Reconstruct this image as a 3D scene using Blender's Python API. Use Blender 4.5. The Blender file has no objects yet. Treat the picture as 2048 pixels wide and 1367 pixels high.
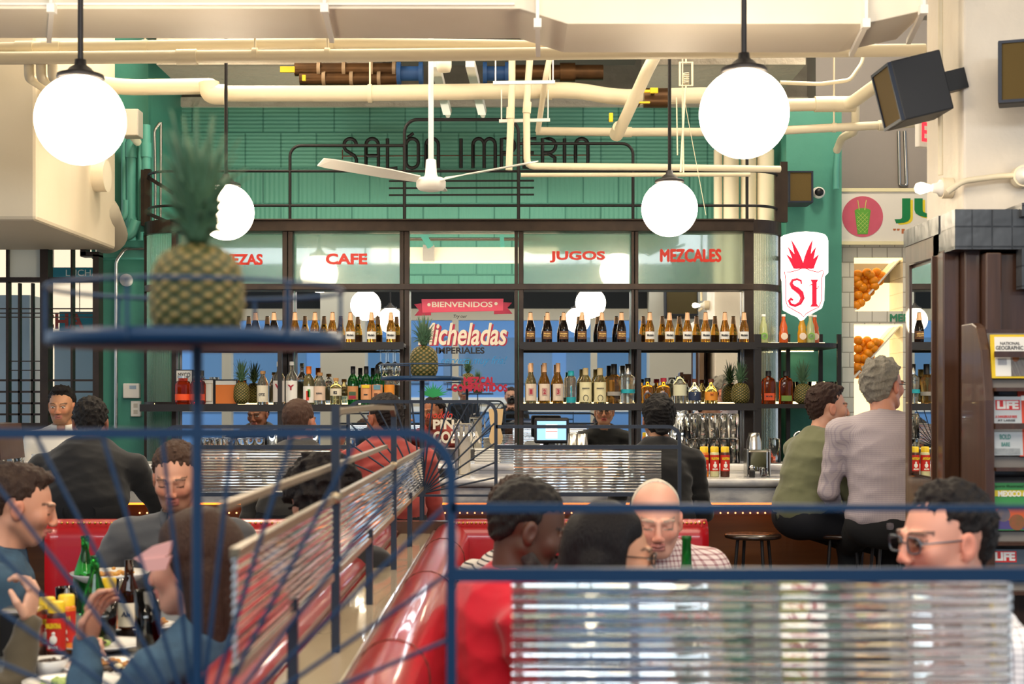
import bpy, math, random
import numpy as np
from mathutils import Vector, Matrix, Euler

SC = bpy.context.scene
COL = SC.collection
PI = math.pi
R = math.radians

# ---------------------------------------------------------------- camera, world, light, exposure
CAMZ = 1.45
FP = 50.0 / 36.0 * 2048            # focal length in pixels of the 2048 x 1367 frame
cam_data = bpy.data.cameras.new('camera')
cam_data.lens = 50; cam_data.sensor_width = 36; cam_data.sensor_fit = 'HORIZONTAL'
cam_data.shift_y = (800 - 683.5) / 2048
cam_data.clip_start = 0.02; cam_data.clip_end = 200
cam_data.dof.use_dof = True; cam_data.dof.focus_distance = 8.6; cam_data.dof.aperture_fstop = 4.5
cam = bpy.data.objects.new('camera', cam_data); COL.objects.link(cam)
cam.location = (0, 0, CAMZ); cam.rotation_euler = (PI / 2, 0, 0)
SC.camera = cam

world = bpy.data.worlds.new('world'); SC.world = world; world.use_nodes = True
wb = world.node_tree.nodes['Background']
wb.inputs[0].default_value = (0.80, 0.90, 1.0, 1); wb.inputs[1].default_value = 0.8

def area_light(name, loc, rot, sx, sy, power, color):
    l = bpy.data.lights.new(name, 'AREA'); l.shape = 'RECTANGLE'; l.size = sx; l.size_y = sy
    l.energy = power; l.color = color
    o = bpy.data.objects.new(name, l); COL.objects.link(o); o.location = loc; o.rotation_euler = rot
    return o
# daylight falling in through the street windows behind the photographer
area_light('street_daylight', (0, -3.3, 3.9), (R(55), 0, 0), 9.0, 0.8, 270, (0.86, 0.93, 1.0))
sun = bpy.data.lights.new('street_sun', 'SUN'); sun.energy = 3.2; sun.angle = 0.3; sun.color = (0.92, 0.96, 1.0)
sun_o = bpy.data.objects.new('street_sun', sun); COL.objects.link(sun_o); sun_o.rotation_euler = (R(-28), 0, 0)   # over the roof onto the street outside
# added warm fill lamps, out of view: over the dining room and the bar
area_light('dining_fill', (0.3, 2.4, 4.2), (0, 0, 0), 5.0, 2.4, 150, (1.0, 0.86, 0.68))
area_light('bar_fill', (-0.3, 7.3, 3.9), (0, 0, 0), 5.0, 0.9, 85, (1.0, 0.86, 0.66))
area_light('upward_fill', (0.1, 3.2, 2.76), (PI, 0, 0), 4.4, 1.6, 55, (1.0, 0.84, 0.62))  # added facing up to brighten the duct underside, no fixture there
lp = bpy.data.lights.new('corner_fill', 'POINT'); lp.energy = 85; lp.color = (1.0, 0.88, 0.7); lp.shadow_soft_size = 0.15  # unseen fill pair, added to brighten the green piers
lpo = bpy.data.objects.new('corner_fill', lp); COL.objects.link(lpo); lpo.location = (-1.9, 8.5, 4.25)
lpp = bpy.data.objects.new('corner_fill', lp); COL.objects.link(lpp); lpp.location = (2.1, 8.7, 4.25)
# lamps behind the mirrored shelving wash the green wall from below
area_light('wall_wash_light', (-0.35, 9.5, 2.0), (R(152), 0, 0), 3.6, 0.12, 44, (1.0, 0.93, 0.76))

SC.view_settings.view_transform = 'Standard'; SC.view_settings.look = 'None'
SC.view_settings.gamma = 1; SC.view_settings.exposure = 0.12; SC.view_settings.use_curve_mapping = False
SC.cycles.use_denoising = True
SC.cycles.max_bounces = 9; SC.cycles.transmission_bounces = 8; SC.cycles.transparent_max_bounces = 8
SC.cycles.glossy_bounces = 5; SC.cycles.diffuse_bounces = 3
SC.cycles.caustics_reflective = False; SC.cycles.caustics_refractive = False
SC.cycles.sample_clamp_indirect = 6.0
SC.cycles.use_adaptive_sampling = True; SC.cycles.adaptive_threshold = 0.02

# ---------------------------------------------------------------- helpers
def W(px, py, Y):
    """world point at distance Y seen at photo position px, py"""
    return Vector(((px - 1024) / FP * Y, Y, CAMZ + (800 - py) / FP * Y))
def WX(px, Y): return (px - 1024) / FP * Y
def WZ(py, Y): return CAMZ + (800 - py) / FP * Y

def srgb(h):
    if isinstance(h, str):
        h = h.lstrip('#'); c = [int(h[i:i + 2], 16) / 255 for i in (0, 2, 4)]
    else: c = list(h)
    return tuple((x / 12.92 if x <= 0.04045 else ((x + 0.055) / 1.055) ** 2.4) for x in c) + (1,)

MATS = {}
def mat(name, color, rough=0.5, metal=0.0, trans=0.0, ior=1.45, emit=None, estr=0.0, coat=0.0, noise=None, bump=None,
        attr=None, sheen=0.0, spec=0.5, sss=0.0, alpha=None):
    """noise=(scale, second colour, contrast[, stretch xyz]); bump=(scale, strength, distance)"""
    if name in MATS: return MATS[name]
    m = bpy.data.materials.new(name); m.use_nodes = True
    nt = m.node_tree; b = nt.nodes['Principled BSDF']; L = nt.links
    b.inputs['Base Color'].default_value = srgb(color)
    b.inputs['Roughness'].default_value = rough; b.inputs['Metallic'].default_value = metal
    b.inputs['Transmission Weight'].default_value = trans; b.inputs['IOR'].default_value = ior
    b.inputs['Coat Weight'].default_value = coat; b.inputs['Sheen Weight'].default_value = sheen
    b.inputs['Specular IOR Level'].default_value = spec
    if sss: b.inputs['Subsurface Weight'].default_value = sss; b.inputs['Subsurface Scale'].default_value = 0.01
    if emit: b.inputs['Emission Color'].default_value = srgb(emit); b.inputs['Emission Strength'].default_value = estr
    tc = nt.nodes.new('ShaderNodeTexCoord')
    if noise:
        mp = nt.nodes.new('ShaderNodeMapping'); L.new(tc.outputs['Object'], mp.inputs[0])
        if len(noise) > 3: mp.inputs['Scale'].default_value = noise[3]
        n = nt.nodes.new('ShaderNodeTexNoise'); n.inputs['Scale'].default_value = noise[0]; n.inputs['Detail'].default_value = 5
        L.new(mp.outputs[0], n.inputs['Vector'])
        r = nt.nodes.new('ShaderNodeValToRGB')
        r.color_ramp.elements[0].position = 0.5 - 0.5 * (1 - noise[2]); r.color_ramp.elements[1].position = 0.5 + 0.5 * (1 - noise[2])
        r.color_ramp.elements[0].color = srgb(color); r.color_ramp.elements[1].color = srgb(noise[1])
        L.new(n.outputs['Fac'], r.inputs[0]); L.new(r.outputs[0], b.inputs['Base Color'])
    if attr:
        a = nt.nodes.new('ShaderNodeAttribute'); a.attribute_name = attr
        L.new(a.outputs['Color'], b.inputs['Base Color'])
    if bump:
        n = nt.nodes.new('ShaderNodeTexNoise'); n.inputs['Scale'].default_value = bump[0]; n.inputs['Detail'].default_value = 4
        mp = nt.nodes.new('ShaderNodeMapping'); L.new(tc.outputs['Object'], mp.inputs[0])
        if len(bump) > 3: mp.inputs['Scale'].default_value = bump[3]
        L.new(mp.outputs[0], n.inputs['Vector'])
        bp = nt.nodes.new('ShaderNodeBump'); bp.inputs['Strength'].default_value = bump[1]; bp.inputs['Distance'].default_value = bump[2]
        L.new(n.outputs['Fac'], bp.inputs['Height']); L.new(bp.outputs[0], b.inputs['Normal'])
    MATS[name] = m
    return m

def brick_mat(name, c1, c2, mortar, bw, bh, msize, rough, axes=(0, 2), bumpd=0.004, offset=0.5, coat=0.0, ribs=False):
    if name in MATS: return MATS[name]
    m = bpy.data.materials.new(name); m.use_nodes = True
    nt = m.node_tree; b = nt.nodes['Principled BSDF']; L = nt.links
    tc = nt.nodes.new('ShaderNodeTexCoord'); sp = nt.nodes.new('ShaderNodeSeparateXYZ'); cb = nt.nodes.new('ShaderNodeCombineXYZ')
    L.new(tc.outputs['Object'], sp.inputs[0]); L.new(sp.outputs[axes[0]], cb.inputs[0]); L.new(sp.outputs[axes[1]], cb.inputs[1])
    br = nt.nodes.new('ShaderNodeTexBrick'); L.new(cb.outputs[0], br.inputs['Vector'])
    br.inputs['Scale'].default_value = 1; br.inputs['Brick Width'].default_value = bw; br.inputs['Row Height'].default_value = bh
    br.inputs['Mortar Size'].default_value = msize; br.inputs['Mortar Smooth'].default_value = 0.3
    br.inputs['Color1'].default_value = srgb(c1); br.inputs['Color2'].default_value = srgb(c2); br.inputs['Mortar'].default_value = srgb(mortar)
    br.offset = offset
    L.new(br.outputs['Color'], b.inputs['Base Color'])
    b.inputs['Roughness'].default_value = rough; b.inputs['Coat Weight'].default_value = coat
    bp = nt.nodes.new('ShaderNodeBump'); bp.inputs['Strength'].default_value = 0.8; bp.inputs['Distance'].default_value = bumpd; bp.invert = True
    L.new(br.outputs['Fac'], bp.inputs['Height'])
    last = bp
    if ribs:
        # scored terracotta blocks: fine horizontal ribs in the upper courses, vertical ribs in the lower ones
        wv = nt.nodes.new('ShaderNodeTexWave'); wv.wave_type = 'BANDS'; wv.bands_direction = 'Y'; wv.inputs['Scale'].default_value = 11
        wv.inputs['Distortion'].default_value = 0.6; L.new(cb.outputs[0], wv.inputs['Vector'])
        wh = nt.nodes.new('ShaderNodeTexWave'); wh.wave_type = 'BANDS'; wh.bands_direction = 'X'; wh.inputs['Scale'].default_value = 9
        wh.inputs['Distortion'].default_value = 0.6; L.new(cb.outputs[0], wh.inputs['Vector'])
        gt = nt.nodes.new('ShaderNodeMath'); gt.operation = 'GREATER_THAN'; L.new(sp.outputs[2], gt.inputs[0]); gt.inputs[1].default_value = 3.18
        mx = nt.nodes.new('ShaderNodeMix'); mx.data_type = 'FLOAT'; L.new(gt.outputs[0], mx.inputs[0])
        L.new(wh.outputs['Fac'], mx.inputs[2]); L.new(wv.outputs['Fac'], mx.inputs[3])
        b2 = nt.nodes.new('ShaderNodeBump'); b2.inputs['Strength'].default_value = 0.5; b2.inputs['Distance'].default_value = 0.006
        L.new(mx.outputs[0], b2.inputs['Height']); L.new(bp.outputs[0], b2.inputs['Normal']); last = b2
    n = nt.nodes.new('ShaderNodeTexNoise'); n.inputs['Scale'].default_value = 14; L.new(tc.outputs['Object'], n.inputs['Vector'])
    b3 = nt.nodes.new('ShaderNodeBump'); b3.inputs['Strength'].default_value = 0.25; b3.inputs['Distance'].default_value = 0.01
    L.new(n.outputs['Fac'], b3.inputs['Height']); L.new(last.outputs[0], b3.inputs['Normal']); L.new(b3.outputs[0], b.inputs['Normal'])
    MATS[name] = m
    return m

def check_mat(name, base, line, pitch, width=0.3, horiz=True, vert=True, rough=0.8):
    """woven checked or striped cloth"""
    if name in MATS: return MATS[name]
    m = bpy.data.materials.new(name); m.use_nodes = True
    nt = m.node_tree; b = nt.nodes['Principled BSDF']; L = nt.links
    tc = nt.nodes.new('ShaderNodeTexCoord'); sp = nt.nodes.new('ShaderNodeSeparateXYZ'); L.new(tc.outputs['Object'], sp.inputs[0])
    def band(src):
        a = nt.nodes.new('ShaderNodeMath'); a.operation = 'DIVIDE'; L.new(src, a.inputs[0]); a.inputs[1].default_value = pitch
        f = nt.nodes.new('ShaderNodeMath'); f.operation = 'FRACT'; L.new(a.outputs[0], f.inputs[0])
        g = nt.nodes.new('ShaderNodeMath'); g.operation = 'LESS_THAN'; L.new(f.outputs[0], g.inputs[0]); g.inputs[1].default_value = width
        return g.outputs[0]
    outs = []
    if horiz: outs.append(band(sp.outputs[2]))
    if vert:
        at = nt.nodes.new('ShaderNodeMath'); at.operation = 'ARCTAN2'; L.new(sp.outputs[0], at.inputs[0]); L.new(sp.outputs[1], at.inputs[1])
        ad = nt.nodes.new('ShaderNodeMath'); ad.operation = 'MULTIPLY'; L.new(at.outputs[0], ad.inputs[0]); ad.inputs[1].default_value = 0.17
        outs.append(band(ad.outputs[0]))
    s = outs[0]
    if len(outs) == 2:
        q = nt.nodes.new('ShaderNodeMath'); q.operation = 'ADD'; L.new(outs[0], q.inputs[0]); L.new(outs[1], q.inputs[1])
        h = nt.nodes.new('ShaderNodeMath'); h.operation = 'MULTIPLY'; L.new(q.outputs[0], h.inputs[0]); h.inputs[1].default_value = 0.6; h.use_clamp = True; s = h.outputs[0]
    mx = nt.nodes.new('ShaderNodeMix'); mx.data_type = 'RGBA'; L.new(s, mx.inputs[0])
    mx.inputs[6].default_value = srgb(base); mx.inputs[7].default_value = srgb(line)
    L.new(mx.outputs[2], b.inputs['Base Color']); b.inputs['Roughness'].default_value = rough
    MATS[name] = m
    return m

class MB:
    """collects shapes into ONE mesh"""
    def __init__(s): s.v = []; s.f = []; s.m = []; s.s = []
    def add(s, vs, fs, mi=0, sm=False):
        k = len(s.v); s.v += [tuple(v) for v in vs]
        s.f += [tuple(i + k for i in f) for f in fs]; s.m += [mi] * len(fs); s.s += [sm] * len(fs)
        return s
    def box(s, x0, y0, z0, x1, y1, z1, mi=0):
        return s.add([(x0, y0, z0), (x1, y0, z0), (x1, y1, z0), (x0, y1, z0), (x0, y0, z1), (x1, y0, z1), (x1, y1, z1), (x0, y1, z1)],
              [(3, 2, 1, 0), (4, 5, 6, 7), (0, 1, 5, 4), (1, 2, 6, 5), (2, 3, 7, 6), (3, 0, 4, 7)], mi)
    def cyl(s, p, q, r, r2=None, n=12, mi=0):
        p = Vector(p); q = Vector(q); r2 = r if r2 is None else r2
        d = (q - p).normalized(); u = d.orthogonal().normalized(); w = d.cross(u)
        vs = []
        for c, rr in ((p, r), (q, r2)):
            for i in range(n):
                a = 2 * PI * i / n; vs.append(c + u * math.cos(a) * rr + w * math.sin(a) * rr)
        fs = [(i, (i + 1) % n, n + (i + 1) % n, n + i) for i in range(n)]
        s.add(vs, fs, mi, True)
        return s.add(vs, [tuple(range(n))[::-1], tuple(range(n, 2 * n))], mi)
    def tube(s, pts, r, n=8, closed=False, mi=0, sq=False, radii=None):
        pts = [Vector(p) for p in pts]; m = len(pts); vs = []
        if sq: n = 4
        ref = None
        for i in range(m):
            if closed: t = pts[(i + 1) % m] - pts[i - 1]
            else: t = pts[min(i + 1, m - 1)] - pts[max(i - 1, 0)]
            t.normalize()
            if ref is None: ref = t.orthogonal().normalized() if not sq else (Vector((0, 1, 0)) if abs(t.y) < 0.7 else Vector((1, 0, 0)))
            u = (ref - t * ref.dot(t)).normalized(); ref = u; w = t.cross(u)
            rr = radii[i] if radii else r
            for j in range(n):
                a = 2 * PI * j / n + (PI / 4 if sq else 0); k = rr * (1.414 if sq else 1)
                vs.append(pts[i] + u * math.cos(a) * k + w * math.sin(a) * k)
        fs = []
        for i in range(m if closed else m - 1):
            for j in range(n):
                i2 = (i + 1) % m
                fs.append((i * n + j, i * n + (j + 1) % n, i2 * n + (j + 1) % n, i2 * n + j))
        s.add(vs, fs, mi, not sq)
        if not closed: s.add(vs, [tuple(range(n))[::-1], tuple(range((m - 1) * n, m * n))], mi)
        return s
    def lathe(s, prof, c=(0, 0, 0), n=24, mi=0, a0=0.0, a1=2 * PI, sm=True, sx=1, sy=1):
        full = abs(a1 - a0 - 2 * PI) < 1e-6; k = n if full else n + 1; vs = []
        for r, z in prof:
            for i in range(k):
                a = a0 + (a1 - a0) * i / n
                vs.append((c[0] + r * math.cos(a) * sx, c[1] + r * math.sin(a) * sy, c[2] + z))
        fs = []
        for j in range(len(prof) - 1):
            for i in range(n):
                i2 = (i + 1) % k
                fs.append((j * k + i, j * k + i2, (j + 1) * k + i2, (j + 1) * k + i))
        return s.add(vs, fs, mi, sm)
    def ell(s, c, r, n=16, mi=0):
        if not hasattr(r, '__len__'): r = (r, r, r)
        prof = [(max(math.sin(PI * j / n), 1e-4), -math.cos(PI * j / n)) for j in range(n + 1)]
        k = len(s.v); s.lathe(prof, n=n + 4, mi=mi)
        for i in range(k, len(s.v)):
            v = s.v[i]; s.v[i] = (c[0] + v[0] * r[0], c[1] + v[1] * r[1], c[2] + v[2] * r[2])
        return s
    def prism(s, poly, y0, y1, mi=0, plane='xz'):
        """outline (a,b) in a plane, pulled from y0 to y1 along the third axis"""
        n = len(poly)
        f = {'xz': lambda a, b, c: (a, c, b), 'xy': lambda a, b, c: (a, b, c), 'yz': lambda a, b, c: (c, a, b)}[plane]
        vs = [f(a, b, y0) for a, b in poly] + [f(a, b, y1) for a, b in poly]
        s.add(vs, [tuple(range(n)), tuple(range(n, 2 * n))[::-1]] + [(i, n + i, n + (i + 1) % n, (i + 1) % n) for i in range(n)], mi)
        return s
    def xf(s, M, k=0):
        for i in range(k, len(s.v)): s.v[i] = tuple(M @ Vector(s.v[i]))
        return s

def link(name, me, mats, parent=None, loc=(0, 0, 0), world=False):
    if not isinstance(mats, (list, tuple)): mats = [mats]
    for m in mats: me.materials.append(m)
    o = bpy.data.objects.new(name, me); COL.objects.link(o)
    if parent is not None:
        o.parent = parent
        if world:
            p = parent; off = Vector()
            while p is not None: off += p.location; p = p.parent
            me.transform(Matrix.Translation(-off))
    o.location = loc
    return o

def obj(name, mb, mats, parent=None, loc=(0, 0, 0), world=False, bevel=0.0):
    me = bpy.data.meshes.new(name); me.from_pydata(mb.v, [], mb.f)
    me.polygons.foreach_set('material_index', mb.m); me.polygons.foreach_set('use_smooth', mb.s); me.update()
    o = link(name, me, mats, parent, loc, world)
    if bevel:
        bv = o.modifiers.new('bevel', 'BEVEL'); bv.width = bevel; bv.segments = 2; bv.limit_method = 'ANGLE'
    return o

def tag(o, label, cat, group=None, kind=None):
    if label: o['label'] = label
    if cat: o['category'] = cat
    if group: o['group'] = group
    if kind: o['kind'] = kind
    return o
def thing(name, label, cat, loc=(0, 0, 0), rz=0.0, group=None):
    o = bpy.data.objects.new(name, None); COL.objects.link(o); o.empty_display_size = 0.05
    o.location = loc; o.rotation_euler = (0, 0, rz)
    return tag(o, label, cat, group)
def struct(name, mb, mats, parent=None, **k):
    o = obj(name, mb, mats, parent, **k)
    if parent is None: o['kind'] = 'structure'
    return o
def children(o): return [c for c in COL.objects if c.parent == o]
CH = {}
def dup(root, loc, rz=0.0, label=None, group=None, scale=None):
    """copy a thing with its parts and sub-parts"""
    if root.name not in CH: CH[root.name] = [(c, children(c)) for c in children(root)]
    r = root.copy(); COL.objects.link(r); r.location = loc; r.rotation_euler = (0, 0, rz)
    if scale: r.scale = (scale,) * 3
    if label: r['label'] = label
    if group: r['group'] = group
    for ch, gs in CH[root.name]:
        c = ch.copy(); COL.objects.link(c); c.parent = r
        for g in gs: d = g.copy(); COL.objects.link(d); d.parent = c
    return r

def text_mb(s, x0, x1, z0, z1, y, depth=0.002, bold=0.0, shear=0.0, mi=0, fit=True, heavy=0.0):
    """lettering standing in an x-z plane at distance y, facing the room"""
    cu = bpy.data.curves.new('t', 'FONT'); cu.body = s; cu.size = 1; cu.extrude = 0.5; cu.offset = bold; cu.shear = shear; cu.resolution_u = 4
    o = bpy.data.objects.new('t', cu); COL.objects.link(o)
    dg = bpy.context.evaluated_depsgraph_get(); me = bpy.data.meshes.new_from_object(o.evaluated_get(dg))
    bpy.data.objects.remove(o); bpy.data.curves.remove(cu)
    n = len(me.vertices); co = np.empty(n * 3); me.vertices.foreach_get('co', co); co = co.reshape(-1, 3)
    fs = [tuple(p.vertices) for p in me.polygons]; bpy.data.meshes.remove(me)
    lo = co.min(0); hi = co.max(0)
    sx = (x1 - x0) / (hi[0] - lo[0]); sz = (z1 - z0) / (hi[1] - lo[1])
    if not fit: sx = sz = min(sx, sz)
    X = x0 + (co[:, 0] - lo[0]) * sx; Z = z0 + (co[:, 1] - lo[1]) * sz; Yv = y - (co[:, 2]) * depth
    mb = MB(); mb.add(np.stack([X, Yv, Z], 1).tolist(), fs, mi)
    for k, (dx, dz) in enumerate(((1, 0), (-1, 0), (0, 1), (0, -1)) if heavy else ()):     # thicker strokes
        mb.add(np.stack([X + dx * heavy, Yv - .0002 * (k + 1), Z + dz * heavy], 1).tolist(), fs, mi)
    return mb

def arc(c, r, a0, a1, n=8, y=None):
    """points of an arc in the x-z plane"""
    return [(c[0] + r * math.cos(a0 + (a1 - a0) * i / n), c[1], c[2] + r * math.sin(a0 + (a1 - a0) * i / n)) for i in range(n + 1)]

# ---------------------------------------------------------------- materials
M = dict(
    cream=mat('cream_paint', '#e8dcc3', 0.55, bump=(6, 0.25, 0.01)),
    duct=mat('duct_paint', '#ece3d2', 0.5, noise=(3, '#e2d7c0', 0.2)),
    pipe=mat('pipe_paint', '#e6d9bc', 0.45, bump=(20, 0.1, 0.004)),
    concrete=mat('old_concrete', '#8d877c', 0.9, noise=(5, '#5d584f', 0.3), bump=(9, 0.6, 0.02)),
    dark=mat('void_shade', '#3b3832', 0.9),
    steel=mat('blackened_steel', '#2b2523', 0.42, 0.6, noise=(12, '#43372f', 0.3)),
    steel2=mat('dark_steel_tube', '#2c2a2b', 0.45, 0.5),
    blue=mat('blue_rail_paint', '#15395a', 0.4),
    slateblue=mat('slate_blue_paint', '#222c3b', 0.4),
    black=mat('black_plastic', '#17171a', 0.45),
    green=mat('green_paint', '#4b9280', 0.5, noise=(3, '#418573', 0.3), bump=(18, 0.3, 0.006)),
    green2=mat('green_pipe_paint', '#52988a', 0.4),
    white=mat('white_paint', '#f0ece4', 0.4),
    mirror=mat('mirror_silver', '#f2f5f4', 0.0, 1.0),
    glass=mat('clear_glass', '#f4f8f6', 0.0, trans=1.0, ior=1.46),
    tumbler=mat('tumbler_glass', '#ffffff', 0.02, trans=1.0, ior=1.22),
    thin=mat('window_glass', '#ffffff', 0.0, trans=1.0, ior=1.1),
    marble=mat('white_marble', '#e4e1db', 0.18, noise=(4.5, '#a5a5ab', 0.80, (1, 1, 2.5)), coat=0.3),
    wood=mat('walnut_wood', '#563a2a', 0.33, noise=(3, '#341f16', 0.2, (14, 14, 1.2)), coat=0.35),
    woodlight=mat('grey_brown_veneer', '#7a6350', 0.4, noise=(3, '#54412f', 0.2, (12, 12, 1.0)), coat=0.3),
    oak=mat('bar_front_wood', '#74481f', 0.4, noise=(2, '#4c2b10', 0.2, (1, 10, 12)), coat=0.2),
    red=mat('red_leather', '#b3131f', 0.28, noise=(2.5, '#9c0f1a', 0.2), bump=(35, 0.15, 0.003), coat=0.4),
    stainless=mat('stainless', '#b9b7b2', 0.25, 1.0),
    chrome=mat('chrome', '#d8d8d8', 0.08, 1.0),
    brass=mat('brass', '#c39347', 0.25, 1.0),
    bronze=mat('bronze_pipe', '#6b4a2a', 0.4, 0.7, noise=(8, '#3a2b1e', 0.3)),
    ledge=mat('divider_ledge', '#c4b396', 0.13, noise=(2, '#a8957a', 0.3), coat=0.5),
    redtext=mat('red_lettering', '#e2311c', 0.4),
    orange_led=mat('orange_strip', '#ff9a3a', 0.5, emit='#ff8a2a', estr=3.0),
    paper=mat('paper_white', '#efece4', 0.7),
    yellowcap=mat('yellow_cap', '#f0c92a', 0.4),
    plate=mat('plate_white', '#efeeea', 0.15, coat=0.3),
)
# ================================================================ THE SETTING
struct('floor', MB().box(-7, -4.2, -0.1, 7, 13, 0), mat('dark_floor', '#4a4038', 0.35, noise=(2, '#3a312b', 0.3)))
struct('ceiling', MB().box(-7, -4.2, 4.45, 7, 13, 4.6), mat('void_concrete', '#a29a8c', 0.9, noise=(4, '#6d675d', 0.3)))
YW = 10.6
struct('wall_back', MB().box(-2.95, YW, 0, 2.5, YW + 0.2, 3.66),
       brick_mat('green_blocks', '#5b9a89', '#549280', '#3d7a6c', 0.265, 0.265, 0.006, 0.5, offset=0.5, ribs=True, bumpd=0.008))
struct('trim_1', MB().box(-2.95, YW, 3.66, 3.6, YW + 0.3, 4.45), M['concrete'])
struct('trim_2', MB().box(-2.8, YW - 0.04, 3.63, 2.4, YW + 0.02, 3.70), mat('plaster_edge', '#b8b0a0', 0.8, bump=(14, 0.8, 0.03)))
# ceiling beams seen in the void between the pipes
for i, (x0, x1) in enumerate(((-2.3, -0.9), (0.9, 1.9))):
    struct('trim_%d' % (3 + i), MB().box(x0, 9.2, 3.62, x1, 9.9, 4.45), mat('beam_plaster', '#938a7b', 0.8, bump=(12, 0.7, 0.03)))
struct('trim_5', MB().box(-0.85, 8.8, 3.78, 0.85, 9.9, 4.45), M['dark'])  # solid block, its dark colour stands for shade in the void
# left: cream beam block, green pier, gray pier
struct('trim_6', MB().box(-4.5, 7.5, 2.40, -2.508, 9.0, 4.45), mat('beam_cream', '#e3d6bd', 0.6, noise=(2, '#d9caae', 0.3), bump=(5, 0.3, 0.01)), bevel=0.02)
struct('wall_left', MB().box(-2.79, 9.62, 0, -2.46, 10.6, 4.0), M['green'])
struct('trim_7', MB().box(-2.83, 9.56, 2.40, -2.42, 9.62, 2.60).box(-2.86, 9.54, 2.47, -2.40, 9.62, 2.54), M['green2'], bevel=0.01)
# right: green pier, gray plaster wall, tiled wall
struct('wall_right', MB().box(1.88, 9.75, 0, 2.26, 10.6, 3.45), M['green'])
struct('wall_gray', MB().box(2.20, 10.3, 2.3, 3.5, 10.6, 4.2), mat('gray_plaster', '#aaa19a', 0.8, noise=(1.5, '#958d87', 0.2)))
tm = brick_mat('wall_tiles', '#f0e8d6', '#e8dfcc', '#b9ae9a', 0.105, 0.105, 0.004, 0.12, offset=0.5, coat=0.5, bumpd=0.002)
YT = 9.95
zt = [WZ(p, YT) for p in (486, 515, 622, 648, 757, 960)]
xl, xr, xn0, xn1 = WX(1675, YT), WX(1900, YT), WX(1708, YT), WX(1806, YT)
tw = MB()
tw.box(xl, YT, 0, xn0, YT + 0.5, zt[0]); tw.box(xn1, YT, 0, xr + 1.2, YT + 0.5, zt[0])
tw.box(xn0, YT, zt[1], xn1, YT + 0.5, zt[0]); tw.box(xn0, YT, zt[3], xn1, YT + 0.5, zt[2])
tw.box(xn0, YT, 0, xn1, YT + 0.5, zt[5])
struct('wall_tiled', tw, tm)
# two lit niches
nich = mat('niche_glow', '#fff3d8', 0.4, emit='#ffdf9e', estr=1.6)
def niche(idx, za, zb):
    o = struct('window_%d' % idx, MB().box(xn0, YT + 0.36, za, xn1, YT + 0.38, zb).box(xn0, YT + 0.03, zb - .008, xn1, YT + 0.36, zb), nich)  # niche back and top, no glazing; they glow in place of lamps
niche(1, zt[2], zt[1]); niche(2, zt[5], zt[3])
# front facade with street windows (seen in the mirrors)
fw = MB(); YF = -4.0
fw.box(-7, YF - 0.2, 2.86, 7, YF, 4.45); fw.box(-7, YF - 0.2, 0, 7, YF, 0.55)
struct('wall_front', fw, mat('facade_dark', '#20272e', 0.6))
fm = MB()
for x0, x1 in ((-7, -6.8), (-4.6, -4.45), (-3.0, -2.3), (-0.95, -0.85), (1.25, 1.35), (2.15, 3.25), (5.0, 5.15)):
    fm.box(x0, YF - 0.12, 0.55, x1, YF + (0.35 if x1 - x0 > 0.5 else 0.06), 4.45 if x1 - x0 > 0.5 else 2.86)
fm.box(-7, YF - 0.1, 2.72, 7, YF + 0.05, 2.90); fm.box(-7, YF - 0.1, 0.55, 7, YF + 0.08, 0.68); fm.box(-7, YF - 0.1, 1.35, 7, YF + 0.04, 1.40)
struct('window_3', fm, M['cream'])
struct('trim_8', MB().box(-7, -30, -0.06, 7, -4.2, -0.02), mat('street_pavement', '#9aa3ad', 0.8))
struct('trim_9', MB().box(-12, -12.2, 0, 12, -12, 7), mat('street_facade', '#b5c3d0', 0.8, noise=(0.6, '#8fa3bb', 0.3, (3, 1, 1))))

# a blue bus passing in the street, seen only in the mirrors
bus = thing('bus', 'long blue bus parked in the street, reflected in the bar mirrors', 'bus', (0, -7.5, 0))
bb = MB().box(-6, -1.2, 0.4, 5.5, 1.2, 3.1)
obj('body', bb, mat('bus_blue', '#6f9fd8', 0.3), bus, bevel=0.15)
obj('stripe', MB().box(-5.9, 1.2, 1.25, 5.4, 1.22, 1.5), M['white'], bus)
for i in range(5): obj('window', MB().box(-5.5 + i * 2.15, 1.2, 1.75, -3.6 + i * 2.15, 1.22, 2.55), mat('bus_glass', '#5f86ad', 0.2), bus)
for x in (-4.2, 3.6): obj('wheel', MB().cyl((x, 1.0, 0.45), (x, 1.24, 0.45), 0.45, n=20), M['black'], bus)

# left: steel framed window wall with a second room behind it
YL = 9.0
wf = MB()
X = lambda p: WX(p, YL)
Z = lambda p: WZ(p, YL)
def bar(mb, p0, q0, p1, q1, t=0.03, Y=YL): mb.box(WX(p0, Y), Y - t, WZ(q1, Y), WX(p1, Y), Y + t, WZ(q0, Y))
bar(wf, -60, 472, 176, 482, .05); bar(wf, 165, 478, 176, 512, .05); bar(wf, 165, 505, 202, 514, .05)
bar(wf, 190, 510, 202, 860, .05); bar(wf, 85, 475, 101, 860, .05); bar(wf, -60, 555, 195, 564, .04)
bar(wf, 15, 482, 20, 860); bar(wf, 144, 482, 148, 860); bar(wf, -60, 845, 195, 870, .04)
for q in (760, 783, 806, 828): bar(wf, -60, q - 2, 195, q + 2, .02)
for q in (617, 626, 634): bar(wf, -60, q - 1, 195, q + 1, .015)
for p in (40, 66): bar(wf, p - 2, 566, p + 2, 860, .02)
for q in (722, 740): bar(wf, 20, q - 1, 90, q + 1, .015)
win = struct('window_4', wf, M['steel'])
struct('glass', MB().box(X(-60), YL - 0.004, Z(860), X(192), YL + 0.004, Z(480)), M['thin'], win)
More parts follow.
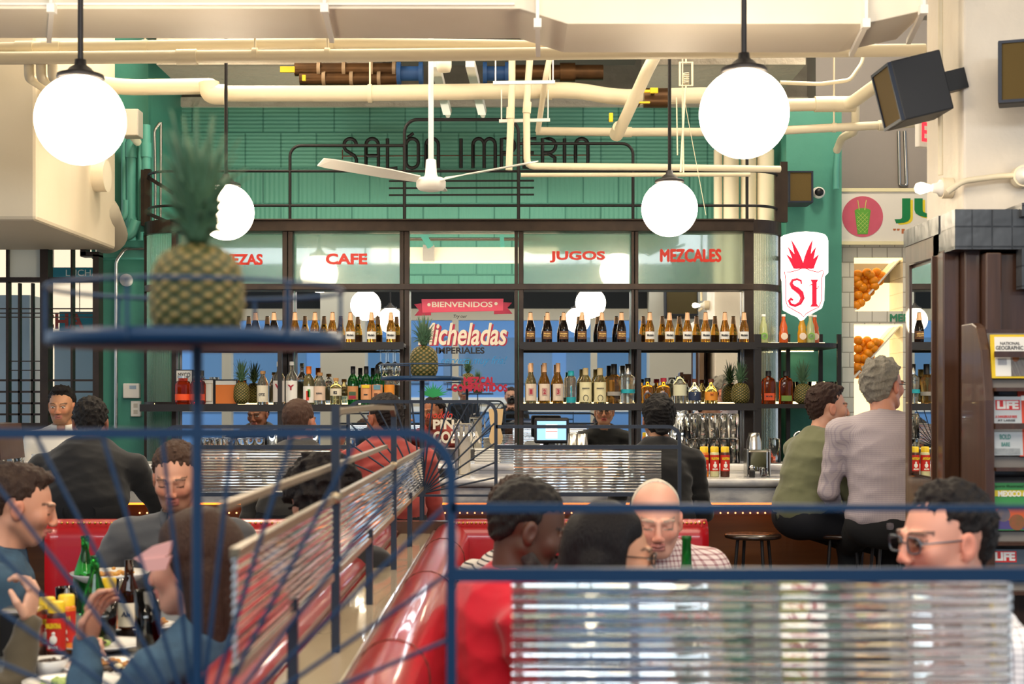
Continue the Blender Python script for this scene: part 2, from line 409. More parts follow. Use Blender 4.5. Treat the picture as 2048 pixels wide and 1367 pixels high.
struct('frosted_pane', MB().box(X(21), YL - 0.012, Z(554), X(85), YL - 0.006, Z(483)), mat('frost', '#d6dcd6', 0.9), win)
rm = MB().box(-5.5, 11.8, 0, -2.8, 12.0, 4.4)
struct('wall_next_room', rm, mat('next_room_glow', '#f2e3c6', 0.7, emit='#ffe8c8', estr=0.9))  # wall itself glows in place of that room's lighting
struct('trim_10', MB().box(-3.7, 11.5, 1.0, -2.9, 11.8, 1.9).box(-4.6, 11.5, 0.5, -3.9, 11.8, 2.3), mat('next_room_shelf', '#a9b8c6', 0.6))
bn = thing('banner', 'teal wall banner with white lettering behind the steel framed window', 'sign', (-3.75, 11.0, 2.0))
obj('board', MB().box(0.18, 0, .396, 0.56, 0.03, .477).box(0.25, 0, -.015, 0.56, 0.03, .135), mat('banner_teal', '#1f7f92', 0.6), bn)
obj('cord', MB().cyl((.2, .015, .47), (.2, .015, 2.45), .003).cyl((.54, .015, .47), (.54, .015, 2.45), .003).cyl((.4, .02, .1), (.4, .02, .45), .003), M['steel2'], bn)
obj('lettering', text_mb('LUCHA', .30, .55, .41, .46, -0.001), M['white'], bn)
obj('red_lettering', text_mb('CHA', .10, .44, 0, .12, -0.001, bold=0.03), mat('brick_red', '#a33a2e', 0.6), bn)

# right: square column, painted cream, with wood cladding and slate tiles
cm = mat('column_paint', '#e9e0d2', 0.45, noise=(2, '#e0d4c2', 0.3), bump=(7, 0.5, 0.02))
struct('wall_column', MB().box(1.78, 5.61, 0, 3.2, 6.11, 4.45), cm, bevel=0.01)
slate = brick_mat('slate_tiles', '#46494d', '#3d4044', '#26282b', 0.075, 0.075, 0.003, 0.3, offset=0.0)
slatey = brick_mat('slate_tiles_side', '#46494d', '#3d4044', '#26282b', 0.05, 0.2, 0.003, 0.3, axes=(1, 2), offset=0.0)
ztop = WZ(432, 5.53)
clad = struct('wall_cladding', MB().box(1.66, 5.53, 0, 1.70, 6.0, ztop - 0.07), M['woodlight'])
struct('tile_course', MB().box(1.655, 5.52, ztop - 0.07, 1.78, 6.01, ztop), slatey, clad)
fr = MB()
fr.box(1.655, 5.46, 0, 1.72, 5.53, ztop - 0.14); fr.box(1.72, 5.40, 0, 1.78, 5.61, ztop - 0.14); fr.box(1.78, 5.34, 0, 1.84, 5.6, ztop - 0.16)
fr.box(1.84, 5.38, 0, 1.96, 5.6, ztop - 0.16); fr.box(1.96, 5.36, 0, 3.0, 5.6, ztop - 0.05)
struct('post_panel', fr, M['wood'], clad, bevel=0.006)
struct('tile_top', MB().box(1.66, 5.33, ztop - 0.15, 1.96, 5.605, ztop).box(1.90, 5.30, ztop - 0.03, 3.0, 5.605, ztop + 0.02).box(1.90, 5.30, ztop - 0.30, 1.97, 5.36, ztop - 0.15), slate, clad)
struct('veneer_panel', MB().box(1.97, 5.335, 0.9, 3.0, 5.36, ztop - 0.06), mat('burl_veneer', '#6b4632', 0.25, noise=(2.4, '#3b2419', 0.15, (6, 6, 1.5)), coat=0.6), clad)
mirror_r = thing('wall_mirror', 'tall narrow mirror set in the side of the wood cladding', 'mirror', (1.655, 5.78, 1.15))
obj('mirror_glass', MB().box(-0.006, -0.20, 0.0, 0, 0.10, WZ(530, 5.7) - 1.15), M['mirror'], mirror_r)
obj('frame', MB().tube([(-0.004, -0.21, -0.01), (-0.004, 0.11, -0.01), (-0.004, 0.11, 0.86), (-0.004, -0.21, 0.86)], 0.008, closed=True, sq=True), M['wood'], mirror_r)

# ================================================================ CEILING DUCTS AND PIPES
zl, zr = 2.88, 2.825
xk0, xk1 = WX(1040, 5.2), WX(1135, 5.2)
xk2, xk3 = WX(1728, 5.2), WX(1850, 5.2)
prof = [(-4.5, zl), (xk0, zl), (xk1, zr), (xk2, zr), (xk3, zr + 0.05), (xk3 + .01, zr + 0.05)]
d = thing('air_duct', 'large cream sheet metal duct across the top of the room', 'duct', (0, 5.2, 2.85))
def duct_mesh(y0, y1, zt):
    mb = MB()
    vs = []
    for x, z in prof: vs += [(x, y0, z), (x, y1 + (0.0 if x < xk0 else 0.02), z), (x, y1, zt), (x, y0, zt)]
    n = len(prof); fs = [(3, 2, 1, 0), tuple((n - 1) * 4 + i for i in range(4))]
    for i in range(n - 1):
        for j in range(4): fs.append((i * 4 + j, i * 4 + (j + 1) % 4, (i + 1) * 4 + (j + 1) % 4, (i + 1) * 4 + j))
    return mb.add(vs, fs)
obj('casing', duct_mesh(5.2, 5.61, 3.7), M['duct'], d, world=True, bevel=0.004)
for px, tilt in ((105, -30), (650, 30), (1075, 4), (1730, -60), (1845, -60)):
    x = WX(px, 5.19); zb = zl if px < 1040 else zr
    xb = WX(px + tilt * 0.4, 5.6)
    if px > 1700: zb += 0.0 if px < 1800 else 0.05
    obj('flange', MB().box(x - 0.006, 5.17, zb - 0.012, x + 0.006, 5.2, 3.7).tube([(x, 5.18, zb - 0.008), (xb, 5.63, zb - 0.008)], 0.009, sq=True).box(x - .014, 5.165, zb - .02, x + .014, 5.2, zb + .012), M['white'], d, world=True)
obj('seam', MB().box(-4.5, 5.19, zl + 0.012, xk0 - 0.02, 5.2, zl + 0.02), M['white'], d, world=True)

def pipe(label, pts, rp, m='pipe', name='pipe', cat='pipe', collars=(), hang=()):
    """pts: (px, py, Y) photo positions with their real distance; rp: radius in metres"""
    w = [W(*p) for p in pts]
    # round the corners
    out = [w[0]]
    for i in range(1, len(w) - 1):
        a, b, c = w[i - 1], w[i], w[i + 1]; da = (a - b); dc = (c - b); k = min(rp * 2.2, da.length * 0.45, dc.length * 0.45)
        p0 = b + da.normalized() * k; p2 = b + dc.normalized() * k
        for t in (0, .25, .5, .75, 1): out.append(p0 * (1 - t) ** 2 + b * 2 * t * (1 - t) + p2 * t * t)
    out.append(w[-1])
    t = thing(name, label, cat, out[0])
    obj('tube', MB().tube(out, rp, n=14), M[m], t, world=True)
    for px, py, Y in collars:
        c = W(px, py, Y); best = min(range(len(w) - 1), key=lambda i: (((w[i] + w[i + 1]) / 2) - c).length)
        dd = (w[best + 1] - w[best]).normalized()
        obj('coupling', MB().cyl(c - dd * rp * 1.6, c + dd * rp * 1.6, rp * 1.22, n=14), M[m], t, world=True)
    for px, py, Y in hang:
        c = W(px, py, Y); obj('hanger', MB().cyl(c, (c.x, c.y, 4.45), 0.006, n=6).cyl(c - Vector((0.012, 0, 0)), c + Vector((0.012, 0, 0)), rp * 1.15, n=14), M['pipe'], t, world=True)
    return t
Ym = 6.9
pipe('upper cream pipe running the full width just below the duct', [(-80, 97, Ym + .1), (80, 94, Ym + .1), (700, 86, Ym + .1), (1400, 96, Ym + .1)], 0.027, collars=[(50, 95, Ym + .1), (103, 94, Ym + .1), (650, 87, Ym + .1)], hang=[(290, 92, Ym + .1)])
pipe('lower cream pipe running the full width below the duct', [(-80, 117, Ym), (700, 111, Ym), (1850, 100, Ym)], 0.031, collars=[(374, 114, Ym)], hang=[(510, 110, Ym), (655, 110, Ym), (1180, 104, Ym)])
pipe('cream pipe with an elbow that drops above the green wall', [(150, 160, 8.4), (250, 175, 8.4), (425, 172, 8.4), (425, 187, 8.4), (440, 187, 8.4), (700, 187, 8.4), (1150, 180, 8.4), (1235, 195, 8.4), (1420, 190, 8.4), (1560, 195, 8.4)], 0.047, hang=[(740, 187, 8.4), (1100, 181, 8.4)])
obj_e = pipe('fat elbow bulge where two cream pipes meet above the left pendant', [(418, 165, 8.3), (420, 188, 8.3), (452, 189, 8.3)], 0.06, name='pipe_elbow')
pipe('cream vertical pipe left of the fan letters, ending in mid air', [(1024, 112, 8.2), (1024, 170, 8.2), (1018, 340, 8.2)], 0.020, collars=[(1021, 226, 8.2)])
pipe('cream pipe that drops and turns right behind the railing', [(1060, 112, 8.2), (1053, 210, 8.2), (1054, 332, 8.2), (1300, 334, 8.4), (1560, 338, 8.6)], 0.020, collars=[(1054, 215, 8.2)])
pipe('thin cream pipe slanting down to the crossing pipe', [(1100, 112, 8.2), (1092, 150, 8.2), (1076, 262, 8.6)], 0.017)
pipe('horizontal cream pipe under the slanting one', [(1072, 262, 8.8), (1240, 264, 8.8), (1500, 264, 8.8), (1880, 244, 8.8)], 0.026, collars=[(1250, 264, 8.8), (1770, 250, 8.8)], hang=[(1668, 255, 8.8)])
pipe('second cream pipe running just under the first behind the railing', [(1042, 350, 8.7), (1400, 349, 8.7), (1500, 349, 8.7)], 0.013)
pipe('thick cream pipe slanting down beside the yellow valve', [(1310, 112, 7.6), (1295, 140, 7.6), (1236, 268, 8.4)], 0.034, collars=[(1236, 262, 8.4)])
pipe('cream pipe joining from the upper right by the speaker', [(1560, 210, 8.8), (1700, 208, 8.8), (1760, 165, 8.3), (1850, 120, 7.6)], 0.040, collars=[(1650, 208, 8.8), (1690, 208, 8.8)])
pipe('short drop pipe below the right hand junction', [(1711, 205, 8.9), (1711, 262, 8.9), (1684, 275, 9.2), (1674, 300, 9.4)], 0.026)
pipe('green pipe running down the edge of the right pier', [(1676, 285, 9.6), (1672, 340, 9.6), (1672, 378, 9.6)], 0.022, m='green2')
pipe('thin curved pipe in the dark void at upper right', [(1560, 165, 8.8), (1640, 168, 8.8), (1700, 160, 8.8), (1725, 125, 8.8), (1728, 100, 8.8)], 0.013)
pipe('gray conduit hanging in a loop on the gray wall', [(1797, 262, 10.29), (1799, 372, 10.29), (1813, 372, 10.29), (1809, 262, 10.29)], 0.012, m='stainless', name='conduit', cat='conduit')
for i, (px, r, c) in enumerate(((1436, .03, 'pipe'), (1462, .055, 'pipe'), (1497, .055, 'pipe'), (1531, .06, 'pipe'))):
    pipe(['slim', 'medium', 'thick', 'thickest'][i] + ' cream riser standing behind the curved end of the bar shelving', [(px, 300, 9.95), (px, 1000, 9.95)], r, m=c, name='riser_pipe')
# left green pipe cluster
for i, (px, r, y0, y1) in enumerate(((248, .018, 268, 470), (262, .032, 280, 480), (281, .018, 275, 480), (292, .03, 250, 420))):
    pipe(['slim outermost', 'thick collared', 'slim inner', 'thick rightmost'][i] + ' green riser pipe on the left pier', [(px, y0, 9.5), (px, y1, 9.5)], r, m='green2', name='riser_pipe',
         collars=[(px, 300, 9.5), (px, 450, 9.5)] if r > .025 else [])
pipe('green pipe stub bending left at the top of the left pier', [(194, 441, 9.4), (250, 440, 9.4), (251, 400, 9.4)], 0.022, m='green2')
pipe('fat green pipe lying across the top of the left pier', [(193, 472, 9.4), (262, 472, 9.4), (272, 440, 9.4)], 0.036, m='green2')
pipe('green pipe slanting from the junction box to the pier', [(252, 256, 9.08), (275, 284, 9.45)], 0.026)
pipe('gray conduit running down the green pier', [(288, 497, 9.55), (250, 497, 9.55), (233, 520, 9.55), (232, 856, 9.55)], 0.012, m='stainless', name='conduit', cat='conduit')
pipe('pair of gray conduits beside the bar canopy', [(320, 245, 9.6), (309, 260, 9.6), (311, 380, 9.6), (310, 440, 9.6)], 0.010, m='stainless', name='conduit', cat='conduit')
pipe('gray conduit nearest the steel canopy post', [(322, 245, 9.65), (321, 440, 9.65)], 0.010, m='stainless', name='conduit', cat='conduit')
for i, (px, py) in enumerate(((58, 140), (82, 140), (105, 140))):
    pipe(['left', 'middle', 'right'][i] + ' of three short cream drops left of the big globe', [(px, 118, 6.93), (px, 155, 6.95), (px + 25, 172, 7.4), (px + 60, 195, 8.0)], 0.024)
jb = thing('junction_box', 'gray electrical junction box left of the green wall', 'electrical box', W(264, 248, 9.0))
obj('box', MB().box(-.055, -.06, -.085, .055, .06, .085), M['stainless'] if False else mat('box_gray', '#b9b3a6', 0.5), jb, bevel=0.005)
obj('cover', MB().box(-.05, -.066, -.08, .05, -.06, .08), mat('box_gray2', '#c5bfb2', 0.5), jb)
# bronze valve train in the void
vt = thing('valve_train', 'long dark bronze pipe with valves in the ceiling void', 'pipe', W(760, 147, 8.9))
k = 0
for y, xs in ((139, (590, 640, 690, 745, 790)), (157, (600, 650, 705, 760, 800))):
    for a, b in zip(xs[:-1], xs[1:]):
        obj('pipe_length', MB().cyl(W(a, y, 8.9), W(b - 5, y, 8.9), 0.042, n=16), M['bronze'], vt, world=True)
        obj('coupling', MB().cyl(W(b - 5, y, 8.9), W(b + 2, y, 8.9), 0.052, n=16), mat('pale_coupling', '#a58c70', 0.5, 0.5), vt, world=True)
for px in (818, 990):
    b2 = obj('blue_valve', MB().cyl(W(px - 20, 147, 8.8), W(px + 25, 147, 8.8), 0.045, n=16).cyl(W(px - 24, 147, 8.8), W(px - 16, 147, 8.8), .07).cyl(W(px + 20, 147, 8.8), W(px + 28, 147, 8.8), .07), mat('valve_blue', '#274f86', 0.5), vt, world=True)
obj('right_pipe', MB().cyl(W(1030, 145, 8.9), W(1206, 145, 8.9), 0.048, n=16).cyl(W(1120, 145, 8.9), W(1150, 145, 8.9), .06), M['bronze'], vt, world=True)
obj('tag', MB().box(*W(560, 144, 8.7), *(W(590, 134, 8.72))), mat('valve_tag', '#e6c226', 0.5), vt, world=True)
obj('tag', MB().box(*W(604, 161, 8.7), *(W(612, 151, 8.72))), MATS['valve_tag'], vt, world=True)
for i, (x0, y0, x1, y1) in enumerate(((1263, 178, 1300, 187), (1300, 172, 1316, 190), (1255, 202, 1300, 208), (1218, 220, 1226, 250))):
    v = thing('yellow_valve', ['long upper yellow valve handle above the green wall', 'stubby yellow valve handle at the upper right of the pair', 'long lower yellow valve handle above the green wall', 'yellow valve handle hanging straight down by the slanting pipe'][i], 'valve handle', W((x0 + x1) / 2, (y0 + y1) / 2, 8.2))
    w_ = (x1 - x0) / FP * 8.2 / 2; h_ = (y1 - y0) / FP * 8.2 / 2
    obj('lever', MB().box(-w_, -.01, -h_ * .6, w_, .01, h_ * .6), MATS['valve_tag'], v, bevel=0.003)
    obj('stem', MB().cyl((0, 0, 0), (0, .08, 0), .012), M['bronze'], v)
obj_v = thing('brass_union', 'brown pipe union between the yellow valve handles', 'pipe fitting', W(1311, 196, 8.35))
obj('sleeve', MB().cyl((-.07, 0, 0), (.07, 0, 0), .058, n=16), M['bronze'], obj_v)
# unistrut trapezes
for i, (x0, x1, y, Y, h0) in enumerate(((986, 1110, 165, 8.0, 1), (998, 1100, 241, 8.3, 1))):
    t = thing('pipe_trapeze', ['upper', 'lower'][i] + ' white channel bar carrying the vertical pipes', 'pipe hanger', W((x0 + x1) / 2, y, Y))
    obj('channel', MB().tube([W(x0, y + 1, Y), W(x1, y - 1, Y)], 0.009, sq=True), M['white'], t, world=True)
    for px in (x0 + 5, x1 - 4): obj('rod', MB().cyl(W(px, y, Y), W(px, y - 62 if i else y - 45, Y), .004, n=6), M['white'], t, world=True)
for i, px in enumerate((880, 950)):
    t = thing('fan_bracket', ['left', 'right'][i] + ' of two slanting white channels in the void above the lettering', 'bracket', W(px, 125, 8.0))
    obj('channel', MB().tube([W(px - 10, 125, 8.2), W(px + 14, 222, 9.6)], 0.026, sq=True), M['white'], t, world=True)
    obj('foot', MB().cyl(W(px + 15, 220, 9.6), W(px + 16, 232, 9.7), .03, .015), mat('box_gray', '#b9b3a6'), t, world=True)
t = thing('smoke_detector', 'round cream detector under the pipes beside the fan rod', 'detector', W(888, 127, 7.9))
obj('body', MB().lathe([(.001, -.05), (.035, -.045), (.042, -.02), (.042, .03), (.001, .03)]), M['cream'], t)
t = thing('spring_hanger', 'cream spring hanger box hanging from the void at right', 'hanger', W(1372, 148, 8.0))
obj('cage', MB().tube([(-.035, 0, -.065), (.035, 0, -.065), (.035, 0, .065), (-.035, 0, .065)], .006, closed=True, sq=True).cyl((0, 0, .06), (0, 0, 1.16), .005), M['pipe'], t)
obj('spring', MB().tube([(.016 * math.cos(a), .016 * math.sin(a), -.055 + a * .0016) for a in np.linspace(0, 12 * PI, 90)], .003, n=5), M['cream'], t)
obj('turnbuckle', MB().tube([(0, 0, -.065), (-.01, 0, -.17), (-.03, 0, -.55)], .006), M['pipe'], t)
t = thing('cable_pair', 'two thin pale cables hanging in front of the right pendant', 'cable', W(1362, 200, 8.1))
obj('strand', MB().cyl(W(1365, 195, 8.1), (W(1365, 195, 8.1).x, 8.1, 4.45), .004).tube([W(1365, 195, 8.1), W(1367, 345, 8.1)], .005).tube([W(1353, 195, 8.1), W(1355, 310, 8.1)], .004).tube([W(1369, 200, 8.1), W(1412, 430, 8.2)], .002), M['pipe'], t, world=True)
t = thing('broken_duct', 'torn round duct end beside the left beam', 'duct', W(155, 352, 8.55))
obj('sleeve', MB().cyl((0, 0, 0), (.18, 0, 0), .095, n=24), M['cream'], t)
obj('dark_mouth', MB().cyl((-.14, 0, .0), (0, 0, 0), .088, .1, n=24), mat('mouth_shade', '#3a3028', 0.9), t)  # closed dark cone; shade inside the duct is put in its colour
t = thing('trunk_duct', 'rounded gray cream duct bending down beside the left beam', 'duct', W(160, 420, 8.4))
obj('casing', MB().tube([W(130, 395, 8.7), W(150, 420, 8.7), W(200, 430, 9.0), W(215, 470, 9.3)], .13, n=20), mat('dusty_cream', '#b5aa96', 0.7), t, world=True)
# ================================================================ BACK BAR
YM = 9.30
bb_ = thing('back_bar', 'long steel framed mirrored back bar with rounded glass ends', 'back bar', (0, YM, 0))
YFm = 9.24
def fbar(name, x0, y0, x1, y1, Y0=YFm - .03, Y1=YFm + .05, m='steel'):
    a = W(x0, y0, YFm); b = W(x1, y1, YFm)
    return obj(name, MB().box(a.x, Y0, b.z, b.x, Y1, a.z), M[m], bb_, world=True, bevel=0.004)
for px in ((566, 576), (577, 587), (800, 808), (809, 819), (1029, 1036), (1037, 1047), (1262, 1268), (1269, 1276), (1487, 1506), (345, 354)):
    fbar('upright', px[0], 440, px[1], 1010)
fbar('head_beam', 345, 443, 1505, 464, YFm - .06, YFm + .12)
fbar('beam_flange', 345, 440, 1505, 444, YFm - .08, YFm + .14)
fbar('mid_rail', 345, 568, 1505, 580, YFm - .04, YFm + .06)
# rounded corners: rails bending back to the wall
def corner(side, z0, z1, ro, ri, m, name, cx):
    mb = MB(); n = 14
    vs = []
    for i in range(n + 1):
        a = PI / 2 * i / n
        for r_ in (ro, ri):
            for z in (z0, z1):
                vs.append((cx + side * math.sin(a) * r_, YFm - .05 + .26 - math.cos(a) * r_, z))
    fs = [(0, 1, 3, 2), tuple(n * 4 + i for i in (2, 3, 1, 0))]
    for i in range(n):
        for a_, b_ in ((0, 1), (1, 3), (3, 2), (2, 0)): fs.append((i * 4 + a_, i * 4 + b_, i * 4 + 4 + b_, i * 4 + 4 + a_))
    mb.add(vs, fs, 0, False)
    return obj(name, mb, m, bb_, world=True)
rib = mat('ribbed_corner_glass', '#cfe0d5', 0.12, trans=0.85, ior=1.3)
for side, cx in ((1, WX(1497, YFm)), (-1, WX(350, YFm))):
    for (ya, yb) in ((440, 466), (568, 580), (803, 812), (683, 690)):
        if side == 1 and ya in (803, 683): continue
        corner(side, WZ(yb, YFm), WZ(ya, YFm), .245, .20, M['steel'], 'curved_rail', cx)
    for (ya, yb) in ((467, 567), (581, 1000)):
        z0, z1 = WZ(yb, YFm), WZ(ya, YFm); vs = []; n = 26 * 4
        for i in range(n + 1):
            a = PI / 2 * i / n; r_ = .225 + .005 * math.cos(i * PI / 2)
            for z in (z0, z1): vs.append((cx + side * math.sin(a) * r_, YFm + .21 - math.cos(a) * r_, z))
        obj('curved_pane', MB().add(vs, [(2 * i, 2 * i + 1, 2 * i + 3, 2 * i + 2) for i in range(n)], 0, True), rib, bb_, world=True)
    xe = cx + side * .225
    obj('end_post', MB().box(xe - .02, YFm + .17, 1.0, xe + .02, YFm + .22, 2.98), M['steel'], bb_, world=True)
# mirrors
for a, b, y0 in ((354, 566, 580), (587, 800, 580), (1047, 1262, 580), (1276, 1487, 580), (819, 1029, 580)):
    p, q = W(a, y0, YFm), W(b, 1010, YFm)
    obj('mirror', MB().box(p.x, YM, q.z, q.x, YM + .006, p.z), M['mirror'], bb_, world=True)
frost = mat('frosted_glass', '#bcd0c4', 0.2, trans=0.85, ior=1.45, coat=1.0)
frost.node_tree.nodes['Principled BSDF'].inputs['Coat Roughness'].default_value = 0.03
for a, b, word, x0, x1, y0, y1 in ((354, 566, 'CERVEZAS', 398, 526, 508, 530), (587, 800, 'CAFE', 652, 735, 507, 529), (1047, 1262, 'JUGOS', 1099, 1210, 502, 525), (1276, 1487, 'MEZCALES', 1321, 1441, 499, 523)):
    p, q = W(a, 465, YFm), W(b, 568, YFm)
    g = obj('frosted_pane', MB().box(p.x, YM - .01, q.z, q.x, YM - .004, p.z), frost, bb_, world=True)
    l = obj('lettering', text_mb(word, WX(x0, YM), WX(x1, YM), WZ(y1, YM), WZ(y0, YM), YM - .013, .003, bold=0 if word == 'MEZCALES' else .04, heavy=.0045 if word == 'MEZCALES' else 0), M['redtext'], g)
    l.location = -bb_.location
p, q = W(819, 465, YFm), W(1029, 568, YFm)
obj('clear_pane', MB().box(p.x, YM - .01, q.z, q.x, YM - .006, p.z), M['thin'], bb_, world=True)
# ledge and beam behind the clear pane
obj('inner_ledge', MB().box(p.x - .3, 9.75, WZ(521, 9.75), q.x + .3, 9.95, WZ(494, 9.75)), M['cream'], bb_, world=True)
obj('inner_conduit', MB().cyl((p.x - .2, 9.9, WZ(478, 9.9)), (q.x + .2, 9.9, WZ(478, 9.9)), .012), M['stainless'], bb_, world=True)
obj('inner_bracket', MB().box(WX(846, 9.7), 9.68, WZ(522, 9.7), WX(868, 9.7), 9.76, WZ(490, 9.7)), mat('bracket_grey', '#9d958a'), bb_, world=True)
obj('inner_strut', MB().tube([W(842, 462, 9.7), W(862, 495, 9.7)], .022, sq=True).tube([W(1003, 462, 9.7), W(1005, 494, 9.7)], .014, sq=True), M['green2'], bb_, world=True)
# shelves with glowing strips
led = mat('shelf_strip', '#fff0c8', 0.5, emit='#ffdf9a', estr=6.0)
def shelf(x0, x1, ytop, strip, side_px=None):
    z = WZ(ytop, 9.0)
    a, b = WX(x0, 9.0), WX(x1, 9.0)
    obj('shelf', MB().box(a, 8.96, z - .03, b, 9.27, z - .006).box(a, 8.955, z - .045, b, 8.975, z), M['steel2'], bb_, world=True)
    if strip: obj('shelf_light', MB().box(a + .02, 9.245, z - .004, b - .02, 9.262, z + .006), led, bb_, world=True)
    return z
ZS1 = shelf(345, 808, 684, False); shelf(1040, 1512, 684, False)
ZS2 = shelf(283, 808, 808, True); shelf(1040, 1512, 806, True)
for px in (560, 1278, 1512): obj('shelf_post', MB().box(WX(px, 8.98) - .013, 8.965, 1.0, WX(px, 8.98) + .013, 8.99, WZ(668, 8.98)), M['steel2'], bb_, world=True)
# right end open shelf with rounded front
for yp, st in ((684, 0), (806, 1)):
    z = WZ(yp, 9.0); xa, xb = WX(1512, 9.0), WX(1678, 9.1)
    poly = [(xa, 8.96), (xb - .22, 8.96)] + [(xb - .22 + .22 * math.sin(a), 9.18 - .22 * math.cos(a)) for a in np.linspace(0, PI / 2, 10)] + [(xb, 9.7), (xa + .2, 9.7), (xa, 9.45)]
    obj('end_shelf', MB().prism(poly, z - .032, z - .004, plane='xy'), M['steel2'], bb_, world=True)
    obj('shelf_light', MB().box(xa + .05, 9.28, z - .003, xb - .05, 9.30, z + .01), led, bb_, world=True)
    if yp == 684: obj('shelf_light', MB().box(xa + .22, 9.63, z - .038, xb - .05, 9.66, z - .033), mat('under_shelf_strip', '#fff0c8', .5, emit='#ffe4a8', estr=9), bb_, world=True)
for px, yy in ((1518, 8.98), (1576, 9.40), (1641, 9.55), (1678, 9.15)):
    obj('shelf_post', MB().box(WX(px, yy) - .013, yy - .013, 1.0, WX(px, yy) + .013, yy + .013, WZ(668, yy)), M['steel2'], bb_, world=True)
# back counter
obj('back_counter', MB().box(-2.6, 8.72, 0.0, 2.2, 9.2, 1.0), M['steel2'], bb_, world=True)
obj('counter_top', MB().box(-2.65, 8.68, 1.0, 2.25, 9.22, 1.03), M['stainless'], bb_, world=True)

# railing and arches on top of the canopy
rl = thing('canopy_railing', 'dark steel railing with stepped arches on top of the back bar', 'railing', (0, YFm, WZ(441, YFm)))
RB = 6
def rpt(px, py): return W(px, py, YFm)
def arch(xa, xb, ytop, ybot, r, left=True, right=True):
    A = []
    k = r / FP * YFm
    L_, R_, T = WX(xa, YFm), WX(xb, YFm), WZ(ytop, YFm)
    if left: A += [(L_, YFm, WZ(ybot, YFm))] + [(L_ + k - k * math.cos(t), YFm, T - k + k * math.sin(t)) for t in np.linspace(0, PI / 2, 8)]
    else: A += [(L_, YFm, T)]
    if right: A += [(R_ - k + k * math.sin(t), YFm, T - k + k * math.cos(t)) for t in np.linspace(0, PI / 2, 8)] + [(R_, YFm, WZ(ybot, YFm))]
    else: A += [(R_, YFm, T)]
    return A
obj('side_arch', MB().tube(arch(580, 810, 291, 443, 22, True, False), .010, n=8), M['steel2'], rl, world=True)
obj('centre_arch', MB().tube(arch(809, 1037, 239, 443, 26), .011, n=8), M['steel2'], rl, world=True)
obj('side_arch', MB().tube(arch(1037, 1266, 287, 443, 22, False, True), .010, n=8), M['steel2'], rl, world=True)
for yy in (342, 411):
    pts = []
    cxl, cxr = WX(350, YFm), WX(1497, YFm); z = WZ(yy, YFm)
    pts += [(cxl - math.cos(a) * .22, YFm + .22 - math.sin(a) * .22, z) for a in np.linspace(0, PI / 2, 10)]
    pts += [(cxr + math.sin(a) * .22, YFm + .22 - math.cos(a) * .22, z) for a in np.linspace(0, PI / 2, 10)]
    obj('long_rail', MB().tube(pts, .009, n=8), M['steel2'], rl, world=True)
obj('post', MB().cyl(rpt(1494, 300), rpt(1494, 443), .010), M['steel2'], rl, world=True)
obj('end_post', MB().box(WX(1567, 9.45) - .022, 9.42, WZ(443, 9.4), WX(1567, 9.45) + .022, 9.46, WZ(322, 9.4)), M['steel'], rl, world=True)
obj('end_post', MB().box(WX(290, 9.45) - .02, 9.42, WZ(450, 9.4), WX(290, 9.45) + .02, 9.46, WZ(338, 9.4)), M['steel'], rl, world=True)
obj('brace', MB().tube([W(292, 352, 9.44), W(345, 385, YFm)], .012, sq=True).tube([W(292, 425, 9.44), W(345, 448, YFm)], .012, sq=True), M['steel'], rl, world=True)
for yy in (362, 376, 390): obj('dash_bar', MB().cyl(rpt(778, yy), rpt(1068, yy - 1), .006), M['steel2'], rl, world=True)

# SALON IMPERIO lettering
def strokes(ch):
    a = lambda cx, cy, r, t0, t1, n=8: [(cx + r * math.cos(R(t0 + (t1 - t0) * i / n)), cy + r * math.sin(R(t0 + (t1 - t0) * i / n))) for i in range(n + 1)]
    w = .42; r = w / 2
    archp = [(0, 0), (0, 1 - r)] + a(r, 1 - r, r, 180, 0) + [(w, 0)]
    D = {
        'S': [[(w, .8)] + a(r, 1 - r, r, 0, 180) + [(0, .72), (w * .15, .60), (w * .85, .42), (w, .30)] + a(r, r, r, 0, -180) + [(0, .22)]],
        'A': [archp, [(0, .42), (w, .42)]], 'L': [[(0, 1), (0, 0), (w * .8, 0)]],
        'O': [[(0, r), (0, 1 - r)] + a(r, 1 - r, r, 180, 0) + [(w, r)] + a(r, r, r, 0, -180)],
        'N': [archp], 'I': [[(0, 0), (0, 1)]],
        'M': [[(0, 0), (0, 1 - r)] + a(r, 1 - r, r, 180, 0) + [(w, 0)], a(w + r, 1 - r, r, 180, 0) + [(2 * w, 0)]],
        'P': [[(0, 0), (0, 1), (w * .5, 1)] + a(w * .5, .76, .24, 90, -90) + [(0, .52)]],
        'E': [[(w, 1), (0, 1), (0, 0), (w, 0)], [(0, .52), (w * .8, .52)]],
        'R': [[(0, 0), (0, 1), (w * .5, 1)] + a(w * .5, .76, .24, 90, -90) + [(0, .52)], [(w * .4, .52), (w, .35), (w, 0)]],
    }
    return D[ch]
sg = thing('wall_lettering', 'tall black tubular metal letters mounted on the green block wall', 'sign', W(930, 335, 10.3))
YL2 = 10.42
H_ = (336 - 277) / FP * YL2
for ch, px, sc in (('S', 688, 1), ('A', 732, 1), ('L', 775, 1), ('O', 812, 1), ('N', 852, 1), ('I', 922, 1), ('M', 946, .9), ('P', 1003, 1), ('E', 1048, 1), ('R', 1085, 1), ('I', 1129, 1), ('O', 1151, 1)):
    b = W(px, 336, YL2); mb = MB()
    for s in strokes(ch):
        closed = ch == 'O'
        mb.tube([(b.x + x * H_ * sc, YL2, b.z + z * H_) for x, z in s], .0135, n=8, closed=closed)
    obj('letter', mb, M['steel2'], sg, world=True)
obj('accent', MB().tube([W(815, 275, YL2), W(827, 266, YL2)], .012), M['steel2'], sg, world=True)
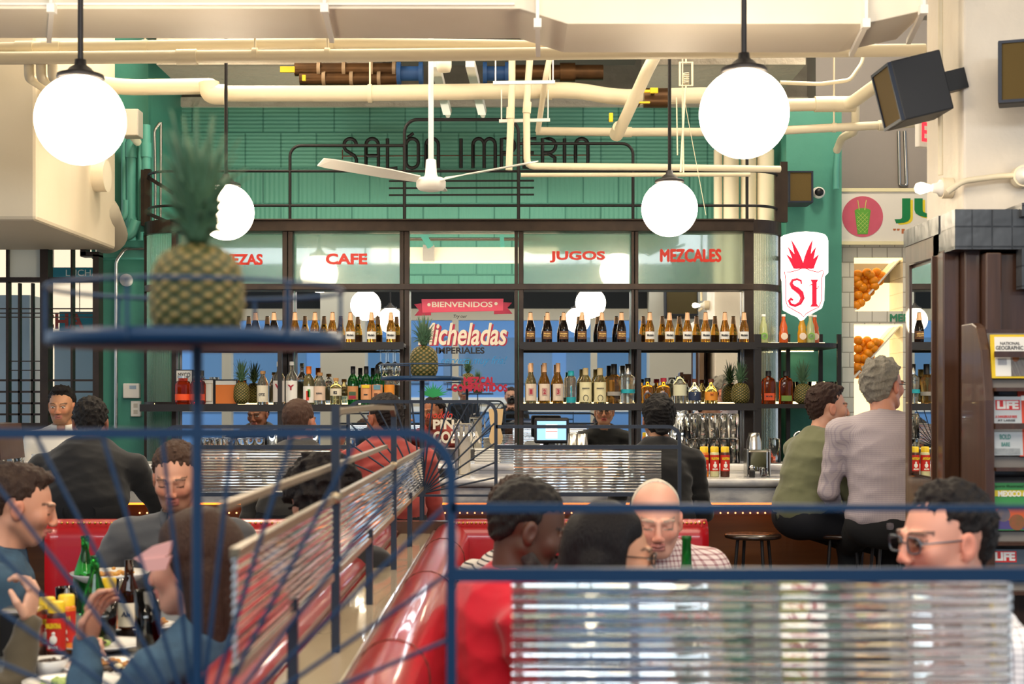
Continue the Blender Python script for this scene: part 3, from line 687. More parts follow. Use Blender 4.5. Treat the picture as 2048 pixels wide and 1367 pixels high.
obj('backing_rail', MB().cyl(W(685, 312, YL2 + .02), W(1180, 310, YL2 + .02), .004).cyl(W(685, 300, YL2 + .02), W(685, 318, YL2 + .15), .004), mat('rust', '#6a3a2c', .8), sg, world=True)

# painted window signs on the centre mirror
sgn = thing('mirror_lettering', 'painted signs on the centre mirror, pink BIENVENIDOS ribbon over Micheladas', 'sign', (0, YM, WZ(700, YM)))
YS = YM - .004
def P(x, y): return (WX(x, YS), WZ(y, YS))
pink = mat('ribbon_pink', '#e8506a', 0.5); pinkd = mat('ribbon_dark', '#b72746', 0.5)
obj('ribbon', MB().prism([P(843, 598), P(1007, 597), P(1006, 621), P(845, 625)], YS - .003, YS), pink, sgn, world=True)
obj('ribbon_tail', MB().prism([P(828, 608), P(843, 606), P(845, 624), P(862, 624), P(862, 630), P(829, 631), P(838, 620)], YS - .001, YS), pinkd, sgn, world=True)
obj('ribbon_tail', MB().prism([P(1007, 604), P(1024, 605), P(1015, 615), P(1025, 627), P(988, 628), P(988, 621), P(1006, 620)], YS - .001, YS), pinkd, sgn, world=True)
cr = mat('sign_cream', '#f3e6cf', 0.5)
wl = lambda s, x0, x1, y0, y1, m, **k: obj('lettering', text_mb(s, WX(x0, YS), WX(x1, YS), WZ(y1, YS), WZ(y0, YS), YS - k.pop('off', .004), .001, **k), m, sgn, world=True)
wl('BIENVENIDOS', 864, 985, 603, 614, cr, bold=.02)
obj('dot', MB().cyl((WX(858, YS), YS - .006, WZ(609, YS)), (WX(858, YS), YS - .004, WZ(609, YS)), .011).cyl((WX(992, YS), YS - .006, WZ(607, YS)), (WX(992, YS), YS - .004, WZ(607, YS)), .011), cr, sgn, world=True)
wl('Try our', 907, 934, 629, 637, M['black'], shear=.3)
wl('Micheladas', 838, 1017, 648, 692, pinkd, bold=.05, shear=.25)
wl('Micheladas', 836, 1014, 645, 690, cr, bold=.02, shear=.25, off=.007)
wl('IMPERIALES', 872, 969, 694, 707, M['black'], bold=.03)
wl('cerveza muy fria!', 882, 1014, 712, 732, mat('sign_blue', '#2f8fd0'), shear=.4)
wl('MEZCAL', 928, 989, 754, 768, mat('sign_crimson', '#b3183a'), bold=0, heavy=.004)
wl('COMPARTIDOS', 904, 1014, 769, 782, MATS['sign_crimson'], bold=0, heavy=.004)
wl('modelo', 852, 905, 822, 836, M['redtext'], shear=.4)
wl('PIÑA', 866, 930, 834, 858, cr, bold=.04); wl('COLADA', 866, 962, 862, 886, cr, bold=.04)
leaf = mat('sign_green', '#1f9a55', 0.5); mb = MB()
for i, a in enumerate(np.linspace(8, 172, 15)):
    c = P(866, 791); L_ = .095 + .018 * math.sin(i * 2.1); a = R(a); w_ = .012
    mb.prism([(c[0] - w_ * math.sin(a), c[1] + w_ * math.cos(a)), (c[0] + w_ * math.sin(a), c[1] - w_ * math.cos(a)), (c[0] + L_ * math.cos(a) * 1.0, c[1] + L_ * math.sin(a) * .85)], YS - .002 - i * .0002, YS)
obj('agave_painting', mb, leaf, sgn, world=True)
hz = [(-24, 817), (-20, 842), (-15, 856), (-22, 872), (-20, 884), (-11, 890), (11, 890), (20, 884), (22, 872), (15, 856), (20, 842), (24, 817)]
obj('cocktail_painting', MB().prism([P(992 + a * .62, b) for a, b in hz], YS - .002, YS), mat('sign_tan', '#e8c48e'), sgn, world=True)

# SI sign
si = thing('illuminated_sign', 'glowing white shield sign with two red letters and red agave leaves', 'sign', (WX(1611, 8.95), 8.95, WZ(650, 8.95)))
Ys = 8.9
def Q(x, y): return (WX(x, Ys), WZ(y, Ys))
ol = [Q(1567, 470)] + [Q(x, y) for x, y in ((1590, 464), (1612, 462.5), (1635, 464), (1650, 468), (1655, 474), (1657, 482), (1657, 545), (1650, 552), (1649, 600), (1644, 616), (1626, 626), (1614, 632), (1607, 640), (1600, 632), (1588, 627), (1571, 618))] + [Q(1569, 560), Q(1567, 552)]
obj('light_box', MB().prism(ol, Ys, Ys + .10), mat('sign_glow', '#ffffff', .4, emit='#fff6e6', estr=2.0), si, world=True, bevel=.004)
redn = mat('sign_red', '#d3123a', 0.4, emit='#e0143c', estr=0.35)
sh = [(1569, 543), (1578, 544), (1592, 541), (1607, 535), (1622, 541), (1636, 544), (1645, 540), (1647, 545), (1643, 556), (1643, 600), (1637, 614), (1622, 621), (1612, 627), (1607, 633), (1601, 627), (1590, 621), (1575, 612), (1571, 600), (1571, 560)]
obj('shield_outline', MB().tube([(Q(x, y)[0], Ys - .005, Q(x, y)[1]) for x, y in sh], .0028, n=5, closed=True), redn, si, world=True)
mb = MB()
for i, (tx, ty, bx) in enumerate(((1582, 479, 1602), (1575, 493, 1598), (1572, 508, 1594), (1625, 479, 1611), (1632, 493, 1616), (1638, 508, 1620))):
    c0 = Vector(Q(bx - 7, 537)); c1 = Vector(Q(bx + 7, 537)); t_ = Vector(Q(tx, ty)); s_ = 1 if i < 3 else -1
    def q(p0, k, n=6):
        m_ = Vector(((p0.x + t_.x) / 2 + s_ * k, (p0.y + t_.y) / 2))
        return [tuple(p0 * (1 - u) ** 2 + m_ * 2 * u * (1 - u) + t_ * u * u) for u in np.linspace(0, 1, n)]
    mb.prism(q(c0, .012 - .010 * s_) + q(c1, .012 + .010 * s_)[::-1][1:], Ys - .006 - i * .0003, Ys)
mb.prism([Q(1586, 520), Q(1607, 535), Q(1628, 520), Q(1623, 538), Q(1607, 533), Q(1591, 538)], Ys - .006, Ys)
obj('agave_leaves', mb, redn, si, world=True)
S = [(1603, 568), (1602, 561), (1594, 558), (1585, 560), (1582, 567), (1586, 574), (1594, 579), (1602, 586), (1605, 596), (1600, 606), (1590, 611), (1581, 608), (1578, 601), (1582, 597), (1586, 600)]
rad = [.004, .007, .008, .009, .012, .015, .018, .018, .015, .012, .010, .009, .009, .010, .006]
obj('letter', MB().tube([(Q(x, y)[0], Ys, Q(x, y)[1]) for x, y in S], .006, n=8, radii=rad), redn, si, world=True)
obj('letter', MB().prism([Q(1621, 559), Q(1636, 559), Q(1633, 565), Q(1633, 607), Q(1637, 613), Q(1620, 613), Q(1624, 607), Q(1624, 565)], Ys - .006, Ys).tube([(Q(x, y)[0], Ys - .004, Q(x, y)[1]) for x, y in ((1619, 572), (1622, 568), (1628, 573), (1634, 577), (1637, 572))], .003), redn, si, world=True)
obj('bracket', MB().cyl((WX(1600, Ys), Ys + .1, WZ(500, Ys)), (WX(1600, Ys), 9.76, WZ(500, Ys)), .015), M['black'], si, world=True)

# JUGOS sign on the tiled wall
jg = thing('juice_sign', 'framed cream sign with pink disc, green juice cup and word JUGOS', 'sign', (WX(1770, 9.9), 9.9, WZ(485, 9.9)))
Yj = 9.88
def J(x, y): return (WX(x, Yj), WZ(y, Yj))
a, b = J(1669, 486), J(2160, 380)
obj('board', MB().box(a[0], Yj, a[1], b[0], Yj + .04, b[1]), mat('sign_board', '#e3ddd2', .6), jg, world=True)
obj('frame', MB().tube([(a[0], Yj, a[1]), (b[0], Yj, a[1]), (b[0], Yj, b[1]), (a[0], Yj, b[1])], .012, closed=True, sq=True), mat('sign_frame', '#eadfb4', .5), jg, world=True)
c = J(1725, 433); obj('disc', MB().cyl((c[0], Yj - .003, c[1]), (c[0], Yj, c[1]), .142, n=40), mat('disc_pink', '#cf5f74', .6, noise=(8, '#c04f66', .3)), jg, world=True)
gcup = mat('cup_green', '#5fa23a', .6); yl = mat('cup_yellow', '#cfe07a', .6)
obj('cup', MB().prism([J(1709, 421), J(1741, 421), J(1735, 468), J(1715, 468)], Yj - .005, Yj - .003).prism([J(1709 + 16 + 16 * math.cos(t), ) if False else J(1725 + 16 * math.cos(t), 422 + 6 * math.sin(t)) for t in np.linspace(0, 2 * PI, 16, endpoint=False)], Yj - .007, Yj - .003), gcup, jg, world=True)
mb = MB()
for i in range(-2, 6):
    for s_ in (1, -1):
        pts = []
        for t in np.linspace(0, 1, 8):
            y = 428 + i * 8 + t * 30; hw = 15 - (y - 421) * .12; x = 1725 + s_ * (-15 + 30 * t)
            if 424 < y < 468 and abs(x - 1725) < hw: pts.append((J(x, y)[0], Yj - .006, J(x, y)[1]))
        if len(pts) > 1: mb.tube(pts, .0015, n=4)
mb.tube([(J(1718, 420)[0], Yj - .007, J(1718, 420)[1]), (J(1715, 400)[0], Yj - .007, J(1715, 400)[1])], .0025).tube([(J(1729, 420)[0], Yj - .007, J(1729, 420)[1]), (J(1732, 400)[0], Yj - .007, J(1732, 400)[1])], .0025)
obj('cup_pattern', mb, yl, jg, world=True)
obj('lettering_shadow', text_mb('JUGOS', WX(1794, Yj), WX(2115, Yj), WZ(449, Yj), WZ(399, Yj), Yj - .001, .001, bold=.03), mat('letter_yellow', '#e8cf2a'), jg, world=True)
obj('lettering', text_mb('JUGOS', WX(1789, Yj), WX(2110, Yj), WZ(446, Yj), WZ(396, Yj), Yj - .003, .001, bold=.03), mat('letter_green', '#0f7a42'), jg, world=True)
obj('small_lettering', text_mb('"LA JUGUERIA"', WX(1786, Yj), WX(2080, Yj), WZ(470, Yj), WZ(457, Yj), Yj - .001, .001, bold=.02), mat('letter_brown', '#b5653a'), jg, world=True)
tl = thing('tile_lettering', 'green letters ME set on the tile band between the two niches', 'sign', (WX(1795, 9.94), 9.94, WZ(645, 9.94)))
obj('lettering', text_mb('MERCADO', WX(1781, 9.94), WX(1880, 9.94), WZ(642, 9.94), WZ(628, 9.94), 9.945, .004, bold=0, heavy=.003), mat('tile_green_text', '#3f8f6a'), tl, world=True)

# niche dividers and oranges
for n_, (za, zb) in enumerate(((zt[2], zt[1]), (WZ(757, YT), zt[3]))):
    dv = thing('niche_divider', ['upper', 'lower'][n_] + ' diagonal white shelf board holding oranges in the tiled niche', 'shelf', (xn0, YT + .05, za))
    w_, h_ = xn1 - xn0, zb - za
    obj('board', MB().tube([(0.0, .14, 0.0), (w_ - .01, .14, h_ - .01)], .006, sq=True), M['white'], dv)
    mb = MB(); mb.add([(0, .02, 0), (w_, .02, h_), (w_, .3, h_), (0, .3, 0), (.012, .02, -.008), (w_, .02, h_ - .012), (w_, .3, h_ - .012), (.012, .3, -.008)], [(0, 1, 2, 3), (7, 6, 5, 4), (0, 4, 5, 1), (3, 2, 6, 7), (0, 3, 7, 4), (1, 5, 6, 2)])
    obj('slab', mb, M['white'], dv)
om = mat('orange_peel', '#f09a1a', 0.4, bump=(300, .3, .001), noise=(20, '#e8860e', .3))
op = None
ORD = ['first', 'second', 'third', 'fourth', 'fifth', 'sixth', 'seventh', 'eighth', 'ninth', 'tenth', 'eleventh', 'twelfth', 'thirteenth']
for n_, pts in enumerate((
    [(1714, 548), (1733, 545), (1752, 544), (1768, 547) if 0 else (1762, 551), (1711, 558), (1721, 552), (1740, 550), (1716, 568), (1729, 563), (1746, 561), (1757, 562), (1713, 580), (1724, 575), (1737, 573), (1748, 572), (1716, 590), (1728, 587), (1739, 583), (1713, 600), (1722, 597), (1731, 594), (1712, 610), (1720, 605)],
    [(1715, 680), (1733, 681), (1750, 684), (1758, 686), (1722, 689), (1741, 691), (1714, 697), (1729, 698), (1746, 697), (1720, 708), (1735, 706), (1713, 716), (1727, 716), (1739, 713), (1718, 725), (1730, 723), (1713, 733), (1723, 735), (1716, 742), (1713, 748)])):
    rows = {}
    for j, (px, py) in enumerate(sorted(pts, key=lambda t: (round(t[1] / 10), t[0]))):
        Yo = YT + .09 + .04 * (j % 2)
        p_ = W(px + 1, py, Yo)
        if op is None:
            op = thing('orange', '', 'orange', p_, 0, 'oranges piled in the tiled niches')
            obj('peel', MB().ell((0, 0, 0), (.034, .034, .032), n=12), om, op)
            obj('stem_scar', MB().cyl((.01, -.033, .008), (.01, -.030, .008), .004), mat('orange_scar', '#b7902c'), op); o = op
        else: o = dup(op, p_, 0.4 * j)
        r_ = round(py / 10); rows[r_] = rows.get(r_, 0) + 1
        o['label'] = 'orange in the %s niche, %s from the left in the %s row from the top' % (['upper', 'lower'][n_], ORD[rows[r_] - 1], ORD[len(rows) - 1])

# ================================================================ THE BAR
bar_ = thing('bar_counter', 'long marble topped bar with wood front and glowing orange strip', 'bar', (0, 7.5, 0))
obj('counter_top', MB().box(-4.2, 7.47, 1.00, 2.9, 7.98, 1.04).cyl((-4.2, 7.47, 1.018), (2.9, 7.47, 1.018), .022, n=16), M['marble'], bar_, world=True)
obj('fascia', MB().box(-4.2, 7.50, 0.91, 2.9, 7.54, 1.0), M['marble'], bar_, world=True)
obj('raised_ledge', MB().box(-4.2, 7.98, 1.0, 2.9, 8.28, 1.095).cyl((-4.2, 7.98, 1.075), (2.9, 7.98, 1.075), .02, n=16), M['marble'], bar_, world=True)
obj('front', MB().box(-4.2, 7.66, 0.0, 2.9, 8.2, 0.91), M['oak'], bar_, world=True)
obj('light_strip', MB().box(-4.2, 7.56, .895, 2.9, 7.58, .908), M['orange_led'], bar_, world=True)
mb = MB()
for i in range(120): mb.ell((-2.0 + i * .04, 7.64, .845), .005, n=5)
obj('bead_lights', mb, mat('bead_glow', '#ffc890', emit='#ffb070', estr=3), bar_, world=True)
obj('foot_rail', MB().cyl((-4.2, 7.5, .2), (2.9, 7.5, .2), .02), M['brass'], bar_, world=True)
hp = None
for i, px in enumerate((970, 1170)):
    x = WX(px, 7.62); t = thing('coat_hook', ['left', 'right'][i] + ' brass scroll hook under the bar edge', 'hook', (x, 7.62, .885))
    for s_ in (-1, 1): obj('curl', MB().tube([(s_ * (.01 + .016 * math.cos(a)), 0, .012 * math.sin(a)) for a in np.linspace(-2.6, 1.6, 14)], .004, n=6).ell((s_ * .034, 0, .006), .005, n=6), M['brass'], t)
    obj('back_plate', MB().box(-.012, .004, -.012, .012, .04, .02), M['brass'], t)

# ================================================================ PENDANT GLOBES
gm = mat('globe_glow', '#ffffff', 0.2, emit='#ffe9c8', estr=26)
pg = None
for i, (px, py, Y, lab) in enumerate(((161, 240, 4.71, 'large glowing globe pendant at upper left'), (1488, 227, 4.71, 'large glowing globe pendant at upper right'), (452, 424, 7.48, 'smaller glowing globe pendant behind the blurred pineapple crown'), (1339, 417, 7.48, 'smaller glowing globe pendant in front of the right pipes'), (None, 0, 1.9, 'globe pendant over the photographer, left, seen in the mirror'), (None, 1, 1.9, 'globe pendant over the photographer, right, seen in the mirror'))):
    p_ = W(px, py, Y) if px else Vector(((-1.43, .77)[py], 1.9, 2.39))
    if pg is None:
        pg = thing('pendant_lamp', lab, 'pendant lamp', p_, 0, 'globe pendants')
        gl = obj('globe', MB().ell((0, 0, 0), .147, n=36), gm, pg)
        obj('cap', MB().lathe([(.001, .20), (.018, .20), (.02, .182), (.035, .172), (.045, .16), (.075, .150), (.078, .138), (.073, .134)], n=28), M['steel2'], pg)
        obj('rod', MB().cyl((0, 0, .19), (0, 0, 1.95), .009, n=12), M['steel2'], pg)
        obj('ceiling_rose', MB().cyl((0, 0, 1.93), (0, 0, 1.97), .05, n=20), M['steel2'], pg); o = pg
    else: o = dup(pg, p_, 0, lab)

# ================================================================ CEILING FAN
fp_ = W(862, 366, 8.0)
fan = thing('ceiling_fan', 'white three blade ceiling fan hanging before the green wall', 'ceiling fan', fp_)
obj('rod', MB().cyl((0, 0, .1), (0, 0, 1.78), .0155, n=12), M['white'], fan)
obj('bell', MB().lathe([(.02, .135), (.028, .13), (.034, .05), (.042, .03), (.042, .02), (.001, .02)]), M['white'], fan)
obj('motor', MB().lathe([(.001, .03), (.07, .028), (.083, .01), (.083, -.02), (.07, -.038), (.045, -.045), (.001, -.046)], n=32), M['white'], fan)
for ang in (90, 210, 330):
    a = R(ang); mb = MB(); pts = []
    n = 12; vs = []
    for i in range(n + 1):
        t = i / n; r_ = .08 + t * .585; w_ = (.028 + .036 * min(t * 3, 1)) * (1 if t < .93 else .7); sag = .045 * t
        for s_ in (-1, 1):
            for dz in (0, .006): vs.append((r_, s_ * w_, .015 + sag + s_ * .012 + dz))
    fs = [(0, 1, 3, 2), tuple(n * 4 + k for k in (2, 3, 1, 0))]
    for i in range(n):
        for a_, b_ in ((0, 1), (1, 3), (3, 2), (2, 0)): fs.append((i * 4 + a_, i * 4 + b_, i * 4 + 4 + b_, i * 4 + 4 + a_))
    mb.add(vs, fs, 0, False); mb.xf(Matrix.Rotation(a, 4, 'Z')); obj('blade', mb, M['white'], fan)

# ================================================================ BOOTH, DIVIDER
yd0, yd1 = 1.85, 6.2
struct('trim_11', MB().box(-.445, yd0, 0, -.355, yd1, .86), M['wood'])
lg = struct('trim_12', MB().box(-.47, yd0, .86, -.335, yd1 + .05, .895), M['ledge'], bevel=.005)
bo = thing('red_booth', 'red leather corner booth with nailhead trim right of the divider', 'booth', (0, 4, 0))
def rounded_back(axis, u0, u1, c, half, z0, z1, side):
    """upholstered back with a rounded top: axis along y ('y') or x ('x')"""
    n = 12; prof_ = [(-half, z0), (-half, z1 - half)] + [(-half * math.cos(a), z1 - half + half * math.sin(a)) for a in np.linspace(0, PI, n)][1:-1] + [(half, z1 - half), (half, z0)]
    m_ = 24; vs = []; k = len(prof_)
    for i in range(m_ + 1):
        u = u0 + (u1 - u0) * i / m_
        for a, z in prof_: vs.append((c + a, u, z) if axis == 'y' else (u, c + a, z))
    fs = [(i * k + j, i * k + j + 1, (i + 1) * k + j + 1, (i + 1) * k + j) for i in range(m_) for j in range(k - 1)]
    fs += [tuple(range(k)), tuple(range(m_ * k, m_ * k + k))]
    return MB().add(vs, fs, 0, True)
for side, lab in ((1, 0), (-1, 1)):
    T = bo if side == 1 else thing('red_booth', 'red leather booth left of the divider, mostly behind the diners', 'booth', (-.9, 4, 0))
    cx = -.4 + side * .148
    obj('long_backrest', rounded_back('y', 1.95, 5.9, cx, .078, .4, .945, side), M['red'], T, world=True)
    obj('piping', MB().cyl((cx - side * .07, 1.95, .905), (cx - side * .07, 5.9, .905), .007), mat('brown_piping', '#5b2c1e', .5), T, world=True)
    xe = .80 if side == 1 else -1.9
    obj('end_backrest', rounded_back('x', min(cx, xe), max(cx, xe), 5.86, .08, .4, .962, side), M['red'], T, world=True)
    obj('end_cap', MB().box(min(-.36, xe), 5.93, .0, max(-.36, xe), 5.99, .945), M['wood'], T, world=True)
    obj('seat', MB().box(min(cx, cx + side * .55), 1.95, .14, max(cx, cx + side * .55), 5.8, .46).box(min(cx, xe), 5.3, .14, max(cx, xe), 5.8, .46), M['red'], T, world=True, bevel=.04)
    mb = MB()
    n_ = 60
    for i in range(n_): mb.ell((min(cx, xe) + (abs(xe - cx)) * i / n_, 5.79, .95), .006, n=5)
    o = obj('nailheads', mb, M['brass'], T, world=True)
    for yy in (3.0, 4.2, 5.2) if side == 1 else ():
        obj('seam', MB().tube([(cx + (.079) * math.cos(a), yy, .867 + .079 * math.sin(a)) for a in np.linspace(PI, 0, 10)] + [(cx + .08, yy, .5)], .002, n=5), MATS['brown_piping'], T, world=True)

# ================================================================ BLUE RAILINGS

flute = mat('fluted_glass', '#f0f4f6', 0.05, trans=0.95, ior=1.45)
def flutes(p0, p1, z0, z1, pitch=.0125, amp=.0011):
    """fluted pane between two ground points, horizontal ribs, ribbed on both faces"""
    p0 = Vector(p0); p1 = Vector(p1); d_ = (p1 - p0); nrm = Vector((-d_.y, d_.x, 0)).normalized()
    n = int((z1 - z0) / pitch) * 10; vs = []
    for i in range(n + 1):
        z = z0 + (z1 - z0) * i / n; o_ = .0035 + amp * math.cos(2 * PI * (z - z0) / pitch); 
        for s_ in (-1, 1):
            for p_ in (p0, p1):
                q_ = p_ + nrm * (o_ if s_ < 0 else -o_); vs.append((q_.x, q_.y, z))
    fs = []
    for i in range(n):
        a = i * 4; b = a + 4
        fs += [(a, a + 1, b + 1, b), (a + 3, a + 2, b + 2, b + 3), (a + 1, a + 3, b + 3, b + 1), (a + 2, a, b, b + 2)]
    fs += [(0, 2, 3, 1), (n * 4, n * 4 + 1, n * 4 + 3, n * 4 + 2)]
    mb = MB().add(vs, fs, 0, False)
    return mb
def sprk(mb, pts, r): return mb.tube(pts, r, sq=True)
def rail_screen(Y, tag_, label_, sides):
    T = thing('railing', label_, 'railing', (-.4, Y, 0.9))
    xc = -.405 if Y < 3 else -.392
    x1 = -.078 if Y < 3 else -.070; hw = x1 - xc; xL = xc - hw
    bm_ = M['blue'] if Y < 3 else M['slateblue']
    zt_ = 1.45 - .042 if Y < 3 else 1.45 - .006
    zh = 1.005 if Y < 3 else 1.045
    obj('centre_post', MB().cyl((xc, Y, .895), (xc, Y, 1.52), .0068, n=14) if Y < 3 else MB().cyl((xc, Y, .895), (xc, Y, 1.535), .011, n=14), bm_, T, world=True)
    r = .055
    ar = [(xL, Y, .0 if Y < 3 else .95), (xL, Y, zt_ - r)] + [(xL + r - r * math.cos(a), Y, zt_ - r + r * math.sin(a)) for a in np.linspace(0, PI / 2, 8)] + [(x1 - r + r * math.sin(a), Y, zt_ - r + r * math.cos(a)) for a in np.linspace(0, PI / 2, 8)] + [(x1, Y, .95 if Y > 3 else .0)]
    obj('arch', MB().tube(ar, .0062 if Y < 3 else .0075, sq=True), bm_, T, world=True)
    obj('bottom_bar', MB().tube([(xL, Y, zh - .01), (x1, Y, zh - .01)], .005, sq=True), bm_, T, world=True)
    for sd in (-1, 1):
        for ang in (12, 23, 34.5, 44, 52.5, 62.5, 73, 83.5):
            a = R(ang); dx, dz = math.cos(a), math.sin(a)
            L_ = min(hw / max(dx, 1e-3), (zt_ - zh) / dz)
            if dx * L_ > hw - r * .5 and dz * L_ > zt_ - zh - r * .5: L_ *= .965
            obj('spoke', MB().cyl((xc, Y, zh), (xc + sd * dx * L_, Y, zh + dz * L_), .0030 if Y < 3 else .004, n=8), bm_, T, world=True)
    obj('hub', MB().cyl((xc, Y - .012, zh), (xc, Y + .012, zh), .016, n=16), bm_, T, world=True)
    za, zb, zc = (1.45 - .138, 1.45 - .224, 1.02) if Y < 3 else (1.45 - .115, 1.45 - .203, 1.05)
    for sd in sides:
        xa = x1 if sd > 0 else xL; s_ = sd
        xe = xa + s_ * .80
        if Y > 3: obj('side_frame', MB().tube([(xa, Y, za)] + [(xe - s_ * .05 + s_ * .05 * math.sin(a), Y, za - .05 + .05 * math.cos(a)) for a in np.linspace(0, PI / 2, 7)] + [(xe, Y, .95)], .0075, sq=True), bm_, T, world=True)
        else: obj('side_frame', MB().tube([(xa, Y, za), (xe, Y, za), (xe, Y, .0)], .0062, sq=True), bm_, T, world=True)
        obj('panel_rail', MB().tube([(xa, Y, zb), (xe, Y, zb)], .0085, sq=True), bm_, T, world=True)
        obj('panel_rail', MB().tube([(xa, Y, zc - .01), (xe, Y, zc - .01)], .0085, sq=True), bm_, T, world=True)
        g0, g1 = xa + s_ * .078, xa + s_ * .72
        obj('fluted_panel', flutes((min(g0, g1), Y, 0), (max(g0, g1), Y, 0), zc, zb - .008), flute, T, world=True)
    return T, xc
T1, xc1 = rail_screen(1.83, 'near', 'blurred near blue railing with fan spokes and a fluted glass panel', (1,))
T2, xc2 = rail_screen(6.2, 'far', 'far blue railing with fan spokes and two fluted glass panels before the bar', (1, -1))
# the railing that runs along the divider between them
T3 = thing('railing', 'blue railing running back along the divider ledge with slanting fluted panels', 'railing', (-.39, 4, .9))
xl_ = -.388
for Y, zz in ((2.52, 1.10), (3.13, 1.44), (3.87, 1.10), (4.67, 1.42), (5.4, 1.10)):
    obj('post', MB().box(xl_ - .009, Y - .009, .895, xl_ + .009, Y + .009, zz), M['slateblue'], T3, world=True)
for y0, y1 in ((1.99, 3.05), (3.19, 4.62), (4.70, 6.14)):
    obj('fluted_panel', flutes((xl_, y0, 0), (xl_, y1, 0), 1.075, 1.232), flute, T3, world=True)
    obj('panel_cap', MB().tube([(xl_, y0, 1.236), (xl_, y1, 1.236)], .007, sq=True), mat('dull_brass', '#a3937a', .35, .6), T3, world=True)
    obj('panel_sill', MB().tube([(xl_, y0, 1.071), (xl_, y1, 1.071)], .007, sq=True), MATS['dull_brass'], T3, world=True)
obj('top_rail', MB().tube([(xl_, 3.13, 1.42), (xl_, 3.2, 1.425), (xl_, 4.0, 1.43), (xl_, 4.6, 1.425), (xl_, 4.67, 1.40)], .007, sq=True), MATS['dull_brass'], T3, world=True)
obj('low_rail', MB().tube([(xl_ - .02, 2.0, 1.30), (xl_ - .02, 4.6, 1.30)], .006, sq=True), MATS['dull_brass'], T3, world=True)
for Y in (3.13, 4.67): obj('clip', MB().ell((xl_, Y - .01, 1.236), .014, n=8), MATS['dull_brass'], T3, world=True)

def tray(T_, xc, Y, rad_, zd, zr_):
    o = obj('tray', MB().lathe([(.001, zd - .004), (rad_, zd - .004), (rad_, zd + .014), (rad_ - .004, zd + .014), (rad_ - .004, zd), (.001, zd)], (xc, Y, 0), n=48), M['blue'], T_, world=True)
    r_ = MB().tube([(xc + rad_ * math.cos(a), Y + rad_ * math.sin(a), zr_) for a in np.linspace(0, 2 * PI, 48, endpoint=False)], .0028, closed=True)
    for a in np.linspace(0, 2 * PI, 7)[:-1]: r_.cyl((xc + rad_ * math.cos(a + .3), Y + rad_ * math.sin(a + .3), zd), (xc + rad_ * math.cos(a + .3), Y + rad_ * math.sin(a + .3), zr_), .0025)
    obj('gallery_ring', r_, M['blue'], T_, world=True)
tray(T1, xc1, 1.83, .186, 1.45 + .072, 1.45 + .142)
tray(T2, xc2, 6.2, .180, 1.45 + .090, 1.45 + .155)
# ================================================================ PINEAPPLES
def color_attr(me, cols):
    a = me.color_attributes.new('col', 'FLOAT_COLOR', 'POINT'); a.data.foreach_set('color', np.asarray(cols, dtype=np.float32).ravel())
pskin = mat('pineapple_skin', '#6b6a2a', 0.55, attr='col')
pleaf = mat('pineapple_leaf', '#5b7a58', 0.5, noise=(20, '#3f6248', .3, (1, 1, .3)))
def pineapple(h, rw, label, loc, crown_h, seed, group=None, leaves=60):
    rnd = random.Random(seed)
    t = thing('pineapple', label, 'pineapple', loc, rnd.random() * 6, group)
    nu, nv = 16 * 6, 60
    vs = []; cols = []
    g0 = np.array(srgb('#46531f')); g1 = np.array(srgb('#a3834c')); g2 = np.array(srgb('#151d0b'))
    for j in range(nv + 1):
        tt = j / nv; z = h * tt; r0 = rw * (1 - abs(2 * tt - .96) ** 3.2) ** .5 if abs(2 * tt - .96) < 1 else 0
        r0 = max(r0, .0) * (1 - .10 * tt) + .0005
        for i in range(nu):
            a = 2 * PI * i / nu
            u = 13 * a / (2 * PI) ; v = tt * 8
            p_ = (u + v) % 1 - .5; q_ = (u - v) % 1 - .5
            b = max(0, 1 - 2.0 * max(abs(p_), abs(q_)))            # 0 in the grooves, 1 on each eye
            rr = r0 + rw * .10 * (b ** .6) * min(1, r0 / rw * 1.5)
            vs.append((rr * math.cos(a), rr * math.sin(a), z))
            c = g2 * (1 - min(1, b * 3)) + (g0 * (1 - min(1, max(0, b * 2.2 - .6))) + g1 * min(1, max(0, b * 2.2 - .6))) * min(1, b * 3)
            cols.append(c)
    fs = [(j * nu + i, j * nu + (i + 1) % nu, (j + 1) * nu + (i + 1) % nu, (j + 1) * nu + i) for j in range(nv) for i in range(nu)]
    mb = MB().add(vs, fs, 0, True)
    o = obj('fruit', mb, pskin, t); cols = np.array(cols); cols[:, 3] = 1; color_attr(o.data, cols)
    cm_ = MB()
    for k in range(leaves):
        f = k / leaves; a = k * 2.399; L_ = crown_h * (.45 + .55 * f) * (.85 + .3 * rnd.random()); tilt = R(78 - 70 * f) * (.8 + .35 * rnd.random())
        w_ = rw * .16 * (1 - .3 * f); n = 6; vv = []
        for i in range(n + 1):
            s = i / n; bend = tilt * (.55 + .75 * s)
            r_ = rw * .18 + L_ * .9 * s * math.sin(bend) * .62; z_ = h * .97 + crown_h * .12 * f + L_ * s * math.cos(bend * .8)
            ww = w_ * (1 - s) ** .7 + .0004
            for s2, lift in ((-1, .3), (0, -.0), (1, .3)):
                vv.append((r_ * math.cos(a) - s2 * ww * math.sin(a), r_ * math.sin(a) + s2 * ww * math.cos(a), z_ + lift * ww))
        ff = [(i * 3 + j, i * 3 + j + 1, i * 3 + j + 4, i * 3 + j + 3) for i in range(n) for j in range(2)]
        cm_.add(vv, ff, 0, True)
    c = obj('crown', cm_, pleaf, t)
    sm = c.modifiers.new('thick', 'SOLIDIFY'); sm.thickness = .0012
    return t
pineapple(.130, .058, 'large blurred pineapple on the near blue tray', (xc1 + .0, 1.83, 1.452 + .072), .15, 1, leaves=80)
pineapple(.150, .060, 'pineapple on the far tray in front of the Micheladas mirror', (xc2 + .008, 6.2, 1.452 + .090), .125, 2)
G_ = 'pineapples on the bottle shelf'
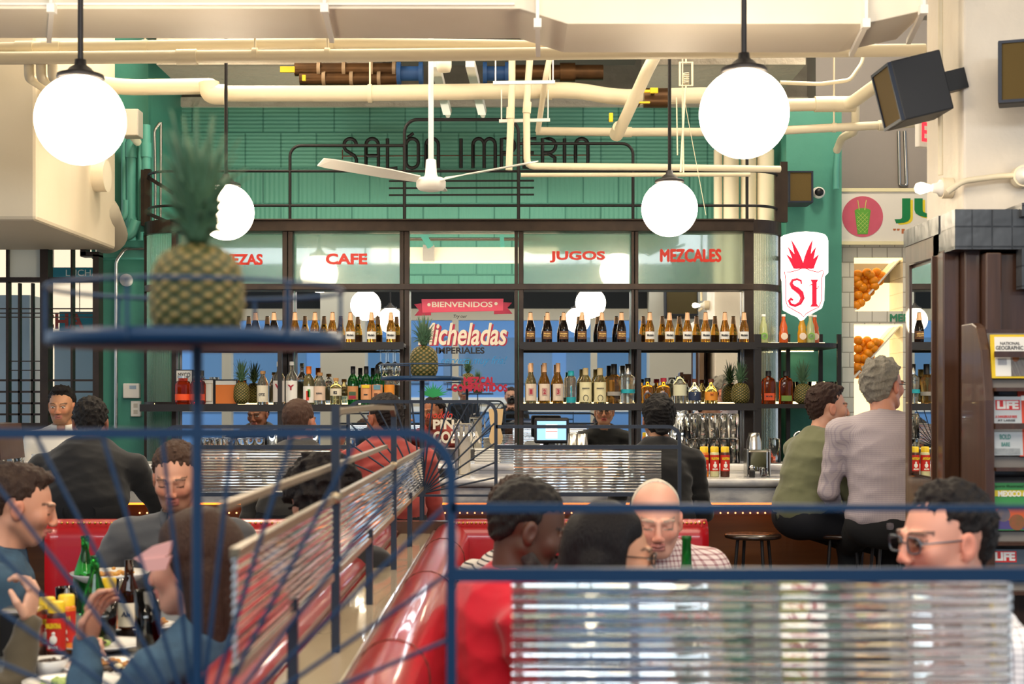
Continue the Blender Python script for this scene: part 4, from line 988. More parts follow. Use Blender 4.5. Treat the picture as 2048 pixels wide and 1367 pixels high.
zs = ZS2 + .001
for px, lab, h, rw, sd in ((483, 'pineapple beside the orange framed card on the lower shelf', .145, .049, 3), (1481, 'pineapple beside the orange shield bottle on the lower shelf', .140, .056, 4), (1606, 'pineapple between the whiskey bottle and the glass pitchers', .135, .054, 5)):
    pineapple(h, rw, lab, (WX(px, 9.08), 9.08, zs), .135, sd, G_)

# ================================================================ BOTTLES
def gmat(name, c, rough=0.02): return mat(name, c, rough, trans=0.92, ior=1.33)
amber = gmat('amber_beer', '#ffb23e'); darkb = gmat('dark_beer', '#2a1208'); clearb = gmat('clear_spirit', '#f6f4e6'); paleb = gmat('pale_tequila', '#f0dfa0')
goldb = gmat('gold_tequila', '#e9a63c'); greenb = gmat('green_bottle_glass', '#1f9a3a'); whisk = gmat('whiskey', '#c8501a'); orangeb = mat('orange_soda', '#f0641a', .1, trans=.3); yellowb = mat('yellow_soda', '#f0ab1e', .1, trans=.3); limeb = mat('lime_soda', '#dfe6a0', .1, trans=.4)
def band(r, z0, z1, a0=-160, a1=-20, rr=None):
    return MB().lathe([(r + .0008, z0), ((rr or r) + .0008, z1)], n=16, a0=R(a0), a1=R(a1))
LAB = {}
def bottle(name, kind, loc, label, cat='bottle', group=None, rz=0):
    """kind: one of the bottle kinds below; the first of a kind is built, the rest are copies"""
    if kind in LAB: return dup(LAB[kind], loc, rz, label, group)
    t = thing(name, label, cat, loc, rz, group); LAB[kind] = t
    K = BK[kind]
    prof_ = K['p']; H = prof_[-1][1]
    sx, sy = K.get('s', (1, 1))
    obj('glass_body', MB().lathe([(.0005, 0)] + prof_ + [(.0005, H)], n=K.get('n', 20), sx=sx, sy=sy, sm=K.get('n', 20) > 8), K['g'], t)
    if 'cap' in K:
        r_, h_, c_ = K['cap']; obj('cap', MB().lathe([(r_ + .0006, H - h_), (r_, H + .002), (.0005, H + .003)], n=16), c_, t)
    if 'foil' in K:
        r0_, z0_, c_ = K['foil']; obj('neck_foil', MB().lathe([(r0_ + .0015, z0_), (.0135, H - .012), (.0135, H - .004)], n=16), c_, t)
    if 'lab' in K:
        z0_, z1_, c_ = K['lab']; r_ = max(p[0] for p in prof_)
        if sy != 1: lb = obj('paper_label', MB().box(-r_ * sx * .72, -r_ * sy - .002, z0_, r_ * sx * .72, -r_ * sy, z1_), c_, t)
        else: lb = obj('paper_label', band(r_, z0_, z1_), c_, t)
        if 'txt' in K:
            for tx, w_, za, zb, cc in K['txt']: obj('print', text_mb(tx, -w_, w_, za, zb, -r_ * (sy if sy != 1 else 1) - .0035, .0012, bold=.04), cc, lb)
        if 'mark' in K:
            for (x0, z0, x1, z1, cc) in K['mark']: obj('printed_patch', MB().box(x0, -r_ * (sy if sy != 1 else 1) - .0035, z0, x1, -r_ * (sy if sy != 1 else 1) - .002, z1), cc, lb)
    if 'disc' in K:
        for (x, z, ro, ri, cc) in K['disc']:
            r_ = max(p[0] for p in prof_) * sy
            mb = MB().cyl((x, -r_ - .003, z), (x, -r_ - .001, z), ro, n=20) if not ri else MB().tube([(x + ro * math.cos(a), -r_ - .002, z + ro * 1.15 * math.sin(a)) for a in np.linspace(-1.1, PI + 1.1, 16)], ri, n=6)
            obj('emblem', mb, cc, t)
    return t
W_ = M['paper']; gold = mat('gold_foil', '#c9a05a', .35, .5); blk = M['black']; cork = mat('cork', '#b88a58', .8); ink = mat('label_ink', '#3b3a40', .7); cream_l = mat('cream_label', '#e9dfc6', .7)
pinkl = mat('pinkish_foil', '#e8b98e', .45, .2); crim = mat('label_crimson', '#a3243a', .6); turq = mat('turquoise', '#1fa3b0', .4); navy = mat('navy', '#22304f', .5); orl = mat('label_orange', '#e6902f', .6)
beerp = [(.029, .003), (.030, .012), (.030, .085), (.028, .105), (.018, .14), (.0125, .165), (.0125, .200)]
tallp = [(.036, .003), (.038, .012), (.038, .165), (.034, .185), (.015, .215), (.013, .225), (.013, .275)]
BK = {
    'amber': dict(p=beerp, g=amber, foil=(.0165, .148, pinkl), lab=(.028, .075, W_), txt=[('Modelo', .022, .045, .06, ink)]),
    'dark': dict(p=beerp, g=darkb, foil=(.0165, .148, pinkl), lab=(.028, .078, mat('dark_label', '#6b4a30', .6)), txt=[('Negra', .022, .042, .052, gold), ('Modelo', .022, .056, .068, gold)]),
    'soda_lime': dict(p=[(.028, .003), (.029, .01), (.029, .07), (.024, .095), (.026, .11), (.012, .155), (.012, .19)], g=limeb, cap=(.0135, .012, M['white']), disc=[(0, .05, .022, 0, mat('jarrito_green', '#7fb54a', .5)), (0, .05, .014, 0, W_)]),
    'soda_orange': dict(p=[(.028, .003), (.029, .01), (.029, .07), (.024, .095), (.026, .11), (.012, .155), (.012, .19)], g=orangeb, cap=(.0135, .012, M['white']), disc=[(0, .05, .022, 0, mat('soda_disc', '#f2d9c0', .5))]),
    'soda_yellow': dict(p=[(.028, .003), (.029, .01), (.029, .07), (.024, .095), (.026, .11), (.012, .155), (.012, .19)], g=yellowb, cap=(.0135, .012, M['white']), disc=[(0, .05, .022, 0, mat('soda_disc', '#f2d9c0', .5))]),
    'clear_agave': dict(p=[(.036, .003), (.037, .01), (.037, .13), (.030, .155), (.014, .185), (.014, .215)], g=clearb, cap=(.017, .016, cork), lab=(.02, .125, cream_l), txt=[('OTZ', .02, .06, .075, ink)]),
    'tall_white': dict(p=tallp, g=clearb, cap=(.0145, .03, W_), lab=(.02, .155, mat('pale_grey_label', '#ddd6d0', .7)), txt=[('V', .02, .10, .135, crim)]),
    'tall_bull': dict(p=tallp, g=clearb, cap=(.0145, .022, M['white']), lab=(.015, .155, W_), txt=[('Y', .022, .095, .13, crim)]),
    'floral': dict(p=[(.034, .003), (.036, .01), (.036, .15), (.030, .172), (.014, .195), (.014, .245)], g=paleb, cap=(.017, .045, mat('cap_orange', '#f07a28', .5)), lab=(.015, .12, W_), mark=[(-.012, .03, .006, .09, mat('flora_red', '#d8452a')), (-.002, .05, .015, .10, mat('flora_green', '#4e9a3a'))]),
    'hexlabel': dict(p=[(.036, .003), (.037, .01), (.037, .135), (.030, .16), (.014, .18), (.014, .205)], g=clearb, cap=(.017, .018, cork), lab=(.03, .12, mat('tan_label', '#e2c6ae', .7)), txt=[('ILEGAL', .02, .07, .08, ink)]),
    'squat': dict(p=[(.036, .003), (.038, .01), (.038, .105), (.032, .125), (.013, .14), (.013, .17)], g=paleb, cap=(.017, .018, cork), lab=(.06, .105, cream_l), txt=[('82', .012, .07, .09, ink)]),
    'green_a': dict(p=[(.034, .003), (.035, .01), (.035, .15), (.030, .17), (.0135, .195), (.0135, .245)], g=greenb, cap=(.015, .045, blk), lab=(.035, .12, mat('label_tan', '#c98f5a', .6)), mark=[(-.022, .04, .022, .06, crim), (-.022, .06, .022, .085, mat('hill', '#3f5a3a'))]),
    'green_b': dict(p=[(.034, .003), (.035, .01), (.035, .15), (.030, .17), (.0135, .195), (.0135, .245)], g=greenb, cap=(.015, .045, blk), lab=(.035, .13, mat('label_face', '#e0a070', .6)), mark=[(-.024, .108, .024, .128, mat('hat_yellow', '#e8c81f')), (-.012, .062, .012, .07, blk)]),
    'green_c': dict(p=[(.034, .003), (.035, .01), (.035, .15), (.030, .17), (.0135, .195), (.0135, .245)], g=greenb, cap=(.015, .045, blk), lab=(.035, .13, MATS['label_face']), mark=[(-.022, .098, .022, .128, mat('label_blue', '#5f8fa3')), (-.018, .05, .004, .075, mat('bottle_brown', '#6b3a20'))]),
    'orange_label': dict(p=[(.033, .003), (.034, .01), (.034, .14), (.028, .165), (.013, .185), (.013, .225)], g=clearb, cap=(.015, .02, blk), lab=(.05, .13, orl)),
    'twine': dict(p=[(.038, .003), (.040, .01), (.040, .14), (.034, .165), (.016, .195), (.014, .235)], g=paleb, cap=(.018, .05, mat('twine', '#cdb98c', .9)), lab=(.02, .145, mat('yellow_cream_label', '#e6dcae', .7)), txt=[('JIMADOR', .025, .10, .11, ink)], disc=[(0, .045, .016, .0018, ink)]),
    'turq': dict(p=[(.030, .003), (.032, .01), (.032, .165), (.026, .18), (.014, .195), (.014, .215)], g=clearb, cap=(.02, .035, turq), lab=(.015, .05, turq), mark=[(-.003, .05, .003, .12, turq)]),
    'flared_dark': dict(p=[(.036, .003), (.037, .01), (.046, .16), (.045, .175), (.015, .20), (.015, .26)], g=gmat('smoky_spirit', '#b88a4a'), cap=(.019, .065, blk), n=8, lab=(.06, .085, mat('grey_label', '#9a948c', .6))),
    'flared_clear': dict(p=[(.036, .003), (.037, .01), (.046, .16), (.045, .175), (.015, .20), (.015, .26)], g=clearb, cap=(.019, .065, M['stainless']), n=8, lab=(.075, .10, turq)),
    'horseshoe': dict(p=[(.043, .003), (.045, .01), (.045, .105), (.038, .12), (.014, .132), (.014, .17)], g=goldb, s=(1, .6), cap=(.019, .022, blk), disc=[(0, .05, .024, .006, mat('horseshoe_grey', '#5a5a62', .5))]),
    'horseshoe_red': dict(p=[(.043, .003), (.045, .01), (.045, .105), (.038, .12), (.014, .132), (.014, .17)], g=goldb, s=(1, .6), cap=(.019, .022, crim), disc=[(0, .05, .024, .006, MATS['horseshoe_grey'])]),
    'carafe': dict(p=[(.042, .003), (.044, .01), (.044, .12), (.040, .145), (.022, .16), (.024, .18)], g=clearb, cap=(.026, .02, M['glass']), lab=(.06, .13, mat('carafe_label', '#dcd9b8', .7))),
    'shield_blue': dict(p=[(.036, .003), (.042, .012), (.043, .07), (.036, .105), (.014, .125), (.014, .165)], g=clearb, cap=(.018, .02, mat('cap_brown', '#5a2a1a', .5)), lab=(.03, .085, navy), txt=[('7', .006, .06, .078, W_)]),
    'shield_orange': dict(p=[(.036, .003), (.042, .012), (.043, .07), (.036, .105), (.014, .125), (.014, .165)], g=gmat('reposado', '#f0d27a'), cap=(.018, .02, MATS['cap_brown']), lab=(.03, .085, orl), txt=[('M', .010, .06, .075, mat('orange_ink', '#b3501a'))]),
    'whisk_orange': dict(p=[(.043, .003), (.046, .01), (.046, .145), (.040, .165), (.015, .178), (.015, .215)], g=whisk, s=(1, .6), cap=(.018, .03, blk), lab=(.03, .075, mat('flask_label_orange', '#e0562a', .6)), txt=[('RYE', .02, .05, .06, ink)]),
    'whisk_green': dict(p=[(.043, .003), (.046, .01), (.046, .145), (.040, .165), (.015, .178), (.015, .215)], g=whisk, s=(1, .6), cap=(.018, .03, blk), lab=(.025, .06, mat('flask_label_green', '#6f8a3a', .6))),
}
for i_, (c_) in enumerate((paleb, goldb, goldb)):
    BK['num%d' % (i_ + 1)] = dict(p=[(.034, .003), (.035, .01), (.035, .135), (.030, .16), (.014, .20), (.013, .265)], g=c_, cap=(.0145, .055, pinkl), lab=(.028, .135, mat('number_label', '#e0cdb8', .7)), txt=[(str(i_ + 1), .008, .07, .10, crim)], mark=[(-.016, .062, .016, .108, mat('label_rose', '#b98f86'))])
Yb = 9.08
ordn = ['first', 'second', 'third', 'fourth', 'fifth', 'sixth', 'seventh', 'eighth', 'ninth', 'tenth', 'eleventh', 'twelfth']
rows = [
    ('dark', 'dark brown beer bottle', [352, 392, 432, 472, 511, 548], 'upper left shelf', 'dark beer bottles on the upper left shelf'),
    ('amber', 'amber beer bottle with white label', [590, 630, 665, 701, 743, 782], 'upper left shelf', 'amber beer bottles on the upper left shelf'),
    ('dark', 'dark brown beer bottle', [1061, 1095, 1127.6, 1164, 1203.7, 1243], 'upper right shelf', 'dark beer bottles on the upper right shelf'),
    ('amber', 'amber beer bottle with white label', [1299.5, 1339, 1374.7, 1411, 1449.6, 1488], 'upper right shelf', 'amber beer bottles on the upper right shelf')]
for kind, des, xs, place, grp in rows:
    for i, px in enumerate(xs):
        bottle('beer_bottle', kind, (WX(px, Yb), Yb, ZS1 - .005), '%s, %s from the left, on the %s' % (des, ordn[i], place), group=grp, rz=R(random.Random(px).uniform(-8, 8)))
sodas = [(1527, 'soda_lime', 'pale lime soda bottle alone at the left of the end shelf'), (1567, 'soda_orange', 'orange soda bottle directly under the glowing sign'), (1604, 'soda_yellow', 'yellow soda bottle under the point of the sign'), (1621, 'soda_lime', 'pale lime soda bottle between the yellow and an orange one'), (1632, 'soda_orange', 'orange soda bottle at the right end of the shelf')]
for j, (px, kind, lab) in enumerate(sodas): bottle('soda_bottle', kind, (WX(px, Yb + .1 + (.03 if j == 4 else 0)), Yb + .1 + (.07 if j == 4 else 0), ZS1 - .005), lab, group='soda bottles on the end shelf')
spir = [(525.7, 'clear_agave', 'clear spirit bottle with cork and cream label beside the pineapple'), (558, 'tall_white', 'tall clear bottle with pale gray label by the shelf post'),
    (583.6 + 34, 'floral', 'bottle with orange cap and floral label'), (583.6, 'tall_bull', 'tall clear bottle with white label and red horned mark'), (640, 'hexlabel', 'clear bottle with cork and tan label'), (672, 'squat', 'squat pale bottle with cork and cream label'),
    (706, 'green_a', 'green bottle with hill label, left of the three green ones'), (732.5, 'green_b', 'green bottle with yellow hatted face label, middle of the three'), (755, 'green_c', 'green bottle with blue topped label, right of the three'), (779, 'orange_label', 'clear bottle with plain orange label'),
    (1062, 'num1', 'pale bottle with a big red one, leftmost of three numbered bottles'), (1089, 'num2', 'gold bottle with a big red two, between two numbered bottles'), (1116, 'num3', 'gold bottle with a big red three, beside the turquoise capped one'), (1142, 'turq', 'slim clear bottle with turquoise cap and base'), (1171, 'twine', 'yellowish bottle with twine neck, left of two'), (1200, 'twine', 'yellowish bottle with twine neck, right of two'),
    (1228, 'flared_dark', 'flared smoky bottle with dark cap and slanting gray label'), (1256, 'flared_clear', 'flared clear bottle with steel cap and turquoise label'), (1295, 'horseshoe', 'squat gold bottle with horseshoe emblem and black stopper'), (1327, 'horseshoe_red', 'squat gold bottle with horseshoe emblem and red stopper'),
    (1359.5, 'carafe', 'wide clear glass carafe with pale label'), (1389, 'shield_blue', 'round shouldered clear bottle with dark blue shield label'), (1422, 'shield_orange', 'round shouldered pale bottle with orange shield label'), (1537, 'whisk_orange', 'flask shaped whiskey bottle with orange label'), (1571.5, 'whisk_green', 'flask shaped whiskey bottle with green label')]
for px, kind, lab in spir: bottle('liquor_bottle', kind, (WX(px, Yb), Yb, ZS2 - .005), lab + ' on the lower shelf', group=None)
# framed cards and the red jar on the lower left shelf
def card(px0, px1, py0, name, lab, c):
    t = thing('framed_card', lab, 'picture frame', (WX((px0 + px1) / 2, 9.15), 9.15, ZS2 - .005))
    w_ = (px1 - px0) / FP * 9.15 / 2; h_ = (808 - py0) / FP * 9.15
    obj('card', MB().box(-w_, 0, 0, w_, .012, h_), c, t)
    obj('frame', MB().tube([(-w_, 0, .005), (w_, 0, .005), (w_, 0, h_), (-w_, 0, h_)], .006, closed=True, sq=True), blk, t)
    return t, w_, h_
t, w_, h_ = card(430, 474, 758, '', 'framed orange card leaning behind the pineapple', mat('card_orange', '#e8823c', .7, emit='#e8823c', estr=0) )
obj('white_border', MB().box(-w_, -.003, h_ - .03, w_, -.001, h_), W_, t)
t, w_, h_ = card(404, 428, 757, '', 'framed white certificate behind the near post', W_)
obj('print', MB().tube([(-w_ * .7, -.003, h_ * .15), (w_ * .7, -.003, h_ * .15), (w_ * .7, -.003, h_ * .85), (-w_ * .7, -.003, h_ * .85)], .0015, closed=True, sq=True), gold, t)
t, w_, h_ = card(351, 386, 738, '', 'small white card with black lettering above the red jar', W_)
obj('lettering', text_mb('MYCO', -w_ * .7, w_ * .7, h_ * .8, h_ * .92, -.003), blk, t)
for px in (366, 396):
    t = thing('glass_jar', ('cut glass jar of red drink left of the near post' if px == 366 else 'cut glass jar of red drink behind the near post'), 'jar', (WX(px, 9.05), 9.05, ZS2 - .005))
    obj('glass_body', MB().lathe([(.001, 0), (.045, .003), (.05, .02), (.05, .13), (.042, .15), (.03, .155), (.03, .17)], n=12, sm=False), gmat('red_drink', '#d8401a'), t)
    obj('lid', MB().cyl((0, 0, .17), (0, 0, .185), .034), M['stainless'], t)
    obj('label', band(.05, .03, .07), mat('jar_label', '#e8501f', .6), t)

# ================================================================ GLASSWARE
tumb = [(.0005, .006), (.026, .006), (.033, .14), (.036, .14), (.030, 0), (.0005, 0)]
tg = None; cnt = 0
def glass_at(loc, lab, grp, flip=True, sc=1.0):
    global tg
    if tg is None:
        tg = thing('tumbler', lab, 'glass', loc, 0, grp)
        obj('glass_wall', MB().lathe([(.036, 0), (.030, .14), (.0005, .14), (.0005, .132), (.026, .132), (.033, 0), (.036, 0)], n=16), M['tumbler'], tg)
        obj('rim_band', MB().lathe([(.0362, .0), (.0372, .001), (.0362, .004)], n=16), M['tumbler'], tg)
        return tg
    return dup(tg, loc, 0, lab, grp, sc)
rows_ = (('front', 8.07, 0), ('back', 8.19, 0))
def stack(px0, px1, step, Y, tiers, zb, where, grp):
    xs = list(np.arange(px0, px1, step))
    for k in range(tiers):
        for i, px in enumerate(xs[k // 2:len(xs) - k // 2]):
            if random.Random(float(px * 7 + k)).random() < .12 and k == tiers - 1: continue
            glass_at((WX(px, Y) + .004 * math.sin(px + k), Y, zb + k * .1405), 'upturned tumbler, %s from left, %s tier, %s' % (ordn[i], ['bottom', 'top', 'third'][k], where), grp)
stack(1388, 1476, 20, 8.04, 2, 1.0955, 'front row by the sauces', 'stacked tumblers by the sauce bottles')
stack(1380, 1480, 22, 8.14, 2, 1.0955, 'back row by the sauces', 'stacked tumblers by the sauce bottles')
stack(1548, 1580, 19, 8.06, 1, 1.0955, 'right of the napkin holder', 'tumblers right of the napkin holder')
stack(418, 516, 22, 8.06, 1, 1.0955, 'front row at the bar left end', 'tumblers at the left of the bar')
stack(410, 560, 22, 8.17, 1, 1.0955, 'back row at the bar left end', 'tumblers at the left of the bar')
stack(680, 706, 19, 8.08, 1, 1.0955, 'beside the red sweater', 'tumblers in the middle of the bar')
glass_at((WX(36, 7.9), 7.9, 1.04), 'empty glass left of the server on the bar', 'glasses near the server')
glass_at((WX(72, 7.9), 7.9, 1.04), 'shorter empty glass right of the first, before the server', 'glasses near the server', sc=.8)
# glass pitchers on the right shelf
tp = None
for i, px in enumerate((1590, 1628, 1650, 1668)):
    loc = (WX(px, 9.3), 9.32 if i != 0 else 9.36, ZS2 - .003)
    lab = 'clear glass beer mug, %s from the left beside the shelf pineapple' % ordn[i]
    if tp is None:
        tp = thing('glass_mug', lab, 'mug', loc, R(-50), 'glass mugs on the end shelf')
        obj('glass_wall', MB().lathe([(.0005, 0), (.040, .002), (.042, .01), (.040, .15), (.037, .15), (.038, .015), (.0005, .012)], n=20), M['glass'], tp)
        obj('handle', MB().tube([(.04, 0, .12), (.07, 0, .115), (.075, 0, .06), (.04, 0, .04)], .006), M['glass'], tp)
    else: dup(tp, loc, R(-50 + 30 * i), lab)
# wine glasses hanging on the left of the centre mirror
for i, px in enumerate((761, 776, 790)):
    t = thing('wine_glass', 'wine glass hanging upside down under the upper shelf, %s from the left' % ordn[i], 'wine glass', (WX(px, 9.1), 9.1, ZS1 - .05))
    obj('foot', MB().cyl((0, 0, .0), (0, 0, .004), .03, n=20).cyl((0, 0, 0), (0, 0, -.07), .004, n=8), M['glass'], t)
    obj('bowl', MB().lathe([(.004, -.07), (.03, -.09), (.036, -.12), (.030, -.165), (.028, -.165), (.034, -.12), (.028, -.092), (.003, -.074)], n=20), M['glass'], t)

# sauces, napkin holder, register, tap, shakers
def sauce(loc, body, lab, grp):
    t = thing('sauce_bottle', lab, 'sauce bottle', loc, 0, grp)
    obj('bottle_body', MB().lathe([(.0005, 0), (.024, .001), (.025, .006), (.025, .125), (.022, .132), (.0005, .134)], n=20), body, t)
    obj('cap', MB().lathe([(.022, .130), (.022, .158), (.019, .162), (.0005, .162)], n=20), M['yellowcap'], t)
    l = obj('wrap_label', band(.025, .032, .118, -175, -5), mat('sauce_red', '#c8281e', .5), t)
    obj('print', text_mb('VALENTINA', -.021, .021, .092, .106, -.028, .001, bold=.05), MATS['hat_yellow'], l)
    obj('figure', MB().ell((0, -.0265, .062), (.010, .002, .012), n=10).ell((0, -.0265, .078), (.005, .002, .005), n=8), W_, l)
    obj('print', text_mb('SALSA', -.014, .014, .038, .047, -.028, .001, bold=.05), W_, l)
    return t
so, sgn_, sb = mat('sauce_orange', '#d87a1e', .3), mat('sauce_pale', '#c9c79a', .3), mat('sauce_brown', '#4a2014', .3)
for px, m_, nm in ((1408, so, 'orange'), (1429, sgn_, 'pale green'), (1450, sb, 'dark brown')):
    sauce((WX(px, 7.62), 7.62, 1.04), m_, '%s hot sauce bottle with yellow cap on the marble bar' % nm, 'sauce bottles on the bar')
t = thing('napkin_holder', 'chrome napkin dispenser on the marble bar', 'napkin holder', (WX(1514, 7.66), 7.66, 1.04))
obj('shell', MB().box(-.055, -.05, .008, .055, .05, .145), M['chrome'], t, bevel=.012)
obj('end_plate', MB().box(-.064, -.055, 0, -.055, .055, .15), M['stainless'], t, bevel=.004); obj('end_plate', MB().box(.055, -.055, 0, .064, .055, .15), M['stainless'], t, bevel=.004)
obj('napkins', MB().box(-.05, -.054, .02, .05, -.05, .03), W_, t)
t = thing('salt_shaker', 'small glass salt shaker before the napkin dispenser', 'shaker', (WX(1504, 7.57), 7.57, 1.04))
obj('glass_body', MB().lathe([(.0005, 0), (.016, .001), (.017, .05), (.0005, .052)], n=12), M['glass'], t); obj('lid', MB().lathe([(.017, .05), (.015, .062), (.0005, .066)], n=12), M['chrome'], t)
obj('salt', MB().cyl((0, 0, .003), (0, 0, .035), .014, n=10), W_, t)
t = thing('shot_glass', 'shot glass of red sauce before the napkin dispenser', 'glass', (WX(1527, 7.57), 7.57, 1.04))
obj('glass_body', MB().lathe([(.0005, 0), (.017, .001), (.021, .05), (.018, .05), (.014, .006), (.0005, .006)], n=14), M['glass'], t)
obj('sauce', MB().cyl((0, 0, .007), (0, 0, .04), .014, .017, n=12), mat('sauce_in_glass', '#b8401e', .3), t)
t = thing('cocktail_shaker', 'steel cocktail shaker upside down behind the napkin dispenser', 'shaker', (WX(1508, 8.05), 8.05, 1.0955))
obj('tin', MB().lathe([(.045, 0), (.042, .12), (.034, .145), (.030, .17), (.0005, .172)], n=24), M['stainless'], t)
t = None
for i, px in enumerate((1148, 1163)):
    t = thing('mixing_tin', ['left', 'right'][i] + ' steel mixing tin beside the cash register', 'shaker', (WX(px, 8.1), 8.12 - .06 * i, 1.0955))
    obj('tin', MB().lathe([(.042, 0), (.032, .165), (.0005, .166)], n=24), M['stainless'], t); obj('rim', MB().lathe([(.042, 0), (.0435, .002), (.042, .005)], n=24), M['chrome'], t)
t = thing('cash_register', 'black touchscreen register glowing blue behind the bar', 'register', (WX(1103, 8.6), 8.6, 1.03))
obj('screen_housing', MB().box(-.105, -.02, .11 + .05, .105, .02, .315), blk, t, bevel=.012)
scr = mat('screen_blue', '#7fb4e0', .3, emit='#8fc4f0', estr=1.1)
s_ = obj('screen', MB().box(-.088, -.0225, .18, .088, -.021, .295), scr, t)
obj('screen_window', MB().box(-.035, -.0235, .19, .035, -.0226, .275), mat('screen_white', '#ffffff', .3, emit='#ffffff', estr=1.1), s_)
obj('screen_window', MB().box(-.035, -.0242, .23, .035, -.0236, .235), mat('screen_red', '#e08080', .3, emit='#e08080', estr=.6), s_)
obj('stand', MB().box(-.02, -.01, .03, .02, .03, .17).prism([(-.05, 0), (.05, 0), (.03, .06), (-.03, .06)], -.04, .05), blk, t, bevel=.004)
obj('base', MB().box(-.09, -.09, 0, .09, .08, .018), blk, t, bevel=.006)
t = thing('beer_tap', 'steel beer tap tower standing on the bar before the painted mirror', 'beer tap', (WX(930, 7.85), 7.85, 1.04))
obj('tower', MB().box(-.03, -.03, 0, .03, .03, .27), mat('tap_cream', '#d9d0bd', .25, .5), t, bevel=.01)
obj('tower', MB().box(-.055, -.02, 0, -.033, .03, .25), M['stainless'], t, bevel=.005)
obj('cap', MB().box(-.06, -.035, .27, .04, .035, .285), M['chrome'], t, bevel=.006)
for i in range(5): obj('faucet', MB().tube([(-.06 + i * .028, -.03, .235), (-.06 + i * .028, -.075, .235), (-.06 + i * .028, -.085, .20)], .006).cyl((-.06 + i * .028, -.055, .24), (-.06 + i * .028, -.055, .275), .005), M['chrome'], t)
t = thing('drip_tray', 'black drip tray at the foot of the beer tap', 'tray', (WX(888, 7.62), 7.62, 1.04))
obj('tray', MB().box(-.06, -.05, 0, .06, .05, .045), blk, t, bevel=.005)
obj('grid', MB().box(-.055, -.045, .045, .055, .045, .048), M['stainless'], t)
for i in range(14):
    pass
t = thing('plate_stack', 'stack of white paper menus and plates beside the tap', 'stack', (WX(975, 8.1), 8.1, 1.0955))
for i in range(9): obj('sheet', MB().box(-.07 + .004 * math.sin(i * 2), -.06, i * .009, .07 + .004 * math.sin(i * 2), .06, i * .009 + .006), W_, t)
t = thing('slatted_rack', 'pale slatted rack right of the menus behind the railing', 'rack', (WX(1012, 8.12), 8.12, 1.0955))
for i in range(9): obj('slat', MB().box(-.055, -.03, i * .012, .055, .03, i * .012 + .005), M['stainless'], t)
obj('frame', MB().box(-.06, -.03, 0, -.055, .03, .11).box(.055, -.03, 0, .06, .03, .11), M['stainless'], t)
t = thing('open_menu', 'open paper menu lying behind the bar left of the register', 'menu', (WX(1072, 8.3), 8.2, 1.0955))
obj('page', MB().prism([(-.07, 0), (.06, .02), (.085, .075), (-.045, .05)], -.03, -.02), W_, t)
obj('print', MB().prism([(-.055, .01), (.055, .027), (.075, .065), (-.04, .043)], -.031, -.0301), mat('menu_grey', '#c9c4ba', .8), t)
# faucet at right end
t = thing('faucet', 'curved chrome faucet between the shelves at the right end', 'faucet', (WX(1588, 8.8), 8.8, 1.03))
obj('spout', MB().tube([(0, 0, 0), (0, 0, .19)] + [(.035 - .035 * math.cos(a), 0, .19 + .035 * math.sin(a)) for a in np.linspace(0, PI, 8)] + [(.07, 0, .14)], .008), M['chrome'], t)
obj('base', MB().cyl((0, 0, 0), (0, 0, .03), .02), M['chrome'], t)

# ================================================================ WALL DEVICES
t = thing('thermostat', 'white thermostat on the green pier', 'thermostat', W(264, 781, 9.6))
obj('case', MB().box(-.055, -.025, -.05, .055, .02, .05), M['white'], t, bevel=.006); obj('display', MB().box(-.01, -.027, .012, .035, -.025, .035), mat('lcd', '#9fb4c8', .3), t)
t = thing('power_outlet', 'white double outlet on the green pier under the thermostat', 'outlet', W(272, 817, 9.6))
obj('plate', MB().box(-.033, -.01, -.052, .033, .02, .052), M['white'], t, bevel=.003); obj('sockets', MB().box(-.014, -.012, .008, .014, -.01, .036).box(-.014, -.012, -.036, .014, -.01, -.008), mat('box_gray2', '#c5bfb2'), t)
t = thing('strobe_alarm', 'round white alarm disc on the green pier', 'alarm', W(253, 560, 9.6))
obj('disc', MB().lathe([(.001, 0), (.04, .004), (.043, .02), (.043, .04), (.001, .04)], n=28).xf(Matrix.Rotation(R(-90), 4, 'X') @ Matrix.Translation((0, 0, -.03)) @ Matrix.Rotation(0, 4, 'X')), M['white'], t)
def speaker(lab, p_, rx, rz, sx, sy, sz):
    t = thing('speaker', lab, 'speaker', p_); t.rotation_euler = (rx, 0, rz)
    obj('cabinet', MB().box(-sx, -sy, -sz, sx, sy, sz), mat('speaker_black', '#23252a', .6, bump=(200, .2, .001)), t, bevel=.006)
    obj('grille', MB().box(-sx + .012, -sy - .006, -sz + .012, sx - .012, -sy, sz - .012), mat('speaker_cloth', '#5b4a24', .9, bump=(400, .5, .002)), t)
    obj('grille_frame', MB().tube([(-sx + .008, -sy - .004, -sz + .008), (sx - .008, -sy - .004, -sz + .008), (sx - .008, -sy - .004, sz - .008), (-sx + .008, -sy - .004, sz - .008)], .008, closed=True, sq=True), mat('frame_navy', '#1c2638', .5), t)
    return t
sp_ = speaker('large black speaker tilted down on the left side of the column', W(1826, 182, 5.62), R(14), R(-88), .115, .10, .118)
obj('bracket', MB().box(-.03, .10, -.04, .03, .21, .04), M['black'], sp_)
speaker('black speaker on the front of the column cut by the photo edge', W(2052, 146, 5.40), R(4), R(-20), .10, .07, .118)
speaker('small speaker under the canopy end beside the security camera', W(1595, 378, 9.60), 0, 0, .085, .10, .108)
speaker('small speaker high on the facade column, seen in the mirror', (2.62, YF + .50, 3.02), R(-8), PI, .25, .15, .28)
t = thing('security_camera', 'small round security camera on the green pier', 'camera', W(1637, 385, 9.7))
obj('housing', MB().ell((0, 0, 0), (.045, .035, .04), n=14), M['white'], t); obj('lens', MB().ell((0, -.022, 0), (.032, .02, .028), n=12), M['black'], t); obj('mount', MB().cyl((0, 0, .0), (0, .06, .0), .03), M['white'], t)
